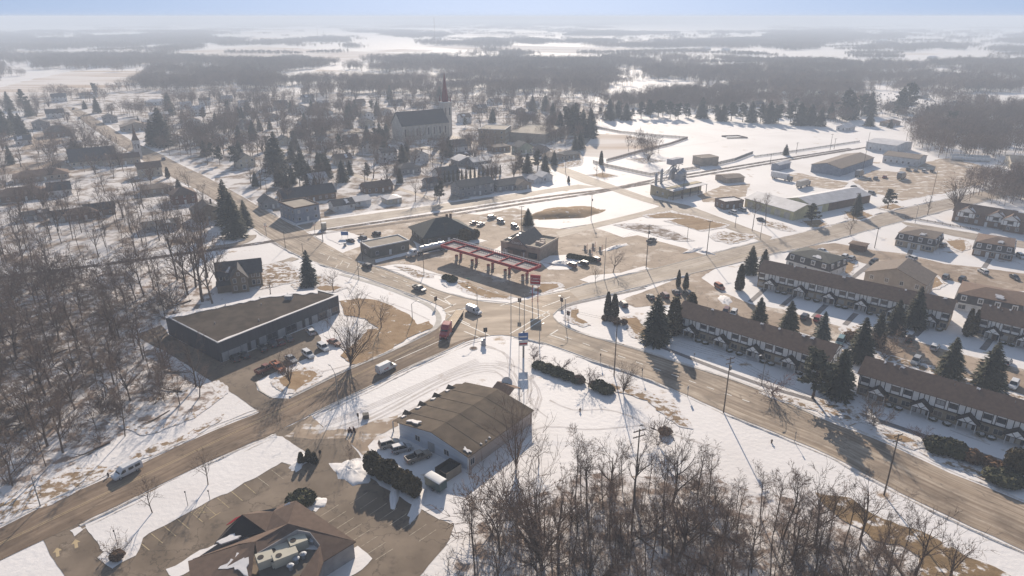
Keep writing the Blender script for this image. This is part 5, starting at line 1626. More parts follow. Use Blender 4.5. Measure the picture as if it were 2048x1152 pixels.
    bd = MB().box(-1.6, 1.6, -.25, .25, 6.4, 9.4).build('board', M['red'], p)
    MB().box(-1.62, 1.62, -.28, .28, 6.0, 6.4).build('price_panel', M['trim'], p)
    text_obj('lettering', 'Casey\u2019s', .95, M['trim'], p, (0, -.27, 8.3), (R(90), 0, 0))
    MB().box(-1.3, 1.3, -.27, -.252, 7.2, 7.45).build('stripe', M['trim'], p)
    tag(p, 'red square sign with white script on two red posts', 'sign')
station()
# small flat building, hip building
def flat_building(name, p0, p1, p2, h, wall, roof, label, parapet='trim', cat='building', win=True, ph=.4, every=3.4, floors=1):
    o, ang, L, W = frame(p0, p1, p2)
    y0, y1 = min(0, W), max(0, W)
    root = empty(name, o, ang)
    MB().box(0, L, y0, y1, -.2, h).build('wall', M[wall], root)
    roof_flat(root, 0, L, y0, y1, h, M[roof], M[parapet], .3, ph)
    if win: auto_windows(root, ang, 0, L, y0, y1, h, floors, every, z0=1.0)
    tag(root, label, cat)
    return root, ang, L, y0, y1
def gable_building(name, p0, p1, p2, h, rh, wall, roof, label, axis='x', cat='building', win=True, over=.4, every=3.6, style='gable', floors=1, chimney=False):
    o, ang, L, W = frame(p0, p1, p2)
    y0, y1 = min(0, W), max(0, W)
    root = empty(name, o, ang)
    if style == 'gable':
        walls_gable(0, L, y0, y1, h, rh, axis).build('wall', M[wall], root)
        r = roof_gable(0, L, y0, y1, h, rh, axis, over).build('roof', M[roof], root)
    else:
        MB().box(0, L, y0, y1, -.2, h).build('wall', M[wall], root)
        r = roof_hip(0, L, y0, y1, h, rh, max(over, .8)).build('roof', M[roof], root)
    if chimney:
        for x in (L * .62, L * .7):
            MB().box(x - .4, x + .4, (y0 + y1) / 2 - .4, (y0 + y1) / 2 + .4, h + rh * .5, h + rh + 1.0).build('chimney', M['brown_brick'], r)
    if win: auto_windows(root, ang, 0, L, y0, y1, h, floors, every)
    tag(root, label, cat)
    return root, ang, L, y0, y1
M['olive'] = plain('olive_brick', (.17, .155, .13))
b1 = flat_building('kiosk_building', (742, 517), (819, 501), (728, 503), 4.0, 'olive', 'roof_flat', 'low olive flat-roofed building beside the tanker truck', 'trim', every=5)
gable_building('dining_hall', (850, 492), (945, 478), (828, 470), 3.6, 5.0, 'olive', 'roof_green', 'large hipped dark-roofed hall beside the railway with two chimneys', style='hip', chimney=True, over=1.2, every=4)
gr = flat_building('corner_flats', (592, 447), (641, 437), (569, 432), 6.6, 'blue_wall', 'roof_flat', 'blue-grey two-storey flat-roofed corner house at the railway crossing', 'brown_trim', 'house', True, .5, 3.4, 2)
# ---------------------------------------------------------------- warehouses and yard
def yellow():
    o, ang, L, W = frame((1591, 440), (1750, 408), None or (1494, 412))
    # long wall along the road plus a projecting wing along the side street
    root = empty('yellow_warehouse', o, ang)
    a2, b2 = G(1494, 415), G(1591, 440)
    M['yw2'] = M['yellow_wall']
    MB_w = walls_gable(-2, 14, 0, abs(W), 4.2, 2.2, 'y').build('wall', M['yellow_wall'], root)
    roof_gable(-2, 14, 0, abs(W), 4.2, 2.2, 'y', .3).build('roof', M['roof_metal'], root)
    walls_gable(14.002, L, 3, 19, 4.0, 2.2, 'x').build('long_wall', M['yellow_wall'], root)
    roof_gable(14.3, L, 3, 19, 4.0, 2.2, 'x', .3).build('long_roof', M['roof_metal'], root)
    for k in range(5):
        y = abs(W) * (.12 + .19 * k)
        MB().box(-2.07, -2.0, y - 1.6, y + 1.6, 0, 3.0).build('garage_door', M['cream_wall'], root)
    MB().box(18, 21.5, 2.93, 3.0, 0, 3.2).build('garage_door', M['trim'], root)
    MB().box(26, L - .3, 2.9, 3.0, 0, 3.9).build('dark_panel', M['brown_brick'], root)
    tag(root, 'pale yellow L-shaped warehouse with white metal roofs', 'warehouse')
yellow()
flat_building('small_office', (1448, 420), (1486, 416), (1430, 412), 3.6, 'brown_brick', 'roof_metal', 'small dark square office with a snowy sunken roof by two white cars', 'brown_trim', every=3)
gable_building('pole_barn', (1679, 353), (1745, 330), (1617, 345), 4.6, 2.0, 'blue_wall', 'roof_tan', 'blue-grey barn with a tan debris-littered roof in the yard', axis='x', cat='barn', win=False)
gable_building('white_workshop', (1834, 334), (1851, 326), (1766, 324), 4.8, 1.4, 'white_wall', 'roof_tan', 'white workshop with a row of small high windows', axis='y', cat='building', every=3)
gable_building('long_shed', (1790, 308), (1822, 300), (1728, 300), 5.5, 1.2, 'white_wall', 'roof_metal', 'white long shed behind the workshop by the tracks', axis='y', cat='building', win=True, every=6)
gable_building('storage_hut', (1557, 342), (1580, 336), (1547, 338), 3.6, .8, 'blue_wall', 'roof_metal', 'grey metal hut beside the lorry trailer', win=False, cat='shed')
gable_building('low_shed', (1452, 367), (1488, 364), (1442, 358), 2.8, .9, 'tan_wall', 'roof_tan', 'low tan shed with a red tank before it', win=False, cat='shed')
flat_building('storage_block', (1402, 333), (1436, 330), (1400, 326), 5.0, 'tan_wall', 'roof_tan', 'plain tan block beside the railway fence', 'tan_wall', win=False, ph=.2)
gable_building('edge_house', (2020, 338), (2085, 343), (2012, 325), 4.5, 2.2, 'cream_wall', 'roof_grey', 'cream house with grey roof beyond the snow bales', cat='house')
# feed mill
def mill():
    o, ang, L, W = frame((1336, 398), (1402, 383), (1304, 388))
    y0, y1 = min(0, W), max(0, W)
    root = empty('feed_mill', o, ang)
    M['mill_wall'] = plain('mill_cream', (.46, .38, .24))
    MB().box(0, L, y0, y1, -.2, 5.0).build('wall', M['mill_wall'], root)
    MB().slab((-.5, y0 - 3.5, 4.6), (L + .3, y0 - 3.5, 4.6), (L + .3, y1 + .2, 5.5), (-.5, y1 + .2, 5.5), .2).build('roof', M['roof_metal'], root)
    for k in range(5):
        x = L * k / 4
        MB().box(x - .12, x + .12, y0 - 3.3, y0 - 3.05, -.1, 4.4).build('post', M['pole_wood'], root)
    MB().box(0, L * .9, y0 - 3.0, y0 - .02, -.1, 1.1).build('loading_dock', M['concrete'], root)
    # bins and elevator leg
    for x, y, r, z in ((L * .70, y1 - 3, 2.3, 9), (L * .86, y1 - 1.5, 2.3, 9.5), (L * .8, y1 + 3.0, 2.2, 9.5)):
        b = MB().tube((x, y, 3.0), (x, y, z), r, r, 14).tube((x, y, z), (x, y, z + 1.6), r, .25, 14).tube((x, y, 3.0), (x, y, 1.2), r, .3, 14)
        b.build('grain_bin', M['metal'], root)
    tx, ty = L * .74, y1 + .5
    for dx in (-1.1, 1.1):
        for dy in (-1.1, 1.1):
            MB().box(tx + dx - .1, tx + dx + .1, ty + dy - .1, ty + dy + .1, 0, 16.5).build('tower_leg', M['pole_grey'], root)
    for k in range(4):
        z = 5 + k * 2.3
        MB().tube((tx - 1.1, ty - 1.1, z), (tx + 1.1, ty - 1.1, z + 2.3), .08, .08, 4).tube((tx - 1.1, ty - 1.1, z), (tx + 1.1, ty - 1.1, z), .08, .08, 4).build('brace', M['pole_grey'], root)
    MB().box(tx - 5.5, tx + 3.5, ty - 1.8, ty + 1.8, 13.6, 16.4).build('head_house', plain('head_house_metal', (.42, .42, .45)), root)
    for e in ((L * .05, y1 - 2, 6), (L * .25, y1 - 2, 6), (L * .45, y1 - 1, 6), (L * .86, y1 - 1.5, 13), (-2.0, y1 - 1, 6)):
        MB().tube((tx, ty, 14.0), e, .2, .2, 6).build('spout', M['metal'], root)
    for x in (1.5, 5.5):
        MB().tube((x, y1 - 2, 5), (x, y1 - 2, 9.5 + x * .4), .7, .7, 10).build('cyclone', M['metal'], root)
        MB().tube((x, y1 - 2, 9.5 + x * .4), (x, y1 - 2, 11 + x * .4), .9, .1, 10).build('cyclone_cap', M['metal'], root)
    for y in (.3, .6):
        window(root, 0, y0 + (y1 - y0) * y, 1.6, 1.0, 1.0, SIDES['-x'], 'trim')
    tag(root, 'feed mill with steel bins, spouts and a raised elevator head', 'mill')
mill()
# ---------------------------------------------------------------- church with red spire
def church():
    o, ang, L, W = frame((812, 276), (902, 278), (800, 262))
    root = empty('stone_church', o, GRID)
    ca = math.cos(GRID - ang)
    L = 38.0; D = 18.0
    h, rh = 11.5, 8.5
    walls_gable(0, L, 0, D, h, rh, 'x').build('wall', M['stone_wall'], root)
    roof_gable(0, L, 0, D, h, rh, 'x', .6, .3).build('roof', M['roof_dark'], root)
    for k in range(8):
        x = L * (k + .5) / 8
        window(root, x, 0, 3.2, 1.1, 5.2, 0, 'stone_wall')
        MB().box(x + L / 16 - .4, x + L / 16 + .4, -.9, -.0, -.1, 9).build('buttress', M['stone_wall'], root)
    t = 7.0
    tx, ty = L + .5, D / 2 - t / 2 + 2
    tw = MB().box(tx, tx + t, ty, ty + t, -.2, 24).build('tower', M['stone_wall'], root)
    for k in (1, 3):
        window(tw, tx + t * k / 4, ty, 15, 1.1, 5.5, 0, 'stone_wall')
        window(tw, tx, ty + t * k / 4, 15, 1.1, 5.5, SIDES['-x'], 'stone_wall')
    MB().box(tx - .3, tx + t + .3, ty - .3, ty + t + .3, 24.004, 24.8).build('cornice', M['trim'], tw)
    sm = plain('red_copper_spire', (.20, .045, .05), .1)
    cx, cy = tx + t / 2, ty + t / 2
    MB().tube((cx, cy, 24.8), (cx, cy, 46), 2.9, .1, 8).build('spire', sm, root)
    for dx in (-2.9, 2.9):
        for dy in (-2.9, 2.9):
            MB().tube((cx + dx, cy + dy, 24.8), (cx + dx, cy + dy, 30), .7, .05, 6).build('pinnacle', sm, root)
    MB().box(cx - .06, cx + .06, cy - .06, cy + .06, 45.8, 48).box(cx - .7, cx - .061, cy - .06, cy + .06, 47, 47.15).box(cx + .061, cx + .7, cy - .06, cy + .06, 47, 47.15).build('cross', M['dark_trim'], root)
    root.location = G(806, 283)
    tag(root, 'long stone church with dark steep roof and tall red spire', 'church')
church()
flat_building('brick_school', (1010, 290), (1022, 280), (963, 284), 10.5, 'beige_brick', 'roof_flat', 'beige three-storey flat-roofed brick block beside the church', 'trim', every=4, floors=3)
flat_building('school_annex', (1090, 288), (1128, 270), (1026, 278), 6.5, 'tan_wall', 'roof_flat', 'long low tan annex with pale flat roof behind the brick block', 'tan_wall', win=False)
# small churches by the main street
def chapel():
    r1 = house((190, 330), 25, 15, 3.2, 6.5, 'cream_wall', 'roof_dark', 'chapel hall with a very steep dark roof and cream gable', ang=GRID, name='chapel_hall', cat='church', win=True, floors=1)
    MB().slab((2, -5, 3.0), (6.5, -5, 6.3), (6.5, 4, 6.3), (2, 4, 3.0), .2).slab((6.5, -5, 6.3), (11, -5, 3.0), (11, 4, 3.0), (6.5, 4, 6.3), .2).build('cross_roof', M['roof_brown'], r1)
    MB().add([(2.6, -4.6, 0), (10.4, -4.6, 0), (10.4, -4.6, 3.3), (6.5, -4.6, 6.1), (2.6, -4.6, 3.3)], [(0, 1, 2, 3, 4)]).build('cross_gable', M['cream_wall'], r1)
    r2 = house((246, 330), 20, 8, 4.2, 2.2, 'tan_wall', 'roof_brown', 'brown-roofed church wing leading to the little steeple', ang=GRID, name='church_wing', cat='church')
    c = G(278, 316)
    s = empty('steeple', c, GRID)
    MB().box(-2, 2, -2, 2, -.2, 11).build('tower', M['white_wall'], s)
    MB().box(-2.3, 2.3, -2.3, 2.3, 11, 11.5).build('cornice', M['trim'], s)
    MB().tube((0, 0, 11.5), (0, 0, 15), 2.9, 1.1, 4).build('flare', M['roof_brown'], s)
    MB().tube((0, 0, 15), (0, 0, 22), 1.0, .05, 8).build('spire', M['roof_brown'], s)
    for k in (-1, 1):
        window(s, k * .8, -2, 6.5, .7, 2.6, 0, 'grey_wall')
        window(s, -2, k * .8, 6.5, .7, 2.6, SIDES['-x'], 'grey_wall')
    tag(s, 'white steeple with small brown spire beside the main street', 'steeple')
chapel()
# ---------------------------------------------------------------- old gabled house
def old_house():
    o = G(432, 575)
    a, b = G(438, 582), G(505, 577)
    ang = math.atan2(b.y - a.y, b.x - a.x) + R(8)
    root = empty('old_house', a, ang)
    wm = plain('brown_clapboard', (.19, .145, .10))
    walls_gable(0, 14, 0, 8.5, 5.4, 3.2, 'x').build('wall', wm, root)
    r = roof_gable(0, 14, 0, 8.5, 5.4, 3.2, 'x', .5).build('roof', M['roof_dark'], root)
    MB().box(4.2, 9.5, -4.0, -.01, -.2, 5.2).add([(4.2, -4, 5.2), (9.5, -4, 5.2), (6.85, -4, 8.2)], [(0, 1, 2)]).build('bay_wall', wm, root)
    MB().slab((3.8, -4.5, 4.95), (6.85, -4.5, 8.4), (6.85, 4.2, 8.4), (3.8, 1, 4.95), .15).slab((6.85, -4.5, 8.4), (9.9, -4.5, 4.95), (9.9, 1, 4.95), (6.85, 4.2, 8.4), .15).build('cross_roof', M['roof_dark'], r)
    MB().box(-.2, 4.1, -2.4, -.01, -.1, 2.8).build('porch', wm, root)
    MB().slab((-.5, -2.8, 2.75), (4.15, -2.8, 2.75), (4.15, 0, 3.5), (-.5, 0, 3.5), .12).build('porch_roof', M['roof_dark'], root)
    for x in (5.5, 8.2):
        window(root, x, -4.0, 1.0, .9, 1.5, 0); window(root, x, -4.0, 3.6, .9, 1.4, 0)
    window(root, 6.85, -4.0, 6.0, .7, 1.0, 0)
    for x in (1.2, 3.0, 11.2, 12.8):
        window(root, x, 0 if x > 5 else 0, 3.6, .9, 1.4, 0)
    for x in (11.2, 12.8): window(root, x, 0, 1.0, .9, 1.5, 0)
    snow_on_slope(r, (2.6, .3, 5.8), (4.0, .3, 5.8), (4.6, 2.6, 7.3), (4.2, 2.6, 7.3), 2)
    tag(root, 'old brown cross-gabled house among tall bare trees', 'house')
old_house()

# ---------------------------------------------------------------- restaurant
def restaurant():
    def V(px, py, h): return G(px, py, h)
    c = G(560, 1110)
    root = empty('restaurant', c)
    sh = lambda *ps: [tuple(p - c) for p in ps]
    lit = plain('brown_asphalt_shingles', (.135, .09, .065), rough=.9, scale=1.0)
    cream = plain('grey_beige_siding', (.36, .34, .33))
    A, Nn, E = V(576, 1047, 6.6), V(592, 1001, 6.6), V(712, 1083, 3.6)
    S = V(647, 1123, 3.6)
    B = V(510, 1083, 5.4); Wt = V(376, 1122, 3.6)
    V1, V2 = V(546, 1023, 4.6), V(532, 1063, 4.2)
    Pk, Gl = V(484, 1029, 5.6), V(452, 1058, 3.4)
    Gd = V(428, 1088, 3.4)
    Bt = V(500, 1150, 4.2)
    NE = V(668, 1040, 3.6)
    def faces(nm, polys, m, par=root, thick=.18):
        mb = MB()
        for poly in polys:
            ps = [p - c for p in poly]
            n = len(ps)
            lo = [p - Vector((0, 0, thick)) for p in ps]
            nz = (ps[1] - ps[0]).cross(ps[2] - ps[0]).z
            idx = list(range(n)) if nz > 0 else list(range(n - 1, -1, -1))
            mb.add(ps + lo, [tuple(idx), tuple(i + n for i in reversed(idx))] + [(i, (i + 1) % n, n + (i + 1) % n, n + i) for i in range(n)])
        return mb.build(nm, m, par)
    Nb = V(560, 1010, 3.6)
    faces('roof', [(A, E, Nn), (A, Nn, V1, V2), (Nn, Nb, V1)], lit)
    faces('cross_roof', [(Pk, V1, V2), (Pk, V1, V(516, 1022, 4.4))], lit)
    faces('gable_front', [(Pk, V2, Gd, Gl)], plain('painted_shade_gable', (.030, .022, .020)))  # roof face with its shade painted in as a near-black colour
    faces('red_cap', [(V(452, 1050, 3.6), V(470, 1036, 4.7), V(482, 1031, 5.55), V(462, 1046, 4.3))], M['red'], root, .1)
    faces('hip_roof', [(A, V2, B)], lit)
    faces('front_roof', [(V2, V(455, 1092, 3.9), V(385, 1118, 3.6), V(478, 1088, 4.6), B)], lit)
    faces('wing_roof', [(B, V(478, 1090, 4.9), Wt, V(385, 1190, 3.6), V(500, 1180, 3.6)), ], lit)
    # plant well: rim, inner screen and deck
    w0, w1, w2, w3 = V(514, 1106, 5.0), V(594, 1059, 5.9), V(620, 1064, 5.6), V(640, 1090, 4.6)
    faces('near_roof', [(A, w1, w0, B), (A, E, w2, w1), (E, S, w3, w2), (S, V(632, 1168, 3.6), V(600, 1150, 3.6), w3)], lit)
    dk = 3.5
    def low(p, z): return Vector((p.x, p.y, z))
    def wall(a, b, nm='plant_screen'):
        ps = [x - c for x in (a, b, low(b, dk), low(a, dk))]
        nrm = (ps[1] - ps[0]).cross(Vector((0, 0, 1))).normalized() * .12
        MB().add(ps + [p + nrm for p in ps], [(0, 1, 2, 3), (7, 6, 5, 4), (0, 4, 5, 1), (1, 5, 6, 2), (2, 6, 7, 3), (3, 7, 4, 0)]).build(nm, cream, root)
    wall(w0, w1); wall(w1, w2); wall(w2, w3)
    d0, d1, d2, d3 = low(w0, dk), low(w1, dk), low(w2, dk), low(w3, dk)
    f0, f1 = G(520, 1165, dk), G(640, 1140, dk)
    MB().add(sh(d0, d1, d2, d3, f1, f0), [(5, 4, 3, 2, 1, 0)]).build('plant_deck', M['roof_tar'], root)
    MB().add([tuple(x - c + Vector((0, 0, .06))) for x in (d1, d2, d3, (d0 + d3) / 2 + (d1 - d0) * .3)], [(3, 2, 1, 0)]).build('deck_snow', M['snow'], root)
    # walls
    mb = MB()
    E2, S2 = E.lerp(A, .04), S.lerp(A, .04)
    foot = [E2, S2, V(628, 1165, 3.5), V(560, 1185, 3.5), V(390, 1185, 3.5), Wt.lerp(B, .05), V(440, 1085, 3.4), V(455, 1062, 3.4), V(520, 1022, 3.4), V(562, 1013, 3.5)]
    ps = [(p.x - c.x, p.y - c.y) for p in foot]
    n = len(ps)
    mb.add([(x, y, -.2) for x, y in ps] + [(x, y, 3.4) for x, y in ps], [(i, (i + 1) % n, n + (i + 1) % n, n + i) for i in range(n)])
    mb.build('wall', cream, root)
    snow_on_slope(root, *[tuple(V(*q) - c - Vector((0, 0, .1))) for q in ((430, 1140, 4.1), (470, 1102, 4.6), (500, 1112, 4.6), (500, 1165, 4.0))], 5)
    snow_on_slope(root, *[tuple(V(*q) - c - Vector((0, 0, .15))) for q in ((430, 1085, 3.7), (465, 1066, 3.9), (500, 1070, 4.1), (440, 1090, 3.7))], 6)
    snow_on_slope(root, *[tuple(V(*q) - c - Vector((0, 0, .15))) for q in ((565, 1012, 5.2), (580, 1003, 6.2), (584, 1008, 6.2), (572, 1016, 5.4))], 7)
    # units on the deck
    um = plain('cream_unit_casing', (.46, .43, .35), .05)
    for i, (px, py, w, d, h) in enumerate(((532, 1126, 2.6, 2.3, 1.5), (558, 1110, 3.4, 1.8, 1.3), (572, 1122, 3.8, 1.7, 1.6), (597, 1094, 2.8, 2.2, 1.7), (555, 1128, 1.8, 1.4, 1.0))):
        g = G(px, py, dk) - c
        ru = MB().box(-w / 2, w / 2, -d / 2, d / 2, 0, h).build('rooftop_unit', um, root)
        ru.location = (g.x, g.y, dk + .005); ru.rotation_euler = (0, 0, R(32))
        MB().tube((-w * .25, 0, h + .005), (-w * .25, 0, h + .06), .5, .5, 14).build('fan', M['dark_trim'], ru)
    for px, py in ((582, 1139), (593, 1125), (607, 1116), (625, 1088)):
        g = G(px, py, dk) - c
        MB().tube((g.x, g.y, dk), (g.x, g.y, dk + .9), .35, .35, 10).tube((g.x, g.y, dk + .9), (g.x, g.y, dk + 1.15), .6, .2, 10).build('exhaust_fan', M['metal'], root)
    # corner post and door shadow side
    dd = G(672, 1128, 2.0) - c
    tag(root, 'restaurant with brown hipped roofs and an open rooftop plant well', 'restaurant')
restaurant()
# ------------------------------------------------------------------ town houses
TH = [
    # px, L, W, h, rh, wall, roof, axis, style, ang, label
    ((622, 404), 26, 11, 3.6, 3.4, 'brown_brick', 'roof_dark', 'x', 'gable', 0, 'long dark gabled hall behind the blue-grey corner house'),
    ((690, 421), 10, 8, 3.0, 1.9, 'white_wall', 'roof_dark', 'x', 'gable', 0, 'white garage with dark roof beside the frontage street'),
    ((790, 408), 7.5, 7.5, 2.8, 1.2, 'cream_wall', 'roof_metal', 'x', 'hip', 0, 'small cream garage with snow-covered hipped roof'),
    ((727, 412), 8, 8, 2.8, 1.5, 'white_wall', 'roof_metal', 'x', 'gable', 0, 'white shed peeking behind the dark-roofed garage'),
    ((640, 375), 9, 8, 5.2, 2.2, 'white_wall', 'roof_metal', 'x', 'gable', 0, 'narrow white house with snowy roof behind the long dark hall'),
    ((540, 418), 7, 7, 3.6, 2.6, 'grey_wall', 'roof_grey', 'y', 'gable', 0, 'small grey house beside a bare stump by the main street'),
    ((955, 391), 20, 10, 5.6, 2.4, 'grey_wall', 'roof_grey', 'x', 'gable', 0, 'long grey two-storey house on the frontage street corner'),
    ((1025, 380), 19, 10, 3.2, 2.2, 'grey_wall', 'roof_grey', 'x', 'gable', 0, 'single-storey grey wing beside the long grey house'),
    ((1049, 379), 9, 7, 3.0, 2.0, 'tan_wall', 'roof_tan', 'y', 'gable', 0, 'tan garage with front gable on the frontage street'),
    ((1076, 368), 5, 7, 2.6, 1.4, 'white_wall', 'roof_metal', 'y', 'gable', 0, 'little white garage beside the evergreen cluster'),
    ((1095, 364), 7, 7, 3.4, 1.8, 'white_wall', 'roof_metal', 'y', 'gable', 0, 'larger white garage beside the evergreen cluster'),
    ((822, 348), 13, 9, 3.6, 2.2, 'grey_wall', 'roof_grey', 'x', 'hip', 0, 'grey hipped house at the end of a gravel lane'),
    ((900, 362), 13, 9, 4.2, 3.2, 'white_wall', 'roof_grey', 'x', 'gable', 0, 'pale house with tall grey roof before the evergreen screen'),
    ((655, 298), 9, 8, 5.5, 3.0, 'white_wall', 'roof_dark', 'y', 'gable', 0, 'white two-storey house with steep front gable and dark porch'),
    ((740, 306), 10, 8, 4.6, 2.8, 'white_wall', 'roof_dark', 'y', 'gable', 0, 'white house with wide porch behind the red-twigged tree'),
    ((780, 322), 10, 8, 5.6, 2.0, 'white_wall', 'roof_dark', 'x', 'gable', 0, 'white two-storey house with shutters by a bare spreading tree'),
    ((918, 304), 14, 9, 4.0, 3.8, 'white_wall', 'roof_dark', 'x', 'gable', 0, 'white house with steep dark roof below the church lawn'),
    ((930, 318), 10, 6, 2.6, 1.6, 'white_wall', 'roof_dark', 'x', 'gable', 0, 'dark-roofed garage below the steep white house'),
    ((935, 330), 12, 10, 3.2, 2.0, 'grey_wall', 'roof_metal', 'y', 'gable', 0, 'grey garage block with snowy roof by the mill street'),
    ((965, 332), 13, 9, 3.2, 1.8, 'grey_wall', 'roof_metal', 'x', 'gable', 0, 'low grey block with vents and snowy roof'),
    ((985, 345), 9, 8, 3.0, 1.6, 'grey_wall', 'roof_metal', 'x', 'gable', 0, 'small grey outbuilding below the low grey block'),
    ((1005, 303), 13, 9, 3.4, 1.2, 'brown_brick', 'roof_tan', 'x', 'hip', 0, 'small brick house below the beige school block'),
    ((1052, 306), 11, 9, 4.4, 2.8, 'green_wall', 'roof_grey', 'y', 'gable', 0, 'pale green house with broad front gable'),
    ((1090, 312), 8, 8, 4.0, 2.6, 'grey_wall', 'roof_dark', 'y', 'gable', 0, 'narrow dark-gabled house beside the pale green house'),
    ((1143, 318), 14, 9, 3.0, 1.8, 'tan_wall', 'roof_grey', 'x', 'hip', 0, 'low hipped house beside the park gravel'),
    ((1115, 322), 12, 9, 3.0, 1.8, 'tan_wall', 'roof_tan', 'y', 'gable', 0, 'low tan house on the mill street bend'),
    ((85, 362), 26, 12, 3.0, 2.6, 'tan_wall', 'roof_brown', 'x', 'hip', 0, 'long tan hipped house beside the pale car park'),
    ((122, 392), 10, 8, 3.4, 3.2, 'white_wall', 'roof_dark', 'x', 'gable', 0, 'white house with black roof on the garden slope'),
    ((45, 402), 22, 12, 3.2, 2.8, 'brown_brick', 'roof_brown', 'x', 'hip', 0, 'wide brown hipped house among bare trees'),
    ((72, 440), 11, 6, 2.6, 1.2, 'grey_wall', 'roof_dark', 'x', 'gable', 0, 'dark shed roof on the snowy slope'),
    ((122, 443), 8, 6, 2.8, 1.8, 'white_wall', 'roof_dark', 'x', 'gable', 0, 'small white shed with black roof in the trees'),
    ((165, 440), 13, 8, 3.0, 2.0, 'brown_brick', 'roof_brown', 'x', 'hip', 0, 'brown bungalow hidden by bare trunks'),
    ((203, 432), 12, 8, 3.2, 2.2, 'brown_brick', 'roof_dark', 'x', 'gable', 0, 'dark-roofed bungalow among bare trunks'),
    ((318, 388), 15, 10, 3.0, 1.6, 'tan_wall', 'roof_tan', 'x', 'hip', 0, 'low tan house with scraps of snow on the roof'),
    ((303, 354), 12, 9, 5.4, 2.6, 'cream_wall', 'roof_brown', 'x', 'gable', 0, 'cream two-storey house beside the teardrop evergreen'),
    ((372, 408), 11, 10, 4.6, 3.0, 'red_wall', 'roof_brown', 'x', 'hip', 0, 'dark red house at the main street kerb'),
    ((420, 442), 12, 10, 4.4, 3.4, 'beige_brick', 'roof_dark', 'y', 'gable', 0, 'tan gabled house beneath the tall street spruces'),
    ((325, 462), 14, 8, 2.8, 1.2, 'grey_wall', 'roof_grey', 'x', 'gable', 0, 'low grey garage on the slope above the railway'),
    ((120, 204), 14, 10, 5.6, 3.0, 'white_wall', 'roof_dark', 'x', 'gable', 0, 'large white gabled house at the top of the main street'),
    ((112, 236), 14, 9, 4.6, 3.0, 'white_wall', 'roof_dark', 'x', 'gable', 0, 'white house with dark roof beside the upper main street'),
    ((118, 274), 18, 12, 4.0, 4.0, 'brown_brick', 'roof_tan', 'x', 'hip', 0, 'brown hipped house with a wide bare lawn'),
    ((275, 262), 22, 13, 3.8, 3.2, 'tan_wall', 'roof_tan', 'y', 'gable', 0, 'tan gabled parish hall with a snowy forecourt'),
    ((222, 246), 11, 9, 5.0, 2.6, 'grey_wall', 'roof_grey', 'y', 'gable', 0, 'grey gabled house beside the parish hall'),
    ((320, 240), 15, 9, 5.0, 1.5, 'tan_wall', 'roof_metal', 'x', 'gable', 0, 'tan block with snowy roof behind the tall spruce'),
    ((316, 210), 22, 10, 3.4, 2.2, 'white_wall', 'roof_metal', 'x', 'hip', 0, 'low white house with snow roof above the parish hall'),
    ((178, 196), 18, 9, 3.4, 2.4, 'white_wall', 'roof_grey', 'x', 'gable', 0, 'white bungalow under the brown field'),
    ((495, 335), 10, 8, 5.0, 3.2, 'cream_wall', 'roof_dark', 'y', 'gable', 0, 'cream gabled cottage peeping through evergreens'),
    ((560, 345), 11, 8, 3.4, 2.0, 'white_wall', 'roof_grey', 'x', 'gable', 0, 'white cottage behind the dark evergreens'),
    ((845, 325), 9, 8, 4.6, 2.4, 'white_wall', 'roof_grey', 'y', 'gable', 0, 'narrow white house by the lane'),
    ((690, 330), 10, 8, 4.0, 2.4, 'tan_wall', 'roof_brown', 'x', 'gable', 0, 'brown-roofed house in the middle of the town trees'),
    ((870, 375), 8, 7, 3.0, 2.0, 'grey_wall', 'roof_dark', 'x', 'gable', 0, 'dark shed by a wide bare tree'),
    ((760, 385), 15, 8, 3.2, 2.2, 'brown_brick', 'roof_brown', 'x', 'gable', 0, 'long low brown house under the bare trees'),
    ((1790, 252), 16, 9, 3.0, 2.0, 'tan_wall', 'roof_brown', 'x', 'hip', 0, 'brown hipped house below the graveyard'),
    ((1700, 262), 13, 8, 3.0, 1.8, 'white_wall', 'roof_metal', 'x', 'gable', 0, 'pale house behind the ball field trees'),
    ((1855, 240), 16, 9, 3.2, 2.0, 'tan_wall', 'roof_tan', 'x', 'gable', 0, 'tan house beside the graveyard lane'),
    ((1060, 240), 12, 9, 4.0, 2.6, 'white_wall', 'roof_metal', 'x', 'gable', 0, 'white house beyond the school annex'),
    ((1870, 118), 22, 12, 4, 2.5, 'white_wall', 'roof_metal', 'x', 'gable', 0, 'white farm shed on the far snowy ridge'),
    ((1770, 86), 40, 20, 9, 3, 'white_wall', 'roof_metal', 'x', 'gable', 0, 'big white barn on the far hilltop'),
    ((772, 64), 50, 25, 10, 4, 'white_wall', 'roof_metal', 'x', 'gable', 0, 'white farm barn on the far snow field'),
    ((1415, 101), 26, 12, 5, 2.5, 'tan_wall', 'roof_metal', 'x', 'gable', 0, 'pale farmhouse on the distant ridge'),
    ((1455, 102), 22, 12, 5, 2.5, 'white_wall', 'roof_metal', 'x', 'gable', 0, 'white farmhouse on the distant ridge'),
]
HOUSES_PX = []
for i, (p, L, W, h, rh, wl, rf, ax, st, an, lab) in enumerate(TH):
    house(p, L, W, h, rh, wl, rf, lab, axis=ax, style=st, chimney=(i % 3 == 0 and h > 3), snow=(.55, .8) if i % 4 == 1 and rf != 'roof_metal' else None, win=G(*p).y < 900)
    HOUSES_PX.append(p)
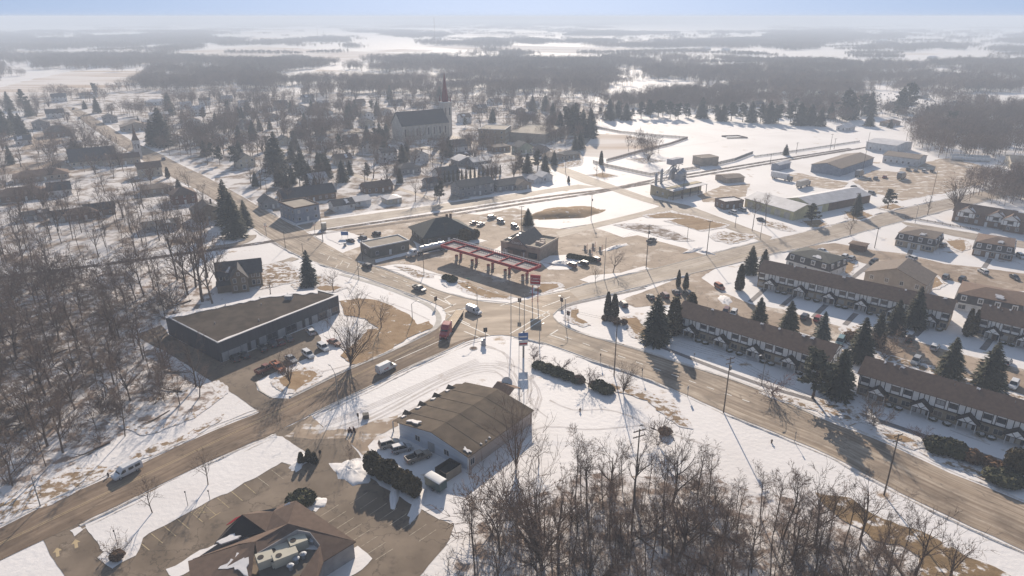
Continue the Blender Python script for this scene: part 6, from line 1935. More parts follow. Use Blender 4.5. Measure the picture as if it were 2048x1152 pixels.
# more roofs seen between the trees
rh_ = random.Random(9)
FILL = scatter([(380, 250), (560, 215), (880, 225), (1000, 260), (880, 300), (640, 290), (460, 300)], 34, rh_, 24) + scatter([(0, 250), (80, 235), (100, 300), (0, 310)], 4, rh_, 22) + scatter([(330, 215), (460, 200), (900, 205), (1180, 212), (1150, 235), (700, 232), (380, 240)], 30, rh_, 28) + scatter([(1480, 200), (1700, 190), (2000, 200), (2040, 235), (1900, 235), (1700, 225), (1500, 222)], 14, rh_, 30)
for q in FILL:
    px = P(q[0], q[1])
    if any(abs(px[0] - p[0]) < 26 and abs(px[1] - p[1]) < 12 for p in HOUSES_PX) or (780 < px[0] < 920 and 220 < px[1] < 300): continue
    HOUSES_PX.append(px)
    wl = rh_.choice(['white_wall', 'white_wall', 'cream_wall', 'tan_wall', 'grey_wall'])
    rf = rh_.choice(['roof_dark', 'roof_grey', 'roof_metal', 'roof_brown', 'roof_tan'])
    house(px, rh_.uniform(9, 14), rh_.uniform(7.5, 10), rh_.choice([3.2, 3.6, 5.2]), rh_.uniform(2, 3.2), wl, rf, 'small house half hidden among the bare town trees', axis=rh_.choice('xy'), group='houses half hidden among the town trees', snow=(.1, .5) if rh_.random() < .4 else None)
# ---- town trees
TOWN = [(330, 205), (480, 190), (760, 195), (1180, 200), (1180, 245), (1160, 290), (1080, 300), (1100, 345), (1000, 372), (850, 405), (650, 425), (575, 425), (520, 400), (440, 355), (330, 290), (300, 240)]
ROADS_AVOID = [[(x - 14, y - 6), (x + 14, y - 6), (x + 14, y + 8), (x - 14, y + 8)] for x, y in HOUSES_PX]
ROADS_AVOID.append([(1104, 334), (1040, 312), (960, 288), (880, 268), (895, 262), (1000, 285), (1140, 332)])
ROADS_AVOID.append([(800, 220), (930, 220), (930, 300), (800, 300)])
nt_ = 0
for q in scatter(TOWN, 290, RT, 6, ROADS_AVOID):
    PR[RT.choice(['round', 'round', 'vase'])].place((q[0], q[1], 0), RT.uniform(9, 16), RT, 'bare tree among the houses of the town', 'tree', 'bare trees among the town houses', RT.uniform(.85, 1.15), name='town_tree')
LEFT = [(-40, 215), (110, 205), (180, 262), (320, 350), (430, 410), (430, 440), (150, 420), (-40, 430)]
for q in scatter(LEFT, 95, RT, 6, ROADS_AVOID):
    PR[RT.choice(['round', 'vase'])].place((q[0], q[1], 0), RT.uniform(8, 14), RT, 'bare garden tree on the chapel side of the main street', 'tree', 'bare garden trees on the chapel side', RT.uniform(.85, 1.1), name='garden_tree')
CON = [(555, 345, 262), (540, 335, 285), (600, 372, 318), (585, 368, 330), (640, 365, 305), (620, 372, 325), (655, 355, 310), (560, 370, 325), (575, 380, 345), (470, 335, 290), (425, 320, 285), (410, 312, 280), (440, 330, 292), (760, 280, 245), (750, 292, 255), (735, 285, 250), (700, 350, 320), (735, 360, 325), (800, 366, 335), (880, 405, 360),
       (1040, 350, 310), (1055, 345, 306), (1075, 342, 300), (1090, 345, 308), (1108, 330, 300), (1150, 300, 268), (1160, 298, 262), (1135, 270, 212), (1150, 268, 205), (1165, 272, 218), (1180, 275, 215), (1120, 268, 222), (1105, 252, 205), (1145, 255, 208),
       (340, 230, 185), (190, 190, 165), (195, 226, 192), (170, 218, 200), (50, 220, 178), (20, 222, 182), (60, 232, 195), (30, 262, 215), (10, 270, 212), (45, 272, 225), (780, 200, 170), (880, 210, 172), (700, 240, 205), (610, 255, 225), (480, 245, 215), (520, 262, 235), (985, 245, 215), (1065, 225, 190), (1090, 222, 186),
       (150, 318, 278), (160, 317, 281)]
for q in scatter([(340, 240), (560, 215), (880, 225), (1000, 260), (900, 330), (700, 380), (560, 400), (480, 360)], 46, RT, 9, ROADS_AVOID):
    px_ = P(q[0], q[1]); CON.append((px_[0], px_[1], px_[1] - RT.uniform(26, 52) * 400 / q[1]))
for x, by, ty in CON:
    k = RT.choice(['spruce', 'spruce', 'pine'])
    tree(k, (x, by), ty, 'dark evergreen rising above the town houses', 'tree', 'dark evergreens above the town houses', RT.uniform(1.0, 1.3), name='town_evergreen')
ROW = [(1218, 240, 196), (1235, 236, 200), (1252, 240, 206), (1282, 236, 204), (1300, 236, 198), (1316, 236, 200), (1340, 238, 202), (1356, 238, 206), (1372, 234, 206), (1403, 236, 194), (1430, 240, 210), (1445, 242, 206), (1462, 242, 204), (1485, 244, 206), (1502, 244, 202), (1520, 246, 212), (1538, 246, 200), (1556, 246, 208), (1580, 248, 210), (1598, 250, 204), (1620, 250, 208), (1640, 252, 214),
       (1690, 240, 178), (1700, 238, 184), (1722, 232, 188), (1738, 232, 182), (1800, 226, 172), (1812, 228, 164), (1795, 232, 182), (1850, 236, 212), (1900, 258, 222), (1738, 252, 222), (1780, 256, 238), (1590, 228, 196), (1660, 238, 205)]
for k in range(15):
    x_ = 1205 + k * 29 + RT.uniform(-5, 5); b_ = 234 + k * .5 + RT.uniform(-8, 3)
    ROW.append((x_, b_, b_ - RT.uniform(18, 34)))
for x, by, ty in ROW:
    k = RT.choice(['spruce', 'pine', 'pine'])
    tree(k, (x, by), ty, 'dark evergreen along the far edge of the snowy ball field', 'tree', 'evergreens edging the ball field', RT.uniform(1.2, 1.6), name='field_evergreen')
# ------------------------------------------------------------------ vehicles
M['tyre'] = mat('tyre_rubber', (.018, .018, .018), rough=.9)
M['rim'] = mat('wheel_alloy', (.35, .35, .36), rough=.4, metal=.6)
M['headlamp'] = mat('headlamp_glass', (.65, .65, .62), rough=.2, spec=.6)
M['tail'] = mat('tail_lamp', (.30, .01, .01), rough=.3, spec=.5)
M['car_glass'] = mat('car_glass', (.015, .018, .022), rough=.08, spec=.7)
PAINT = {}
def car_paint(c):
    k = tuple(round(x, 3) for x in c)
    if k not in PAINT:
        PAINT[k] = mat('car_paint_%d' % len(PAINT), c, tuple(x * .8 + .02 for x in c), scale=1.5, rough=.32, spec=.55)
    return PAINT[k]
COLS = {'white': (.60, .60, .60), 'silver': (.34, .35, .36), 'grey': (.14, .145, .15), 'black': (.016, .017, .02), 'maroon': (.10, .02, .022), 'red': (.30, .03, .03), 'blue': (.04, .06, .13), 'tan': (.24, .20, .16), 'teal': (.16, .26, .27), 'orange': (.42, .12, .035), 'rust': (.20, .06, .035), 'champagne': (.42, .38, .33), 'navy': (.02, .024, .05)}
def wheel_mesh(r=.33, w=.22):
    k = ('wheel', r)
    if k not in WCACHE:
        t = MB().tube((0, -w / 2, 0), (0, w / 2, 0), r, r, 12)
        q = MB().tube((0, -w / 2 - .015, 0), (0, w / 2 + .015, 0), r * .6, r * .6, 8)
        a = bpy.data.meshes.new('wheel'); a.from_pydata(t.v, [], t.f); a.materials.append(M['tyre'])
        b = bpy.data.meshes.new('rim'); b.from_pydata(q.v, [], q.f); b.materials.append(M['rim'])
        WCACHE[k] = (a, b)
    return WCACHE[k]
def add_wheels(root, xs, y, r=.33, dual=False):
    a, b = wheel_mesh(r)
    for x in xs:
        for s in (-1, 1):
            o = bpy.data.objects.new('wheel', a); COL.objects.link(o); o.parent = root; o.location = (x, s * y, r)
            q = bpy.data.objects.new('rim', b); COL.objects.link(q); q.parent = o
def loft(sections):
    """sections: list of (x, [(y, z) ...half profile from bottom to top]) mirrored in y and skinned"""
    mb = MB(); rows = []
    for x, half in sections:
        rows.append([(x, y, z) for y, z in half] + [(x, -y, z) for y, z in reversed(half)])
    n = len(rows[0])
    v = [p for r in rows for p in r]
    f = []
    for i in range(len(rows) - 1):
        for j in range(n):
            a = i * n + j; b = i * n + (j + 1) % n
            f.append((a, a + n, b + n, b))
    f += [tuple(range(n)), tuple(range(len(v) - 1, len(v) - n - 1, -1))]
    mb.add(v, f)
    return mb
SHAPES = {
    # L, W, belt z, roof z, hood start, windscreen base, roof front, roof rear, rear glass base, tail
    'sedan': dict(L=4.6, W=1.8, b=.92, r=1.42, hood=.78, ws=.75, rf=.15, rr=-1.05, rg=-1.75, tz=.95),
    'suv': dict(L=4.6, W=1.86, b=1.02, r=1.70, hood=.95, ws=.95, rf=.35, rr=-1.95, rg=-2.2, tz=1.02),
    'minivan': dict(L=5.0, W=1.95, b=1.02, r=1.75, hood=.92, ws=1.45, rf=.65, rr=-2.2, rg=-2.4, tz=1.05),
}
def body_mesh(kind):
    s = SHAPES[kind]; L, W = s['L'], s['W']; w = W / 2; b = s['b']
    f, r = L / 2, -L / 2
    def sec(x, zt, k=1.0, zb=.28):
        return (x, [(w * k * .86, zb), (w * k, zb + .2), (w * k, zt - .14), (w * k * .93, zt)])
    return loft([sec(r, .80, .86, .42), sec(r + .12, s['tz'], .94), sec(r + .7, b, 1.0), sec(-.2, b, 1.0), sec(s['ws'] + .1, b - .02, 1.0), sec(s['ws'] + .5, s['hood'] + .02, .99), sec(f - .45, s['hood'] - .08, .95), sec(f - .08, .66, .86), sec(f, .55, .78, .36)])
def cabin_mesh(kind):
    s = SHAPES[kind]; w = s['W'] / 2; b = s['b'] - .03; r = s['r']
    lo = [(s['ws'] + .1, w * .9), (s['rg'], w * .9)]
    hi = [(s['rf'], w * .74), (s['rr'], w * .76)]
    v = [(lo[0][0], -lo[0][1], b), (lo[0][0], lo[0][1], b), (lo[1][0], lo[1][1], b), (lo[1][0], -lo[1][1], b), (hi[0][0], -hi[0][1], r - .04), (hi[0][0], hi[0][1], r - .04), (hi[1][0], hi[1][1], r - .04), (hi[1][0], -hi[1][1], r - .04)]
    return MB().add(v, [(0, 1, 2, 3), (4, 7, 6, 5), (0, 4, 5, 1), (1, 5, 6, 2), (2, 6, 7, 3), (3, 7, 4, 0)])
def roof_mesh(kind):
    s = SHAPES[kind]; w = s['W'] / 2; r = s['r']; b = s['b']
    mb = loft([(s['rr'] - .06, [(w * .77, r - .05), (w * .72, r)]), ((s['rf'] + s['rr']) / 2, [(w * .78, r - .045), (w * .70, r + .03)]), (s['rf'] + .06, [(w * .75, r - .05), (w * .68, r)])])
    # pillars
    for sg in (-1, 1):
        for (xa, xb) in ((s['ws'] + .1, s['rf']), ((s['rf'] + s['rr']) / 2 - .05, (s['rf'] + s['rr']) / 2 - .1), (s['rg'], s['rr'])):
            mb.tube((xa, sg * w * .91, b), (xb, sg * w * .765, r - .03), .05, .05, 4)
    return mb
VM = {}
def vehicle_parts(kind):
    if kind in VM: return VM[kind]
    s = SHAPES[kind]
    out = []
    for nm, mb in (('body', body_mesh(kind)), ('windows', cabin_mesh(kind)), ('roof', roof_mesh(kind))):
        me = bpy.data.meshes.new(nm); me.from_pydata(mb.v, [], mb.f); me.materials.append(None if nm != 'windows' else M['car_glass'])
        out.append((nm, me))
    hl = MB().box(-.06, .06, -.19, .19, -.08, .08)
    a = bpy.data.meshes.new('headlight'); a.from_pydata(hl.v, [], hl.f); a.materials.append(M['headlamp'])
    t = bpy.data.meshes.new('tail_light'); t.from_pydata(hl.v, [], hl.f); t.materials.append(M['tail'])
    VM[kind] = (out, a, t)
    return VM[kind]
def head_angle(p, q):
    a, b = G(*p), G(*q)
    return math.atan2(b.y - a.y, b.x - a.x)
def place_root(name, p, ang, z=.06):
    g = G(*p)
    return empty(name, (g.x, g.y, z), ang)
def car(kind, col, p, q, label, group=None, detail=True, snow=False, ang=None):
    an = head_angle(p, q) if ang is None else ang
    root = place_root('parked_car' if group else 'car', p, an)
    parts, hm_, tm_ = vehicle_parts(kind)
    s = SHAPES[kind]
    for nm, me in parts:
        o = bpy.data.objects.new(nm if nm != 'windows' else 'window_glass', me); COL.objects.link(o); o.parent = root
        if nm != 'windows':
            o.material_slots[0].link = 'OBJECT'; o.material_slots[0].material = car_paint(COLS[col])
    add_wheels(root, (s['L'] * .30, -s['L'] * .29), s['W'] / 2 - .1)
    if detail:
        for sg in (-1, 1):
            o = bpy.data.objects.new('headlight', hm_); COL.objects.link(o); o.parent = root; o.location = (s['L'] / 2 - .1, sg * .58, .66)
            o = bpy.data.objects.new('tail_light', tm_); COL.objects.link(o); o.parent = root; o.location = (-s['L'] / 2 + .04, sg * .66, .85)
    if snow:
        MB().box(s['rr'], s['rf'], -.6, .6, s['r'] + .0, s['r'] + .1).build('roof_snow', M['snow'], root)
    return tag(root, label, 'car' if kind != 'minivan' else 'van', group)
def pickup(col, p, q, label, group=None, bed=None):
    root = place_root('pickup_truck', p, head_angle(p, q))
    m = car_paint(COLS[col]); w = .97
    def sec(x, zt, k=1.0, zb=.4): return (x, [(w * k * .9, zb), (w * k, zb + .2), (w * k, zt - .1), (w * k * .96, zt)])
    loft([sec(-2.8, 1.0, .95), sec(-2.7, 1.08), sec(1.25, 1.08), sec(1.5, 1.05), sec(2.6, .98, .95), sec(2.8, .75, .88)]).build('body', m, root)
    MB().box(-2.62, -.75, -.76, .76, 1.06, 1.11).build('bed', M['tyre'] if bed is None else bed, root)
    MB().box(-2.75, -.7, -.95, -.79, 1.06, 1.32).box(-2.75, -.7, .79, .95, 1.06, 1.32).box(-2.78, -2.66, -.78, .78, 1.06, 1.32).build('bed_side', m, root)
    v = [(1.35, -.86, 1.05), (1.35, .86, 1.05), (-.66, .86, 1.05), (-.66, -.86, 1.05), (.65, -.72, 1.78), (.65, .72, 1.78), (-.5, .72, 1.78), (-.5, -.72, 1.78)]
    MB().add(v, [(0, 1, 2, 3), (4, 7, 6, 5), (0, 4, 5, 1), (1, 5, 6, 2), (2, 6, 7, 3), (3, 7, 4, 0)]).build('window_glass', M['car_glass'], root)
    rb = MB().box(-.55, .7, -.72, .72, 1.75, 1.86)
    for sg in (-1, 1):
        for xa, xb in ((1.35, .67), (.1, .05), (-.66, -.52)):
            rb.tube((xa, sg * .87, 1.06), (xb, sg * .73, 1.78), .06, .06, 4)
    rb.build('roof', m, root)
    add_wheels(root, (1.8, -1.7), .86, .38)
    for sg in (-1, 1):
        MB().box(2.7, 2.79, sg * .7 - .17, sg * .7 + .17, .72, .9).build('headlight', M['headlamp'], root)
        MB().box(-2.83, -2.76, sg * .84 - .08, sg * .84 + .08, .8, 1.15).build('tail_light', M['tail'], root)
    return tag(root, label, 'pickup truck', group)
def cargo_van(col, p, q, label, L=5.7, H=2.15, side_windows=False, logo=False):
    root = place_root('cargo_van', p, head_angle(p, q))
    m = car_paint(COLS[col]); w = 1.0; f = L / 2
    def sec(x, zt, k=1.0, kt=.82, zb=.35): return (x, [(w * k * .92, zb), (w * k, zb + .25), (w * k, 1.15), (w * k * kt, zt - .12), (w * k * (kt - .12), zt)])
    loft([sec(-f, H - .1, .97), sec(-f + .15, H), sec(f - 2.0, H), sec(f - 1.85, H - .05, 1, .8), (f - 1.0, [(w * .92, .35), (w, .6), (w, 1.05), (w * .93, 1.12), (w * .8, 1.18)]), (f - .2, [(w * .86, .35), (w * .93, .55), (w * .92, .85), (w * .86, .92), (w * .7, .96)]), (f, [(w * .75, .4), (w * .8, .5), (w * .8, .7), (w * .75, .76), (w * .6, .8)])]).build('body', m, root)
    MB().add([(f - 1.02, -.78, 1.22), (f - 1.02, .78, 1.22), (f - 1.8, .68, H - .16), (f - 1.8, -.68, H - .16)], [(0, 1, 2, 3)]).build('windscreen', M['car_glass'], root)
    for sg in (-1, 1):
        ps = [(f - 1.15, sg * 1.012, 1.18), (f - 1.75, sg * .9, H - .32), (f - 2.25, sg * .9, H - .32), (f - 2.25, sg * 1.02, 1.2)]
        MB().add(ps, [(0, 1, 2, 3)] if sg < 0 else [(3, 2, 1, 0)]).build('side_window', M['car_glass'], root)
        if side_windows:
            for x in (f - 3.3, f - 4.6):
                ps = [(x + .5, sg * 1.02, 1.22), (x + .5, sg * .91, H - .34), (x - .5, sg * .91, H - .34), (x - .5, sg * 1.02, 1.22)]
                MB().add(ps, [(0, 1, 2, 3)] if sg < 0 else [(3, 2, 1, 0)]).build('side_window', M['car_glass'], root)
        MB().box(f - .12, f - .02, sg * .62 - .15, sg * .62 + .15, .62, .82).build('headlight', M['headlamp'], root)
        MB().box(-f - .03, -f + .05, sg * .86 - .07, sg * .86 + .07, .8, 1.3).build('tail_light', M['tail'], root)
        if logo:
            for k, (x0, x1, z0, z1, mm) in enumerate(((-.2, .5, 1.3, 1.55, 'red'), (-.9, -.3, 1.3, 1.5, 'red'), (-.9, .45, 1.0, 1.12, 'pole_grey'))):
                MB().box(x0 - .6, x1 - .6, sg * 1.0 - .03, sg * 1.0 + .03, z0 - .25, z1 - .25).build('side_mark', M[mm], root)
    add_wheels(root, (f - 1.05, -f + 1.15), .88, .36)
    return tag(root, label, 'van')
def semi():
    p, q = (893, 671), (878, 690)
    root = place_root('semi_truck', p, head_angle((909, 648), (884, 684)))
    m = car_paint((.32, .02, .03))
    MB().box(-4.2, 3.6, -.55, .55, .55, .95).build('chassis', M['tyre'], root)
    loft([(3.5, [(.8, .5), (1.0, .7), (1.0, 1.5), (.8, 1.65)]), (3.3, [(.85, .5), (1.05, .7), (1.05, 1.65), (.85, 1.8)]), (1.9, [(1.1, .5), (1.15, .8), (1.15, 1.9), (.95, 2.05)])]).build('bonnet', m, root)
    loft([(1.9, [(1.1, .6), (1.2, .9), (1.2, 2.0), (1.1, 2.1)]), (1.3, [(1.15, .6), (1.22, .9), (1.2, 2.9), (1.0, 3.0)]), (.4, [(1.15, .6), (1.24, .9), (1.22, 3.4), (1.0, 3.55)]), (-1.6, [(1.15, .7), (1.24, .9), (1.22, 3.7), (1.0, 3.85)])]).build('cab', m, root)
    MB().add([(1.93, -1.0, 2.12), (1.93, 1.0, 2.12), (1.36, .98, 2.85), (1.36, -.98, 2.85)], [(0, 1, 2, 3)]).build('windscreen', M['car_glass'], root)
    for sg in (-1, 1):
        MB().box(.55, 1.25, sg * 1.225 - .02, sg * 1.225 + .02, 1.9, 2.65).build('side_window', M['car_glass'], root)
        MB().box(3.42, 3.5, sg * .75 - .2, sg * .75 + .2, .9, 1.2).build('headlight', M['headlamp'], root)
        MB().tube((-1.75, sg * 1.1, .8), (-1.75, sg * 1.1, 4.0), .1, .1, 8).build('exhaust_stack', M['rim'], root)
        MB().tube((-.2, sg * 1.05, .75), (1.4, sg * 1.05, .75), .32, .32, 10).build('fuel_tank', M['rim'], root)
    add_wheels(root, (2.7, -2.6, -3.8), 1.05, .5)
    tag(root, 'red semi tractor pulling a flatbed through the junction', 'truck')
    g = root.location
    t = empty('flatbed_trailer', (g.x, g.y, .06), head_angle((918, 632), (893, 671)))
    dm = mat('plank_deck', (.62, .50, .36), (.52, .41, .29), scale=.7, rough=.9)
    n = 5
    for k in range(n):
        y = -1.25 + 2.5 * k / n
        MB().box(-15.2, -2.1, y + .01, y + 2.5 / n - .03, 1.28, 1.36).build('plank', dm, t)
    MB().box(-15.25, -2.05, -1.3, -1.25, 1.1, 1.38).box(-15.25, -2.05, 1.25, 1.3, 1.1, 1.38).build('side_rail', M['tyre'], t)
    MB().box(-15.0, -2.1, -.5, .5, .85, 1.27).build('frame', M['tyre'], t)
    add_wheels(t, (-13.0, -14.3), 1.05, .5)
    tag(t, 'empty flatbed trailer with wooden deck behind the red tractor', 'trailer')
semi()
def tanker():
    p, q = (830, 512), (815, 516)
    root = place_root('tanker_truck', p, head_angle((886, 500), (818, 516)))
    m = car_paint(COLS['white'])
    loft([(3.2, [(.8, .5), (1.0, .7), (1.0, 1.5), (.8, 1.6)]), (1.9, [(1.1, .5), (1.15, .8), (1.15, 1.8), (.95, 1.95)])]).build('bonnet', m, root)
    loft([(1.9, [(1.1, .6), (1.2, .9), (1.2, 2.0), (1.1, 2.1)]), (1.3, [(1.15, .6), (1.22, .9), (1.2, 2.7), (1.0, 2.8)]), (-.4, [(1.15, .7), (1.24, .9), (1.22, 2.8), (1.0, 2.9)])]).build('cab', m, root)
    MB().add([(1.93, -1.0, 2.12), (1.93, 1.0, 2.12), (1.36, .98, 2.65), (1.36, -.98, 2.65)], [(0, 1, 2, 3)]).build('windscreen', M['car_glass'], root)
    for sg in (-1, 1):
        MB().box(.4, 1.15, sg * 1.225 - .02, sg * 1.225 + .02, 1.8, 2.5).build('side_window', M['car_glass'], root)
    MB().box(-13.5, 1.5, -.5, .5, .6, 1.0).build('chassis', M['tyre'], root)
    mb = MB(); n = 14
    mb.tube((-2.4, 0, 2.15), (-13.2, 0, 2.15), 1.15, 1.15, n)
    mb.build('tank', plain('tank_aluminium', (.5, .52, .54), .05, rough=.3, metal=.5), root, False)
    for x in (-4.6, -7.8, -11):
        MB().tube((x, 0, 3.28), (x, 0, 3.5), .35, .35, 10).build('hatch', M['rim'], root)
    add_wheels(root, (2.4, -1.2, -2.3, -11.5, -12.7), 1.0, .5)
    tag(root, 'white tanker truck parked beside the canopy', 'truck')
tanker()
def ofs(p, dx, dy): return (p[0] + dx, p[1] + dy)
cargo_van('white', (255, 948), (228, 962), 'white passenger van driving along the side road', 5.6, 2.1, True)
cargo_van('white', (773, 741), (800, 728), 'white panel van with red side marks heading for the junction', 5.8, 2.4, False, True)
cargo_van('white', (948, 626), (968, 634), 'bluish white panel van crossing the junction', 5.6, 2.3)
pickup('grey', (839, 581), (856, 588), 'dark pickup waiting on the main road at the junction')
car('suv', 'black', (734, 535), (714, 527), 'black sport utility car on the main road by the olive building')
g_ = 'dark cars parked against the flat-roofed office'
for (x, y), c, k, lab in (((470, 721), 'black', 'suv', 'black car at the dark end of the office row'), ((490, 714), 'black', 'sedan', 'black car second from the dark end of the office row'), ((525, 701), 'black', 'suv', 'black car before a white panel in the office row'), ((546, 692), 'navy', 'suv', 'dark blue car in the middle of the office row'), ((561, 688), 'maroon', 'sedan', 'dark maroon car in the office row'), ((577, 680), 'grey', 'sedan', 'grey car beside the gap in the office row'), ((621, 667), 'white', 'suv', 'white car by the snow strip at the office front')):
    car(k, c, (x, y), ofs((x, y), -9, -10), lab, g_)
g_ = 'cars parked across the office lot'
car('suv', 'white', (647, 699), (657, 706), 'boxy white car beside the big bare tree', g_)
car('suv', 'white', (617, 713), (627, 720), 'white car with tan stain behind the bare tree', g_)
car('sedan', 'rust', (669, 689), (682, 694), 'rust-red car at the snow edge of the office lot', g_)
car('sedan', 'silver', (583, 722), (593, 729), 'silver car hidden behind bare branches', g_)
pickup('orange', (556, 738), (566, 745), 'orange old flatbed pickup in the office lot')
pickup('rust', (532, 742), (545, 736), 'rusty red flatbed pickup in the office lot')
car('suv', 'champagne', (779, 892), (800, 886), 'champagne car with snowy roof beside the shed wall', None, True, True)
car('suv', 'silver', (804, 902), (826, 896), 'silver car between the pickup and the champagne car', None, True, True)
pickup('tan', (837, 919), (862, 910), 'tan crew pickup parked at the shed wall')
g_ = 'cars by the railway side lot'
car('sedan', 'black', (701, 484), (690, 480), 'black car nosing the snow by the blue sign', g_)
car('suv', 'navy', (725, 479), (713, 475), 'dark blue car beside the black car', g_)
car('suv', 'black', (753, 470), (740, 466), 'black car alone behind the olive building', g_)
car('suv', 'silver', (984, 437), (1000, 433), 'silver car in the gravel railway yard', g_)
car('minivan', 'grey', (1002, 446), (1014, 452), 'grey van in the gravel railway yard', g_)
car('sedan', 'white', (962, 451), (975, 446), 'white car behind the hipped hall', g_)
car('sedan', 'maroon', (948, 448), (960, 444), 'maroon car behind the hipped hall', g_)
car('suv', 'black', (1030, 456), (1044, 462), 'black car beside the station store', g_)
g_ = 'cars in the station forecourt'
car('suv', 'rust', (1143, 533), (1130, 528), 'rust-red car nosing the snow island', g_)
car('suv', 'black', (1166, 530), (1152, 526), 'black car second from the snow island', g_)
car('suv', 'maroon', (1190, 522), (1176, 517), 'maroon car with pale roof by the short hedge', g_)
pickup('grey', (1303, 484), (1316, 478), 'grey pickup alone on the wide asphalt')
APX = [((1246, 612), 'black', 'suv', (-8, -8), 'black car beside the corner arborvitae'), ((1301, 597), 'black', 'sedan', (-8, -8), 'black car behind the tall spruce'), ((1329, 594), 'maroon', 'suv', (-8, -8), 'maroon car in the upper lot'), ((1352, 588), 'navy', 'sedan', (-8, -8), 'navy car in the upper lot'), ((1375, 590), 'black', 'suv', (-8, -8), 'black car by the wide arborvitae'),
       ((1439, 577), 'orange', 'suv', (10, 6), 'orange-trimmed car at the snow corner'), ((1451, 627), 'maroon', 'suv', (-6, 9), 'dark maroon car behind the middle row roof'), ((1466, 631), 'white', 'suv', (-6, 9), 'white car behind the middle row roof'), ((1609, 637), 'navy', 'suv', (8, -8), 'purple-black car at a garden path'), ((1636, 641), 'red', 'suv', (8, -8), 'red car behind the pale spruce'),
       ((1680, 686), 'teal', 'minivan', (-6, 10), 'pale teal van by the lot spruce'), ((1820, 682), 'black', 'suv', (8, -10), 'black car at a shaded garden path'), ((1869, 698), 'white', 'suv', (8, -10), 'white car on the shaded lane'), ((1831, 726), 'silver', 'suv', (-8, 10), 'silver car backed to the island snow'), ((2013, 728), 'silver', 'suv', (8, -10), 'silver car beside the outer lane snow'), ((2001, 768), 'grey', 'suv', (-6, 10), 'grey car under the outer spruce'), ((2026, 774), 'white', 'suv', (-6, 10), 'white car beside the outer spruce'),
       ((1646, 505), 'white', 'sedan', (9, 3), 'white car behind the green-roofed fourplex'), ((1690, 516), 'white', 'suv', (9, -6), 'white car of a pair by the lane corner'), ((1703, 520), 'silver', 'suv', (9, -6), 'silver car of a pair by the lane corner'), ((1746, 527), 'black', 'suv', (-9, 4), 'black car by the tan gabled house'), ((1822, 519), 'white', 'suv', (-9, -4), 'white car at the tan-roofed fourplex path'), ((1891, 557), 'grey', 'suv', (7, -6), 'grey car on the wide lane'), ((1924, 561), 'black', 'suv', (7, -6), 'black car on the wide lane'), ((1965, 546), 'white', 'suv', (-8, -5), 'white car at the reddish fourplex path'), ((2029, 558), 'black', 'sedan', (8, 5), 'black car at the lane end'), ((2041, 516), 'white', 'suv', (8, 5), 'white car behind the reddish fourplex'), ((1886, 494), 'grey', 'suv', (8, -4), 'grey car between two fourplexes')]
for p, c, k, d, lab in APX:
    car(k, c, p, ofs(p, *d), lab, 'cars parked around the apartments')
IND = [((1816, 341), 'grey', 'suv', 'grey'), ((1831, 343), 'silver', 'sedan', 'silver'), ((1848, 344), 'white', 'suv', 'white'), ((1864, 344), 'black', 'suv', 'black'), ((1738, 360), 'silver', 'sedan', 'pale silver'), ((1751, 359), 'grey', 'suv', 'dark grey'), ((1769, 356), 'red', 'sedan', 'red')]
for i, (p, c, k, nm) in enumerate(IND):
    car(k, c, p, ofs(p, 8, -5), nm + ' car parked before the ' + ('white workshop' if i < 4 else 'dirt yard centre'), 'cars parked in the industrial yard', False)
car('suv', 'black', (1708, 377), (1722, 374), 'black car behind the yellow warehouse roof', 'cars parked in the industrial yard', False)
car('suv', 'grey', (1744, 389), (1758, 394), 'grey car at the warehouse end wall', 'cars parked in the industrial yard', False)
car('suv', 'white', (1465, 427), (1455, 423), 'white car nearer the street at the square office'.replace('nearer the street', 'street-side'), 'cars at the square office', False)
car('suv', 'silver', (1484, 422), (1474, 418), 'silver car against the square office wall', 'cars at the square office', False)
car('sedan', 'black', (1522, 442), (1534, 446), 'black car between two roadside trees', 'cars at the square office', False)
for p, c, q, lab in (((147, 219), 'black', (140, 214), 'black car far up the main street'), ((159, 238), 'grey', (152, 232), 'grey car parked far up the main street'), ((327, 320), 'blue', (318, 314), 'dark blue car on the main street by the chapel'), ((1510, 417), 'grey', (1520, 420), 'grey car tucked beside the yellow warehouse door')):
    car('suv', c, p, q, lab, None, False)
# lorries and trailers standing in the yard
def box_trailer(p, q, label, L=11, col='white', cab=None):
    root = place_root('box_trailer', p, head_angle(p, q))
    MB().box(-L, 0, -1.25, 1.25, 1.1, 3.9).build('box', car_paint(COLS[col]), root)
    MB().box(-L, 0, -.5, .5, .7, 1.09).build('chassis', M['tyre'], root)
    add_wheels(root, (-L + 1.2, -L + 2.4, -1.0), 1.0, .5)
    if cab:
        MB().box(.2, 2.4, -1.15, 1.15, .6, 2.7).build('cab', car_paint(COLS[cab]), root)
        MB().box(1.6, 2.43, -1.0, 1.0, 1.8, 2.5).build('windscreen', M['car_glass'], root)
        add_wheels(root, (1.6,), 1.0, .5)
    tag(root, label, 'truck')
box_trailer((1575, 362), (1595, 366), 'white box lorry parked in the snowy yard', 10, 'white', 'grey')
box_trailer((1612, 372), (1632, 366), 'cream flat trailer lorry beside the dirt heaps', 9, 'champagne', 'grey')
box_trailer((1804, 357), (1815, 352), 'dark grain lorry in the dirt yard', 6, 'grey', 'black')
box_trailer((1720, 352), (1735, 345), 'dark dump lorry against the blue-grey barn', 6, 'grey', 'grey')
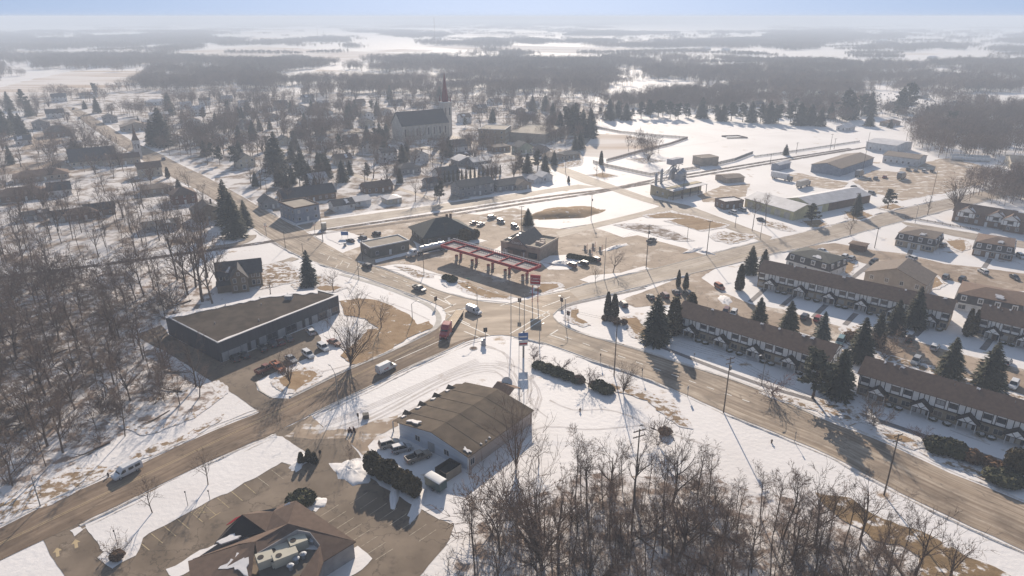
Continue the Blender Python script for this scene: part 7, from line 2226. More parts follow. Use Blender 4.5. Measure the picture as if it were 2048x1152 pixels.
# enclosed cargo trailer beside the shed
def cargo_trailer():
    root = place_root('cargo_trailer', (872, 976), head_angle((862, 972), (884, 985)))
    gm = car_paint((.05, .09, .085))
    MB().box(-2.0, 2.0, -1.05, 1.05, .45, 2.35).build('box', gm, root)
    n = 6
    for k in range(n):
        a0, a1 = math.pi * k / n, math.pi * (k + 1) / n
    MB().extx([(math.cos(math.pi * k / 8) * 1.08, 2.35 + math.sin(math.pi * k / 8) * .28) for k in range(9)], -2.05, 2.05).build('roof', M['trim'], root)
    MB().box(2.0, 2.03, -.95, .95, .6, 2.2).build('rear_door', gm, root)
    MB().box(-3.0, -2.0, -.06, .06, .45, .55).build('tow_bar', M['tyre'], root)
    add_wheels(root, (.2,), 1.08, .33)
    tag(root, 'dark green cargo trailer with white arched roof on the snow', 'trailer')
cargo_trailer()
def enclosure():
    o, ang, L, W = frame((893, 964), (923, 944), (878, 946))
    root = empty('bin_enclosure', o, ang)
    y1 = abs(W)
    wm = plain('tan_fence_boards', (.36, .30, .23))
    n = 12
    for k in range(n):
        x = L * k / n
        MB().box(x + .01, x + L / n - .02, -.05, .05, -.05, 1.9).build('board', wm, root)
        MB().box(x + .01, x + L / n - .02, y1 - .05, y1 + .05, -.05, 1.9).build('board', M['dark_trim'], root)
    for k in range(6):
        y = .05 + (y1 - .1) * k / 6
        for x in (0, L):
            MB().box(x - .05, x + .05, y + .01, y + (y1 - .1) / 6 - .02, -.05, 1.9).build('board', M['dark_trim'], root)
    tag(root, 'tan board bin enclosure at the shed corner', 'enclosure')
    ca, sa = math.cos(ang), math.sin(ang)
    for i, x in enumerate((L * .3, L * .7)):
        y = y1 * .5
        b = empty('dumpster', (o.x + x * ca - y * sa, o.y + x * sa + y * ca, 0), ang)
        MB().box(-.85, .85, -.7, .7, .05, 1.3).build('bin', M['dark_trim'], b)
        MB().slab((-.9, -.75, 1.38), (.9, -.75, 1.38), (.9, .75, 1.5), (-.9, .75, 1.5), .07).build('lid', M['tyre'], b)
        tag(b, 'black dumpster inside the tan board enclosure', 'dumpster', 'dumpsters in the enclosure')
enclosure()
# ------------------------------------------------------------------ street furniture
def pole(base, top_y, label, arms=1, r=.16, kind='utility_pole', h=None, m='pole_wood', rz=None, transformer=False):
    g = G(*base); h = h or height_of(base, top_y)
    root = empty(kind, g, rz if rz is not None else R(25))
    MB().tube((0, 0, -.2), (0, 0, h), r, r * .62, 8).build('shaft', M[m], root)
    for k in range(arms):
        z = h - .4 - k * 1.1
        a = MB().box(-1.2, 1.2, -.07, .07, z, z + .14).build('crossarm', M[m], root)
        for x in (-1.05, -.5, .5, 1.05):
            MB().tube((x, 0, z + .14), (x, 0, z + .34), .05, .04, 6).build('insulator', M['pole_grey'], a)
    if transformer:
        MB().tube((.35, 0, h - 3.2), (.35, 0, h - 2.2), .26, .26, 10).build('transformer', M['pole_grey'], root)
    tag(root, label, 'utility pole')
    return root, g, h
UP = [
    ((1228, 751), 640, 'wooden utility pole by the bare tree at the juniper row end', 1), ((1447, 825), 715, 'wooden utility pole at the main road edge opposite the middle row', 2), ((1768, 990), 868, 'wooden utility pole where the wood meets the main road', 2), ((1262, 1075), 858, 'tall wooden pole with double crossarms inside the wood', 2),
    ((1292, 536), 450, 'utility pole on the cross road beside the wide asphalt', 1), ((1413, 510), 441, 'utility pole at the corner of the vacant lot', 1), ((1520, 480), 445, 'short utility pole at the mill street corner', 0), ((1208, 558), 475, 'slim utility pole by the station road edge', 0), ((1182, 440), 388, 'utility pole with box on the brown mound', 1), ((1043, 476), 412, 'utility pole behind the station store', 1),
    ((646, 483), 435, 'utility pole at the railway crossing kerb', 1), ((571, 496), 462, 'short pole before the railway crossing', 0), ((606, 506), 486, 'short dark post by the main road spruce', 0), ((718, 559), 520, 'pole on the snow verge opposite the olive building', 0), ((726, 521), 467, 'utility pole at the olive building corner', 1), ((848, 549), 501, 'pole on the station verge', 0), ((891, 485), 446, 'white-lamped pole behind the canopy', 1),
    ((1374, 483), 455, 'pole between the reeds and the wide asphalt', 0), ((1470, 455), 429, 'pole along the vacant lot edge', 0), ((1706, 442), 386, 'utility pole before the yellow warehouse long wall', 1), ((1855, 430), 341, 'leaning tall pole at the warehouse road', 0), ((1749, 496), 455, 'utility pole beside the dark outbuilding', 1), ((1726, 338), 264, 'very tall mast pole before the blue-grey barn', 0), ((1365, 398), 352, 'pole in front of the mill dock', 1),
    ((1022, 676), 560, 'tall dark steel pole at the junction snow corner', 0), ((1048, 714), 590, 'tall steel pole carrying the blue signs', 0), ((870, 400), 365, 'pole along the frontage street', 1), ((535, 395), 360, 'pole beside the main street houses', 1), ((210, 262), 245, 'pole on the upper main street', 1), ((340, 312), 285, 'pole beside the chapel pavement', 1), ((1131, 345), 310, 'pole on the mill street bend', 1), ((1540, 330), 308, 'pole along the railway fence', 1), ((1592, 308), 285, 'pole beside the small railway evergreen', 1), ((1668, 298), 277, 'pole at the far railway fence', 1), ((150, 560), 510, 'pole beside the railway under the trees', 1), ((1660, 300), 268, 'thin pole before the long white shed', 1),
]
TOPS = {}
for b, ty, lab, a in UP:
    rt, g, h = pole(b, ty, lab, a, .16 if a else .12, transformer=(b[0] in (1292, 1182, 1447)), m='pole_wood' if b[0] not in (1022, 1048, 1208) else 'pole_grey')
    TOPS[b] = (g.x, g.y, h)
def wires(pa, pb, label, n=3):
    a, b = Vector(TOPS[pa]), Vector(TOPS[pb])
    d = (b - a); nn = Vector((-d.y, d.x, 0)).normalized()
    mb = MB()
    for k in range(n):
        off = nn * ((k - (n - 1) / 2) * 1.0)
        prev = None
        for i in range(9):
            t = i / 8
            p = a + d * t + off + Vector((0, 0, -.1 - 1.6 * 4 * t * (1 - t) * .5))
            if prev is not None: mb.tube(prev, p, .022, .022, 3, False)
            prev = p
    o = mb.build('power_line', M['tyre'])
    tag(o, label, 'power line')
wires((1228, 751), (1447, 825), 'power lines over the main road before the middle apartment row')
wires((1447, 825), (1768, 990), 'power lines over the main road bend')
wires((1048, 714), (1228, 751), 'power lines from the sign pole along the junipers', 2)
wires((1292, 536), (1413, 510), 'power lines along the cross road by the vacant lot', 2)
wires((1022, 676), (1292, 536), 'power lines crossing the junction to the station', 2)
wires((718, 559), (571, 496), 'power lines along the main road by the spruce', 2)
def lamp(base, top_y, label, dirpx, L=2.2):
    g = G(*base); h = height_of(base, top_y)
    root = empty('street_lamp', g, head_angle(base, dirpx))
    MB().tube((0, 0, -.2), (0, 0, h * .85), .11, .08, 8).build('post', M['pole_grey'], root)
    ar = MB(); pr = Vector((0, 0, h * .85))
    for i in range(1, 6):
        t = i / 5
        q = Vector((L * t, 0, h * (.85 + .15 * math.sin(t * math.pi / 2))))
        ar.tube(pr, q, .06, .05, 6, False); pr = q
    ar.build('arm', M['pole_grey'], root)
    MB().box(L - .1, L + .6, -.15, .15, h - .12, h + .05).build('lamp_head', M['metal'], root)
    tag(root, label, 'street lamp')
lamp((677, 809), 738, 'grey street lamp with curved arm beside the side road', (655, 790), 2.6)
lamp((81, 1013), 945, 'grey street lamp at the edge of the roadside wood', (95, 1030), 2.2)
lamp((825, 640), 602, 'grey street lamp on the corner lawn', (850, 640), 1.8)
lamp((1079, 690), 650, 'grey lamp post with a box arm at the road bend', (1100, 680), 1.2)
lamp((1523, 770), 706, 'grey street lamp before the middle apartment row', (1500, 780), 2.0)
lamp((1830, 446), 409, 'grey street lamp on the warehouse road', (1815, 446), 1.6)
lamp((955, 640), 575, 'grey street lamp on the station corner', (940, 640), 2.0)
lamp((1130, 640), 592, 'grey lamp post at the apartment corner kerb', (1110, 640), 1.6)
def signal(base, top_y, label, face):
    g = G(*base); h = height_of(base, top_y)
    root = empty('traffic_light', g, head_angle(base, face))
    MB().tube((0, 0, -.2), (0, 0, h), .09, .08, 8).build('post', M['pole_grey'], root)
    for dy in (-.32, .32):
        hd = MB().box(-.17, .17, dy - .2, dy + .2, h - 1.35, h - .1).build('signal_head', M['tyre'], root)
        for k, c in enumerate(('red', 'paint_yellow', 'needle')):
            MB().tube((.17, dy, h - .33 - k * .4), (.22, dy, h - .33 - k * .4), .13, .13, 8).build('lens', M[c], hd)
    tag(root, label, 'traffic light')
signal((872, 612), 593, 'traffic light on the brown lawn corner', (900, 620))
signal((971, 680), 655, 'traffic light beside the grey control box', (960, 660))
signal((1123, 612), 595, 'traffic light on the apartment side kerb', (1100, 620))
signal((1039, 625), 596, 'traffic light on the station corner kerb', (1030, 650))
signal((1136, 640), 622, 'traffic light with a guy post at the apartment corner', (1110, 650))
def sign(base, top_y, label, w, h_, m, facing_px, posts=1, z=None, cat='sign', text=None):
    g = G(*base); h = height_of(base, top_y)
    root = empty('sign', g, head_angle(base, facing_px) + math.pi / 2)
    for k in range(posts):
        x = 0 if posts == 1 else (-w * .4 + w * .8 * k / (posts - 1))
        MB().tube((x, 0, -.15), (x, 0, h - .02), .06, .06, 6).build('post', M['pole_grey'], root)
    MB().box(-w / 2, w / 2, -.12, -.065, h - h_, h).build('board', M[m], root)
    if text: text_obj('lettering', text[0], text[1], M[text[2]], root, (0, -.14, h - h_ / 2), (R(90), 0, 0))
    tag(root, label, cat)
    return root, h
M['sign_blue'] = plain('blue_sign_face', (.08, .16, .36), .1)
M['sign_green'] = plain('green_sign_face', (.05, .20, .12), .1)
M['sign_yellow'] = plain('yellow_sign_face', (.55, .38, .05), .1)
# stacked signs on the tall steel pole
g = G(1046, 715)
ps = empty('stacked_sign', g, R(8))
MB().tube((0, 0, -.2), (0, 0, 8.0), .16, .14, 8).build('post', M['pole_grey'], ps)
MB().box(-1.3, 1.3, -.28, -.17, 5.4, 7.4).build('board', M['sign_blue'], ps)
MB().box(-1.2, 1.2, -.28, -.17, 3.6, 5.2).build('board', M['trim'], ps)
MB().box(-1.0, 1.0, -.31, -.285, 4.0, 4.5).build('stripe', M['red'], ps)
MB().box(-1.0, 1.0, -.31, -.285, 6.1, 6.5).build('stripe', M['trim'], ps)
tag(ps, 'stacked blue and white pole signs on the snowy corner', 'sign')
sign((1038, 724), 673, 'tall slim flagless mast on the snow by the blue signs', .3, .3, 'pole_grey', (1030, 760))
sign((1375, 793), 772, 'speed sign on the snow beside the main road', .75, .95, 'trim', (1340, 780))
sign((1201, 727), 707, 'brown-backed sign at the road edge by the ornamental trees', .5, .7, 'pole_wood', (1180, 720))
sign((1284, 757), 737, 'brown-backed sign at the road edge past the utility pole', .5, .7, 'pole_wood', (1262, 748))
sign((1589, 885), 863, 'slim sign on the snow before the wood', .5, .6, 'pole_grey', (1570, 880))
sign((718, 850), 826, 'small post sign on the snow by the shed drive', .5, .9, 'brown_trim', (700, 865))
sign((690, 476), 463, 'blue board sign on the snow by the railway', 3.0, 1.6, 'sign_blue', (680, 490), 2)
sign((936, 566), 556, 'small green street sign on the station verge', 1.2, .3, 'sign_green', (930, 580))
sign((1088, 478), 470, 'small blue notice by the store corner', 1.2, .8, 'sign_blue', (1080, 500))
sign((376, 1000 + 12), 1004 - 22, 'slim lamp-topped post on the snow strip', .25, .3, 'tyre', (370, 1030), 1, None, 'post')
sign((420, 1000), 980, 'slim lamp-topped post beside the hatched bay', .25, .3, 'tyre', (410, 1020), 1, None, 'post')
sign((234, 1086), 1060, 'slim post by the entrance bush', .25, .3, 'tyre', (225, 1110), 1, None, 'post')
sign((1388, 717), 706, 'small notice post on the shaded apartment lawn', .4, .4, 'pole_grey', (1380, 740))
# station price board etc.
# junction control box, manhole, markers
def boxthing(name, p, w, d, h, m, label, cat, rz=0.3, cap=None):
    root = empty(name, G(*p), rz)
    MB().box(-w / 2, w / 2, -d / 2, d / 2, -.05, h).build('cabinet', M[m], root)
    MB().box(-w / 2 - .06, w / 2 + .06, -d / 2 - .06, d / 2 + .06, h + .004, h + .08).build('top', M[cap or m], root)
    MB().box(-w / 2 - .15, w / 2 + .15, -d / 2 - .15, d / 2 + .15, -.1, .09).build('plinth', M['concrete'], root)
    tag(root, label, cat)
boxthing('control_cabinet', (967, 690), 1.1, .8, 1.6, 'metal', 'grey traffic control cabinet on the snow corner', 'cabinet')
boxthing('utility_box', (732, 836), 1.3, 1.2, 1.0, 'olive', 'square green-grey utility box on the snow by the shed drive', 'cabinet')
boxthing('utility_box', (690, 452 + 40), 1.0, .8, 1.3, 'metal', 'grey relay cabinet by the railway crossing', 'cabinet')
boxthing('signal_hut', (648, 458), 2.2, 2.0, 2.8, 'cream_wall', 'cream railway signal hut at the crossing', 'hut', .3, 'trim')
mh = empty('manhole', G(947, 697))
MB().tube((0, 0, 0), (0, 0, .12), 1.15, 1.1, 16).build('rim', M['concrete'], mh)
MB().tube((0, 0, .122), (0, 0, .15), .9, .9, 16).build('lid', M['brown_trim'], mh)
tag(mh, 'round brown manhole ring in the corner snow', 'manhole')
for i, (x, y) in enumerate(((697, 866), (700, 863), (703, 866), (707, 862), (710, 865))):
    b = empty('garden_figure', G(x, y), i * .8)
    MB().tube((0, 0, -.05), (0, 0, .8), .22, .15, 8).build('body', M['brown_trim'], b)
    MB().tube((0, 0, .8), (0, 0, 1.15), .17, .12, 8).build('head', M['red_wall'], b)
    tag(b, 'dark red figure in the small cluster by the shed drive', 'statue', 'figures by the shed drive')
for i, (x, y, lab) in enumerate(((217, 953, 'dark fire hydrant beside the passing white van'), (1543, 886, 'dark fire hydrant on the snow beside the wood'), (1160, 823, 'dark marker tub on the snow behind the shed'))):
    b = empty('hydrant', G(x, y))
    MB().tube((0, 0, -.05), (0, 0, .75), .17, .15, 8).build('barrel', M['brown_trim'], b)
    MB().tube((0, 0, .75), (0, 0, .95), .19, .05, 8).build('bonnet', M['brown_trim'], b)
    MB().tube((-.28, 0, .55), (.28, 0, .55), .08, .08, 6).build('outlet', M['brown_trim'], b)
    tag(b, lab, 'hydrant')
# person by the clipped cones
def person(p, label):
    g = G(*p)
    root = empty('person', g, R(20))
    me = bpy.data.meshes.new('body')
    vs = [(0, 0, .95), (0, 0, 1.2), (0, 0, 1.42), (0, 0, 1.52), (.0, .02, 1.66), (.18, 0, 1.42), (.24, .05, 1.12), (.22, -.1, .92), (-.18, 0, 1.42), (-.25, .03, 1.12), (-.24, -.06, .9), (.1, 0, .88), (.12, -.05, .48), (.13, .04, .08), (.13, -.14, .04), (-.1, 0, .88), (-.12, .06, .48), (-.13, .1, .08), (-.13, -.06, .04)]
    ed = [(0, 1), (1, 2), (2, 3), (3, 4), (2, 5), (5, 6), (6, 7), (2, 8), (8, 9), (9, 10), (0, 11), (11, 12), (12, 13), (13, 14), (0, 15), (15, 16), (16, 17), (17, 18)]
    me.from_pydata(vs, ed, [])
    o = bpy.data.objects.new('body', me); COL.objects.link(o); o.parent = root
    md = o.modifiers.new('skin', 'SKIN')
    rad = [.17, .18, .16, .07, .11, .08, .06, .045, .08, .06, .045, .1, .075, .055, .05, .1, .075, .055, .05]
    for i, sv in enumerate(me.skin_vertices[0].data):
        sv.radius = (rad[i] * 1.15, rad[i]); sv.use_root = (i == 0)
    o.modifiers.new('sub', 'SUBSURF').levels = 1
    me.materials.append(M['dark_trim'])
    tag(root, label, 'person')
person((641, 913), 'person in dark clothing standing at the drive corner')
# ---------------------------------------------------------------- fences round the park
M['picket'] = plain('weathered_pickets', (.24, .18, .14), rough=.95)
def fence(pts, label, h=1.6, m='pole_wood', step=3.0):
    g = [G(*p) for p in pts]
    root = empty('fence', g[0])
    c = g[0]
    pc = {}
    for a, b in zip(g[:-1], g[1:]):
        d = b - a; L = d.length; n = max(1, int(L / step)); ang = math.atan2(d.y, d.x); s = L / n
        k = round(s, 2)
        bd = MB()
        for q in range(7): bd.box(.1 + (s - .2) * q / 7, .1 + (s - .2) * (q + .62) / 7, -.03, .03, .12, h)
        po = MB().box(-.07, .07, -.07, .07, -.1, h + .15)
        bm = bpy.data.meshes.new('panel'); bm.from_pydata(bd.v, [], bd.f); bm.materials.append(M['picket'] if m == 'pole_wood' else M[m])
        pm = bpy.data.meshes.new('post'); pm.from_pydata(po.v, [], po.f); pm.materials.append(M['pole_wood'])
        for i in range(n):
            p = a + d * (i / n) - c
            for nm, me in (('panel', bm), ('post', pm)):
                o = bpy.data.objects.new(nm, me); COL.objects.link(o); o.parent = root; o.location = (p.x, p.y, 0); o.rotation_euler = (0, 0, ang)
    tag(root, label, 'fence')
fence([(1188, 256), (1240, 266), (1310, 273), (1375, 278)], 'weathered fence along the back of the brown park lawn', 1.8)
fence([(1375, 278), (1340, 290), (1280, 305), (1212, 324)], 'weathered fence crossing the snowy park diagonally', 1.8)
fence([(1186, 326), (1215, 334), (1300, 352), (1350, 345), (1400, 337)], 'weathered fence between the park and the railway', 1.8)
fence([(1436, 330), (1470, 322), (1506, 308)], 'open grey fence beside the railway cars', 2.0, 'pole_grey')
fence([(1508, 315), (1560, 308), (1640, 296), (1720, 284)], 'wire fence line with weeds beside the railway', 1.2, 'pole_grey', 6)
fence([(1810, 436), (1900, 452), (1960, 462)], 'low rail fence along the apartment street', .9)
# ball field pieces, graves, bales
dug = empty('dugout', G(1470, 276))
for a, b in (((-7, -3), (9, -1)), ((9, -1), (5, 9)), ((5, 9), (-8, 7)), ((-8, 7), (-6, 3))):
    MB().tube((a[0], a[1], .5), (b[0], b[1], .5), .45, .45, 4).build('bench_side', M['brown_trim'], dug)
tag(dug, 'open rectangular plank enclosure on the ball field snow', 'enclosure')
rg = random.Random(4)
gm_ = MB().box(-.45, .45, -.15, .15, -.05, .9).box(-.55, .55, -.25, .25, -.06, .12)
gme = bpy.data.meshes.new('gravestone'); gme.from_pydata(gm_.v, [], gm_.f); gme.materials.append(M['pole_grey'])
for q in scatter([(1748, 186), (1868, 186), (1878, 232), (1750, 228)], 110, rg, 5):
    o = bpy.data.objects.new('gravestone', gme); COL.objects.link(o); o.location = (q[0], q[1], 0); o.rotation_euler = (0, 0, rg.uniform(-.1, .1)); o.scale = (rg.uniform(1.0, 1.7), 1.2, rg.uniform(.9, 1.7))
    tag(o, 'grey gravestone on the snowy churchyard slope', 'gravestone', 'gravestones in the churchyard')
bm_ = MB()
n = 10
bm_.extx([(math.cos(2 * math.pi * k / n) * .8, .8 + math.sin(2 * math.pi * k / n) * .8) for k in range(n)], -.9, .9)
bme = bpy.data.meshes.new('hay_bale'); bme.from_pydata(bm_.v, [], bm_.f); bme.materials.append(M['trim'])
for i in range(22):
    x = 1905 + (i % 11) * 6.8; y = 320 - (i // 11) * 5 + (i % 11) * .4
    gq = G(x, y)
    o = bpy.data.objects.new('wrapped_bale', bme); COL.objects.link(o); o.location = (gq.x, gq.y, 0); o.rotation_euler = (0, 0, rg.uniform(-.2, .2)); o.scale = (1.6, 1.6, 1.6)
    tag(o, 'white wrapped bale in the row before the brown wood', 'bale', 'wrapped bales before the wood')
# radio masts on the far fields
def mast(base, top_y, label):
    g = G(*base); h = height_of(base, top_y)
    h = h if h < 59 else min(84.0, (base[1] - top_y) / (base[1] - 33.0) * CAM_H)
    root = empty('radio_mast', g)
    mb = MB()
    for k in range(3):
        a = 2 * math.pi * k / 3
        MB().tube((math.cos(a) * .9, math.sin(a) * .9, 0), (math.cos(a) * .5, math.sin(a) * .5, h), .3, .3, 4).build('leg', M['pole_grey'], root)
    z = 0
    while z < h:
        mb.tube((.7, 0, z), (-.5, .6, z + 4), .14, .14, 3).tube((-.5, .6, z), (-.5, -.6, z + 4), .14, .14, 3)
        z += 4
    mb.build('lattice', M['pole_grey'], root)
    tag(root, label, 'radio mast')
mast((870, 92), 36, 'tallest lattice radio mast on the far snowy hill')
mast((636, 80), 57, 'slim radio mast beyond the far tree line')
mast((649, 82), 62, 'shorter radio mast beside the slim far mast')
mast((978, 100), 78, 'short pylon beside the far snow field')
# crossing signals
for p, ty, lab in (((533, 472), 447, 'railway crossing signal on the snow side of the tracks'), ((630, 466), 444, 'railway crossing signal by the signal hut')):
    g = G(*p); h = height_of(p, ty)
    rt = empty('crossing_signal', g, R(30))
    MB().tube((0, 0, -.1), (0, 0, h), .1, .1, 8).build('post', M['pole_grey'], rt)
    for s in (-1, 1):
        b = MB().box(-.8, .8, -.06 - .03 * s, -.03 - .03 * s, -.11, .11).build('crossbuck', M['trim'], rt); b.location = (0, -.1, h - .4); b.rotation_euler = (0, s * R(45), 0)
        MB().tube((s * .45, -.18, h - 1.3), (s * .45, -.05, h - 1.3), .2, .2, 10).build('lamp', M['tail'], rt)
    tag(rt, lab, 'crossing signal')
# mound beside the lot road
mv, mf = [], []
c = G(1130, 427)
nx, ny = 26, 14
for j in range(ny):
    for i in range(nx):
        u, v = i / (nx - 1) * 2 - 1, j / (ny - 1) * 2 - 1
        r2 = (u * u + v * v) * (1.25 + .9 * noise.noise(Vector((u * 1.7, v * 1.7, 7)))) + .25 * noise.noise(Vector((u * 6, v * 6, 2)))
        hgt = max(0, (1 - r2)) ** 1.2 * 2.2 * (1 + .35 * noise.noise(Vector((u * 2, v * 2, 1))))
        mv.append((u * 21 + v * 3, v * 11 + u * 4, hgt - .05))
for j in range(ny - 1):
    for i in range(nx - 1):
        a = j * nx + i
        mf.append((a, a + 1, a + nx + 1, a + nx))
mo = mobj('grassy_mound', mv, mf, M['grass'], smooth=True); mo.location = (c.x, c.y, 0); mo['kind'] = 'structure'
# snow heaps left by the plough
def heap(p, rx, ry, h, seed):
    rng = random.Random(seed)
    v, f = [], []
    n, k = 26, 7
    for i in range(k + 1):
        t = i / k
        for j in range(n):
            a = 2 * math.pi * j / n
            rr = t * (1 + .55 * noise.noise(Vector((math.cos(a) * 2 + seed, math.sin(a) * 2, t * 2))))
            x, y = rr * rx * math.cos(a), rr * ry * math.sin(a)
            v.append((x, y, h * max(0, 1 - t ** 1.6) * (1 + .9 * noise.noise(Vector((x * 1.7, y * 1.7, seed)))) - (.05 if i == k else 0)))
    for i in range(k):
        for j in range(n):
            a = i * n + j; b = i * n + (j + 1) % n
            f.append((a, a + n, b + n, b))
    o = mobj('snow_heap', v, f, M['snow'], smooth=True); g = G(*p); o.location = (g.x, g.y, .08); o['kind'] = 'structure'
    o.rotation_euler = (0, 0, rng.uniform(0, 3))
for i, (p, rx, ry, h) in enumerate((((706, 943), 5.0, 3.2, .45), ((628, 1008), 2.4, 1.6, .3), ((1125, 528), 7, 3, .8), ((1388, 500), 6, 1.4, .5), ((1230, 495), 7, 1.6, .5), ((890, 566), 5, 1.6, .4), ((1412, 505), 4, 1, .5), ((1870, 505), 3, 1.6, .5), ((1730, 708), 4, 2, .5), ((835, 1010), 5, 1.0, .4), ((790, 985), 5, .9, .4), ((600, 925), 3, 1.5, .4), ((1450, 600), 4, 2, .5))):
    heap(p, rx, ry, h, i)
# ------------------------------------------------------------------ distant woods
def twig_ball(mb, rng, c, rx, rz, n, s):
    for _ in range(n):
        v = rvec(rng)
        p = c + Vector((v.x * rx, v.y * rx, v.z * rz)) * rng.uniform(.45, 1)
        d = (v + Vector((0, 0, .8)) + rvec(rng) * .5).normalized()
        o = d.orthogonal().normalized()
        o.rotate(Matrix.Rotation(rng.uniform(0, 6.28), 3, d))
        L = s * rng.uniform(.7, 1.5)
        w = s * .085
        mb.add([p - o * w, p + o * w, p + d * L], [(0, 1, 2)])
def clump(seed, size, n, twigs, hmin=8, hmax=15, con=.0, tw=1.6):
    rng = random.Random(seed)
    B, E = MB(), MB()
    for _ in range(n):
        x, y = rng.uniform(-size / 2, size / 2), rng.uniform(-size / 2, size / 2)
        h = rng.uniform(hmin, hmax)
        if rng.random() < con:
            h *= .8; r = h * rng.uniform(.13, .19)
            for k in range(26):
                t = rng.random() ** .8
                a = rng.uniform(0, 6.28); rr = r * (1 - t) + .2
                p = Vector((x + math.cos(a) * rr, y + math.sin(a) * rr, .6 + h * t * .9))
                c = Vector((x, y, .6 + h * min(1, t + .16)))
                s = Vector((-math.sin(a), math.cos(a), 0)) * (rr * .5 + .25)
                E.add([p - s, p + s, c], [(0, 1, 2)])
            continue
        r = h * rng.uniform(.2, .34)
        B.tube((x, y, 0), (x + rng.uniform(-.6, .6), y + rng.uniform(-.6, .6), h * .72), .17, .06, 3, False)
        for _ in range(4):
            a = rng.uniform(0, 6.28); z = h * rng.uniform(.3, .55)
            B.tube((x, y, z), (x + math.cos(a) * r * .8, y + math.sin(a) * r * .8, z + h * rng.uniform(.2, .4)), .1, .03, 3, False)
        twig_ball(B, rng, Vector((x, y, h * .66)), r, h * .34, twigs, tw)
    me = bpy.data.meshes.new('clump')
    nb = len(B.f)
    off = len(B.v)
    me.from_pydata(B.v + E.v, [], B.f + [tuple(i + off for i in f) for f in E.f])
    me.materials.append(M['twig']); me.materials.append(M['needle'])
    me.polygons.foreach_set('material_index', [0] * nb + [1] * len(E.f))
    o = bpy.data.objects.new('woodland_clump', me)
    return o
CL_NEAR = [clump(1 + i, 26, 11, 110, 8, 15, .025, 1.5) for i in range(3)]
CL_MID = [clump(11 + i, 42, 24, 42, 7, 14, .04, 2.2) for i in range(3)]
CL_FAR = [clump(21 + i, 150, 110, 14, 8, 15, .05, 4.0) for i in range(2)]

def gn_scatter(name, pts, src, label, smin=.8, smax=1.25):
    """one 'stuff' object: clumps of trees instanced on its points"""
    me = bpy.data.meshes.new(name)
    me.from_pydata([(p[0], p[1], 0) for p in pts], [], [])
    o = bpy.data.objects.new(name, me)
    COL.objects.link(o)
    ng = bpy.data.node_groups.new(name, 'GeometryNodeTree')
    ng.interface.new_socket('Geometry', in_out='INPUT', socket_type='NodeSocketGeometry')
    ng.interface.new_socket('Geometry', in_out='OUTPUT', socket_type='NodeSocketGeometry')
    N = ng.nodes
    gi, go = N.new('NodeGroupInput'), N.new('NodeGroupOutput')
    m2p = N.new('GeometryNodeMeshToPoints')
    iop = N.new('GeometryNodeInstanceOnPoints')
    oi = N.new('GeometryNodeObjectInfo'); oi.inputs['Object'].default_value = src; oi.inputs['As Instance'].default_value = True
    rr = N.new('FunctionNodeRandomValue'); rr.data_type = 'FLOAT_VECTOR'
    rr.inputs[0].default_value = (0, 0, 0); rr.inputs[1].default_value = (0, 0, 6.283)
    rs = N.new('FunctionNodeRandomValue'); rs.data_type = 'FLOAT'
    rs.inputs[2].default_value = smin; rs.inputs[3].default_value = smax
    L = ng.links
    L.new(gi.outputs[0], m2p.inputs[0]); L.new(m2p.outputs[0], iop.inputs['Points'])
    L.new(oi.outputs['Geometry'], iop.inputs['Instance'])
    L.new(rr.outputs[0], iop.inputs['Rotation']); L.new(rs.outputs[1], iop.inputs['Scale'])
    L.new(iop.outputs[0], go.inputs[0])
    md = o.modifiers.new('scatter', 'NODES'); md.node_group = ng
    tag(o, label, 'woodland', kind='stuff')
    return o
CLEAR = [
    [(320, 108), (420, 95), (520, 90), (640, 98), (760, 98), (840, 108), (930, 112), (760, 121), (700, 127), (500, 127), (380, 120)],
    [(690, 78), (760, 68), (820, 80), (850, 90), (900, 92), (1040, 97), (1060, 104), (900, 105), (760, 101), (700, 94)],
    [(410, 72), (520, 60), (600, 56), (655, 62), (760, 68), (700, 78), (560, 80), (430, 80)],
    [(540, 152), (640, 135), (760, 145), (910, 151), (890, 162), (700, 163), (560, 168)],
    [(-60, 175), (110, 138), (295, 138), (303, 155), (270, 178), (150, 194), (-60, 215)],
    [(306, 178), (325, 146), (355, 148), (348, 170)],
    [(1010, 84), (1130, 93), (1300, 97), (1440, 96), (1545, 104), (1545, 113), (1300, 110), (1150, 116), (1010, 106)],
    [(1545, 104), (1640, 96), (1660, 88), (1755, 86), (1745, 95), (1690, 110), (1775, 116), (1775, 126), (1620, 121), (1545, 113)],
    [(1820, 101), (1990, 103), (2100, 110), (2100, 118), (1900, 120), (1800, 127)],
    [(1228, 138), (1290, 138), (1318, 168), (1240, 170)], [(1225, 178), (1385, 164), (1385, 184), (1260, 194)],
    [(1180, 262), (1190, 232), (1300, 228), (1550, 236), (1700, 250), (1790, 256), (1850, 270), (2100, 280), (2100, 420), (1560, 440), (1350, 430), (1180, 330)],
    [(1740, 183), (1870, 183), (1880, 236), (1745, 232)],
    [(-60, 52), (48, 53), (45, 66), (-60, 68)], [(60, 73), (160, 71), (160, 80), (60, 81)], [(1240, 52), (1550, 50), (1550, 64), (1240, 65)], [(1570, 48), (1780, 46), (1780, 55), (1570, 56)],
    [(220, 100), (330, 95), (330, 102), (220, 104)], [(260, 60), (420, 55), (420, 62), (260, 64)], [(900, 70), (1010, 74), (1000, 80), (900, 78)],
    [(-80, 200), (110, 195), (240, 310), (-80, 330)],
    [(100, 210), (320, 300), (1160, 340), (1200, 200), (550, 185), (330, 190)],
]
RF = random.Random(77)
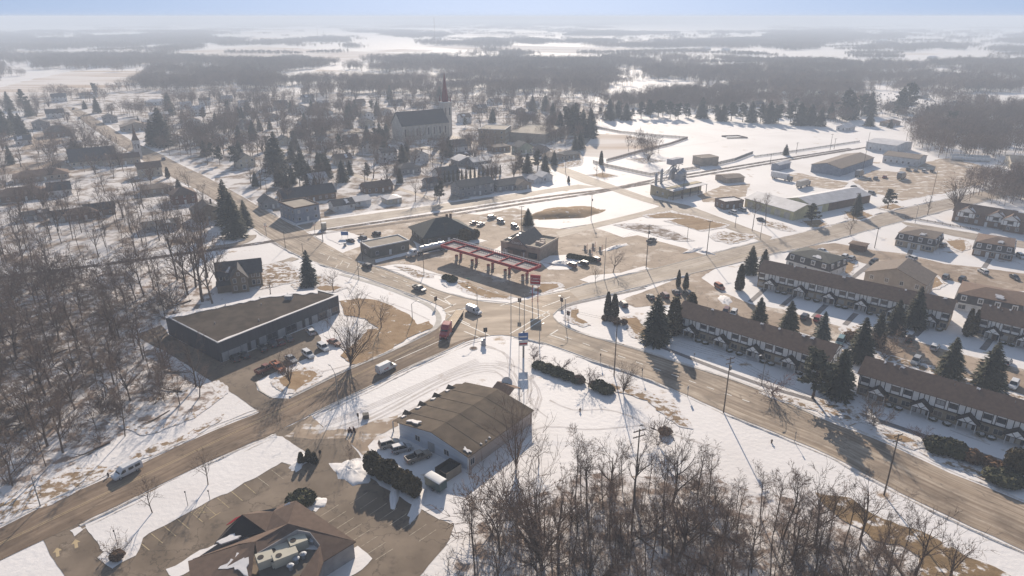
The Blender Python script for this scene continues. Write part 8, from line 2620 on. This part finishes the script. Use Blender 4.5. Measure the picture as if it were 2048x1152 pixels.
def far_pts(y0, y1, n, keep, xpad=120):
    out = []
    a, b = G(1024, y0).y, G(1024, y1).y
    while len(out) < n:
        # uniform over the ground between two distances
        Y = math.sqrt(RF.uniform(min(a, b) ** 2, max(a, b) ** 2))
        px = RF.uniform(-xpad, 2048 + xpad)
        py = P(0, Y)[1]
        if inside((px, py), [(100, 200), (175, 200), (330, 295), (470, 372), (440, 420), (240, 310)]): continue
        if any(inside((px, py), c) for c in CLEAR):
            if RF.random() > (.26 if py > 150 and py < 320 and inside((px, py), CLEAR[-1]) else .012): continue
        v = Vector((px, py, 0))
        fy = .22 if py < 66 else .085
        nz = noise.noise(Vector((px * .004, py * fy, 3.3))) + .5 * noise.noise(Vector((px * .013, py * fy * 2.2, 8.1))) + .35 * noise.noise(Vector((px * .05, py * fy * 4, 5.1)))
        if nz < keep and RF.random() > .04: continue
        g = G(px, py)
        out.append((g.x, g.y))
    return out
for i, src in enumerate(CL_FAR):
    gn_scatter('distant_woodland', far_pts(38, 66, 2600, .06), src, 'hazy leafless woods along the far horizon', .8, 1.2)
for i, src in enumerate(CL_MID):
    gn_scatter('distant_woodland', far_pts(64, 135, 1700, .12), src, 'grey leafless woods between the snowy fields', .8, 1.2)
for i, src in enumerate(CL_NEAR):
    gn_scatter('leafless_woodland', far_pts(128, 320, 800, -.06), src, 'grey leafless woods behind the town', .8, 1.2)
# hedgerows and field-edge tree lines
HR = []
for k in range(46):
    x, y = RF.uniform(-100, 2100), RF.uniform(52, 128)
    n = RF.randint(12, 40); sl = RF.uniform(-.05, .05); st = RF.uniform(7, 11)
    for q in range(n):
        px, py = x + q * st * (60 / y), y + sl * q * 3 * (y / 100)
        if py > 45: g = G(px, py); HR.append((g.x, g.y))
gn_scatter('hedgerow', HR, clump(31, 20, 7, 60, 5, 11, .12, 2.2), 'thin tree lines dividing the far snowy fields', .7, 1.2)
for k in range(30):
    x, y = RF.uniform(-100, 1900), RF.uniform(58, 132); w = RF.uniform(60, 260); hh = y * .03
    patch('stubble_field', [(x, y), (x + w * .5, y - hh), (x + w, y - hh * .4), (x + w * .9, y + hh * .5), (x + w * .3, y + hh * .7)], M['field'], .02 + k * .0015, 4, 12)
# the wood behind the industrial yard
W4 = [(1830, 262), (1900, 235), (2100, 220), (2100, 300), (1960, 318), (1880, 312), (1840, 295)]
gn_scatter('leafless_woodland', scatter(W4, 90, RF, 7), CL_NEAR[0], 'brown leafless wood behind the stacked white bales', .8, 1.2)
W5 = [(1945, 395), (1990, 360), (2100, 350), (2100, 400), (1960, 412)]
gn_scatter('leafless_woodland', scatter(W5, 22, RF, 6), CL_NEAR[1], 'brown leafless thicket beside the cross road', .6, .9)
# ------------------------------------------------------------------ haze
hm = bpy.data.materials.new('winter_haze')
hm.use_nodes = True
ht = hm.node_tree
for n in list(ht.nodes):
    if n.type != 'OUTPUT_MATERIAL': ht.nodes.remove(n)
pv = ht.nodes.new('ShaderNodeVolumePrincipled')
pv.inputs['Color'].default_value = (.57, .655, .77, 1)
pv.inputs['Density'].default_value = 0.00046
pv.inputs['Anisotropy'].default_value = 0.1
ht.links.new(pv.outputs[0], ht.nodes['Material Output'].inputs['Volume'])
hz = MB().box(-20000, 20000, -150, 26000, -1.0, 88.0).build('haze', hm)
tag(hz, 'thin pale winter haze over the whole town', 'haze', kind='stuff')
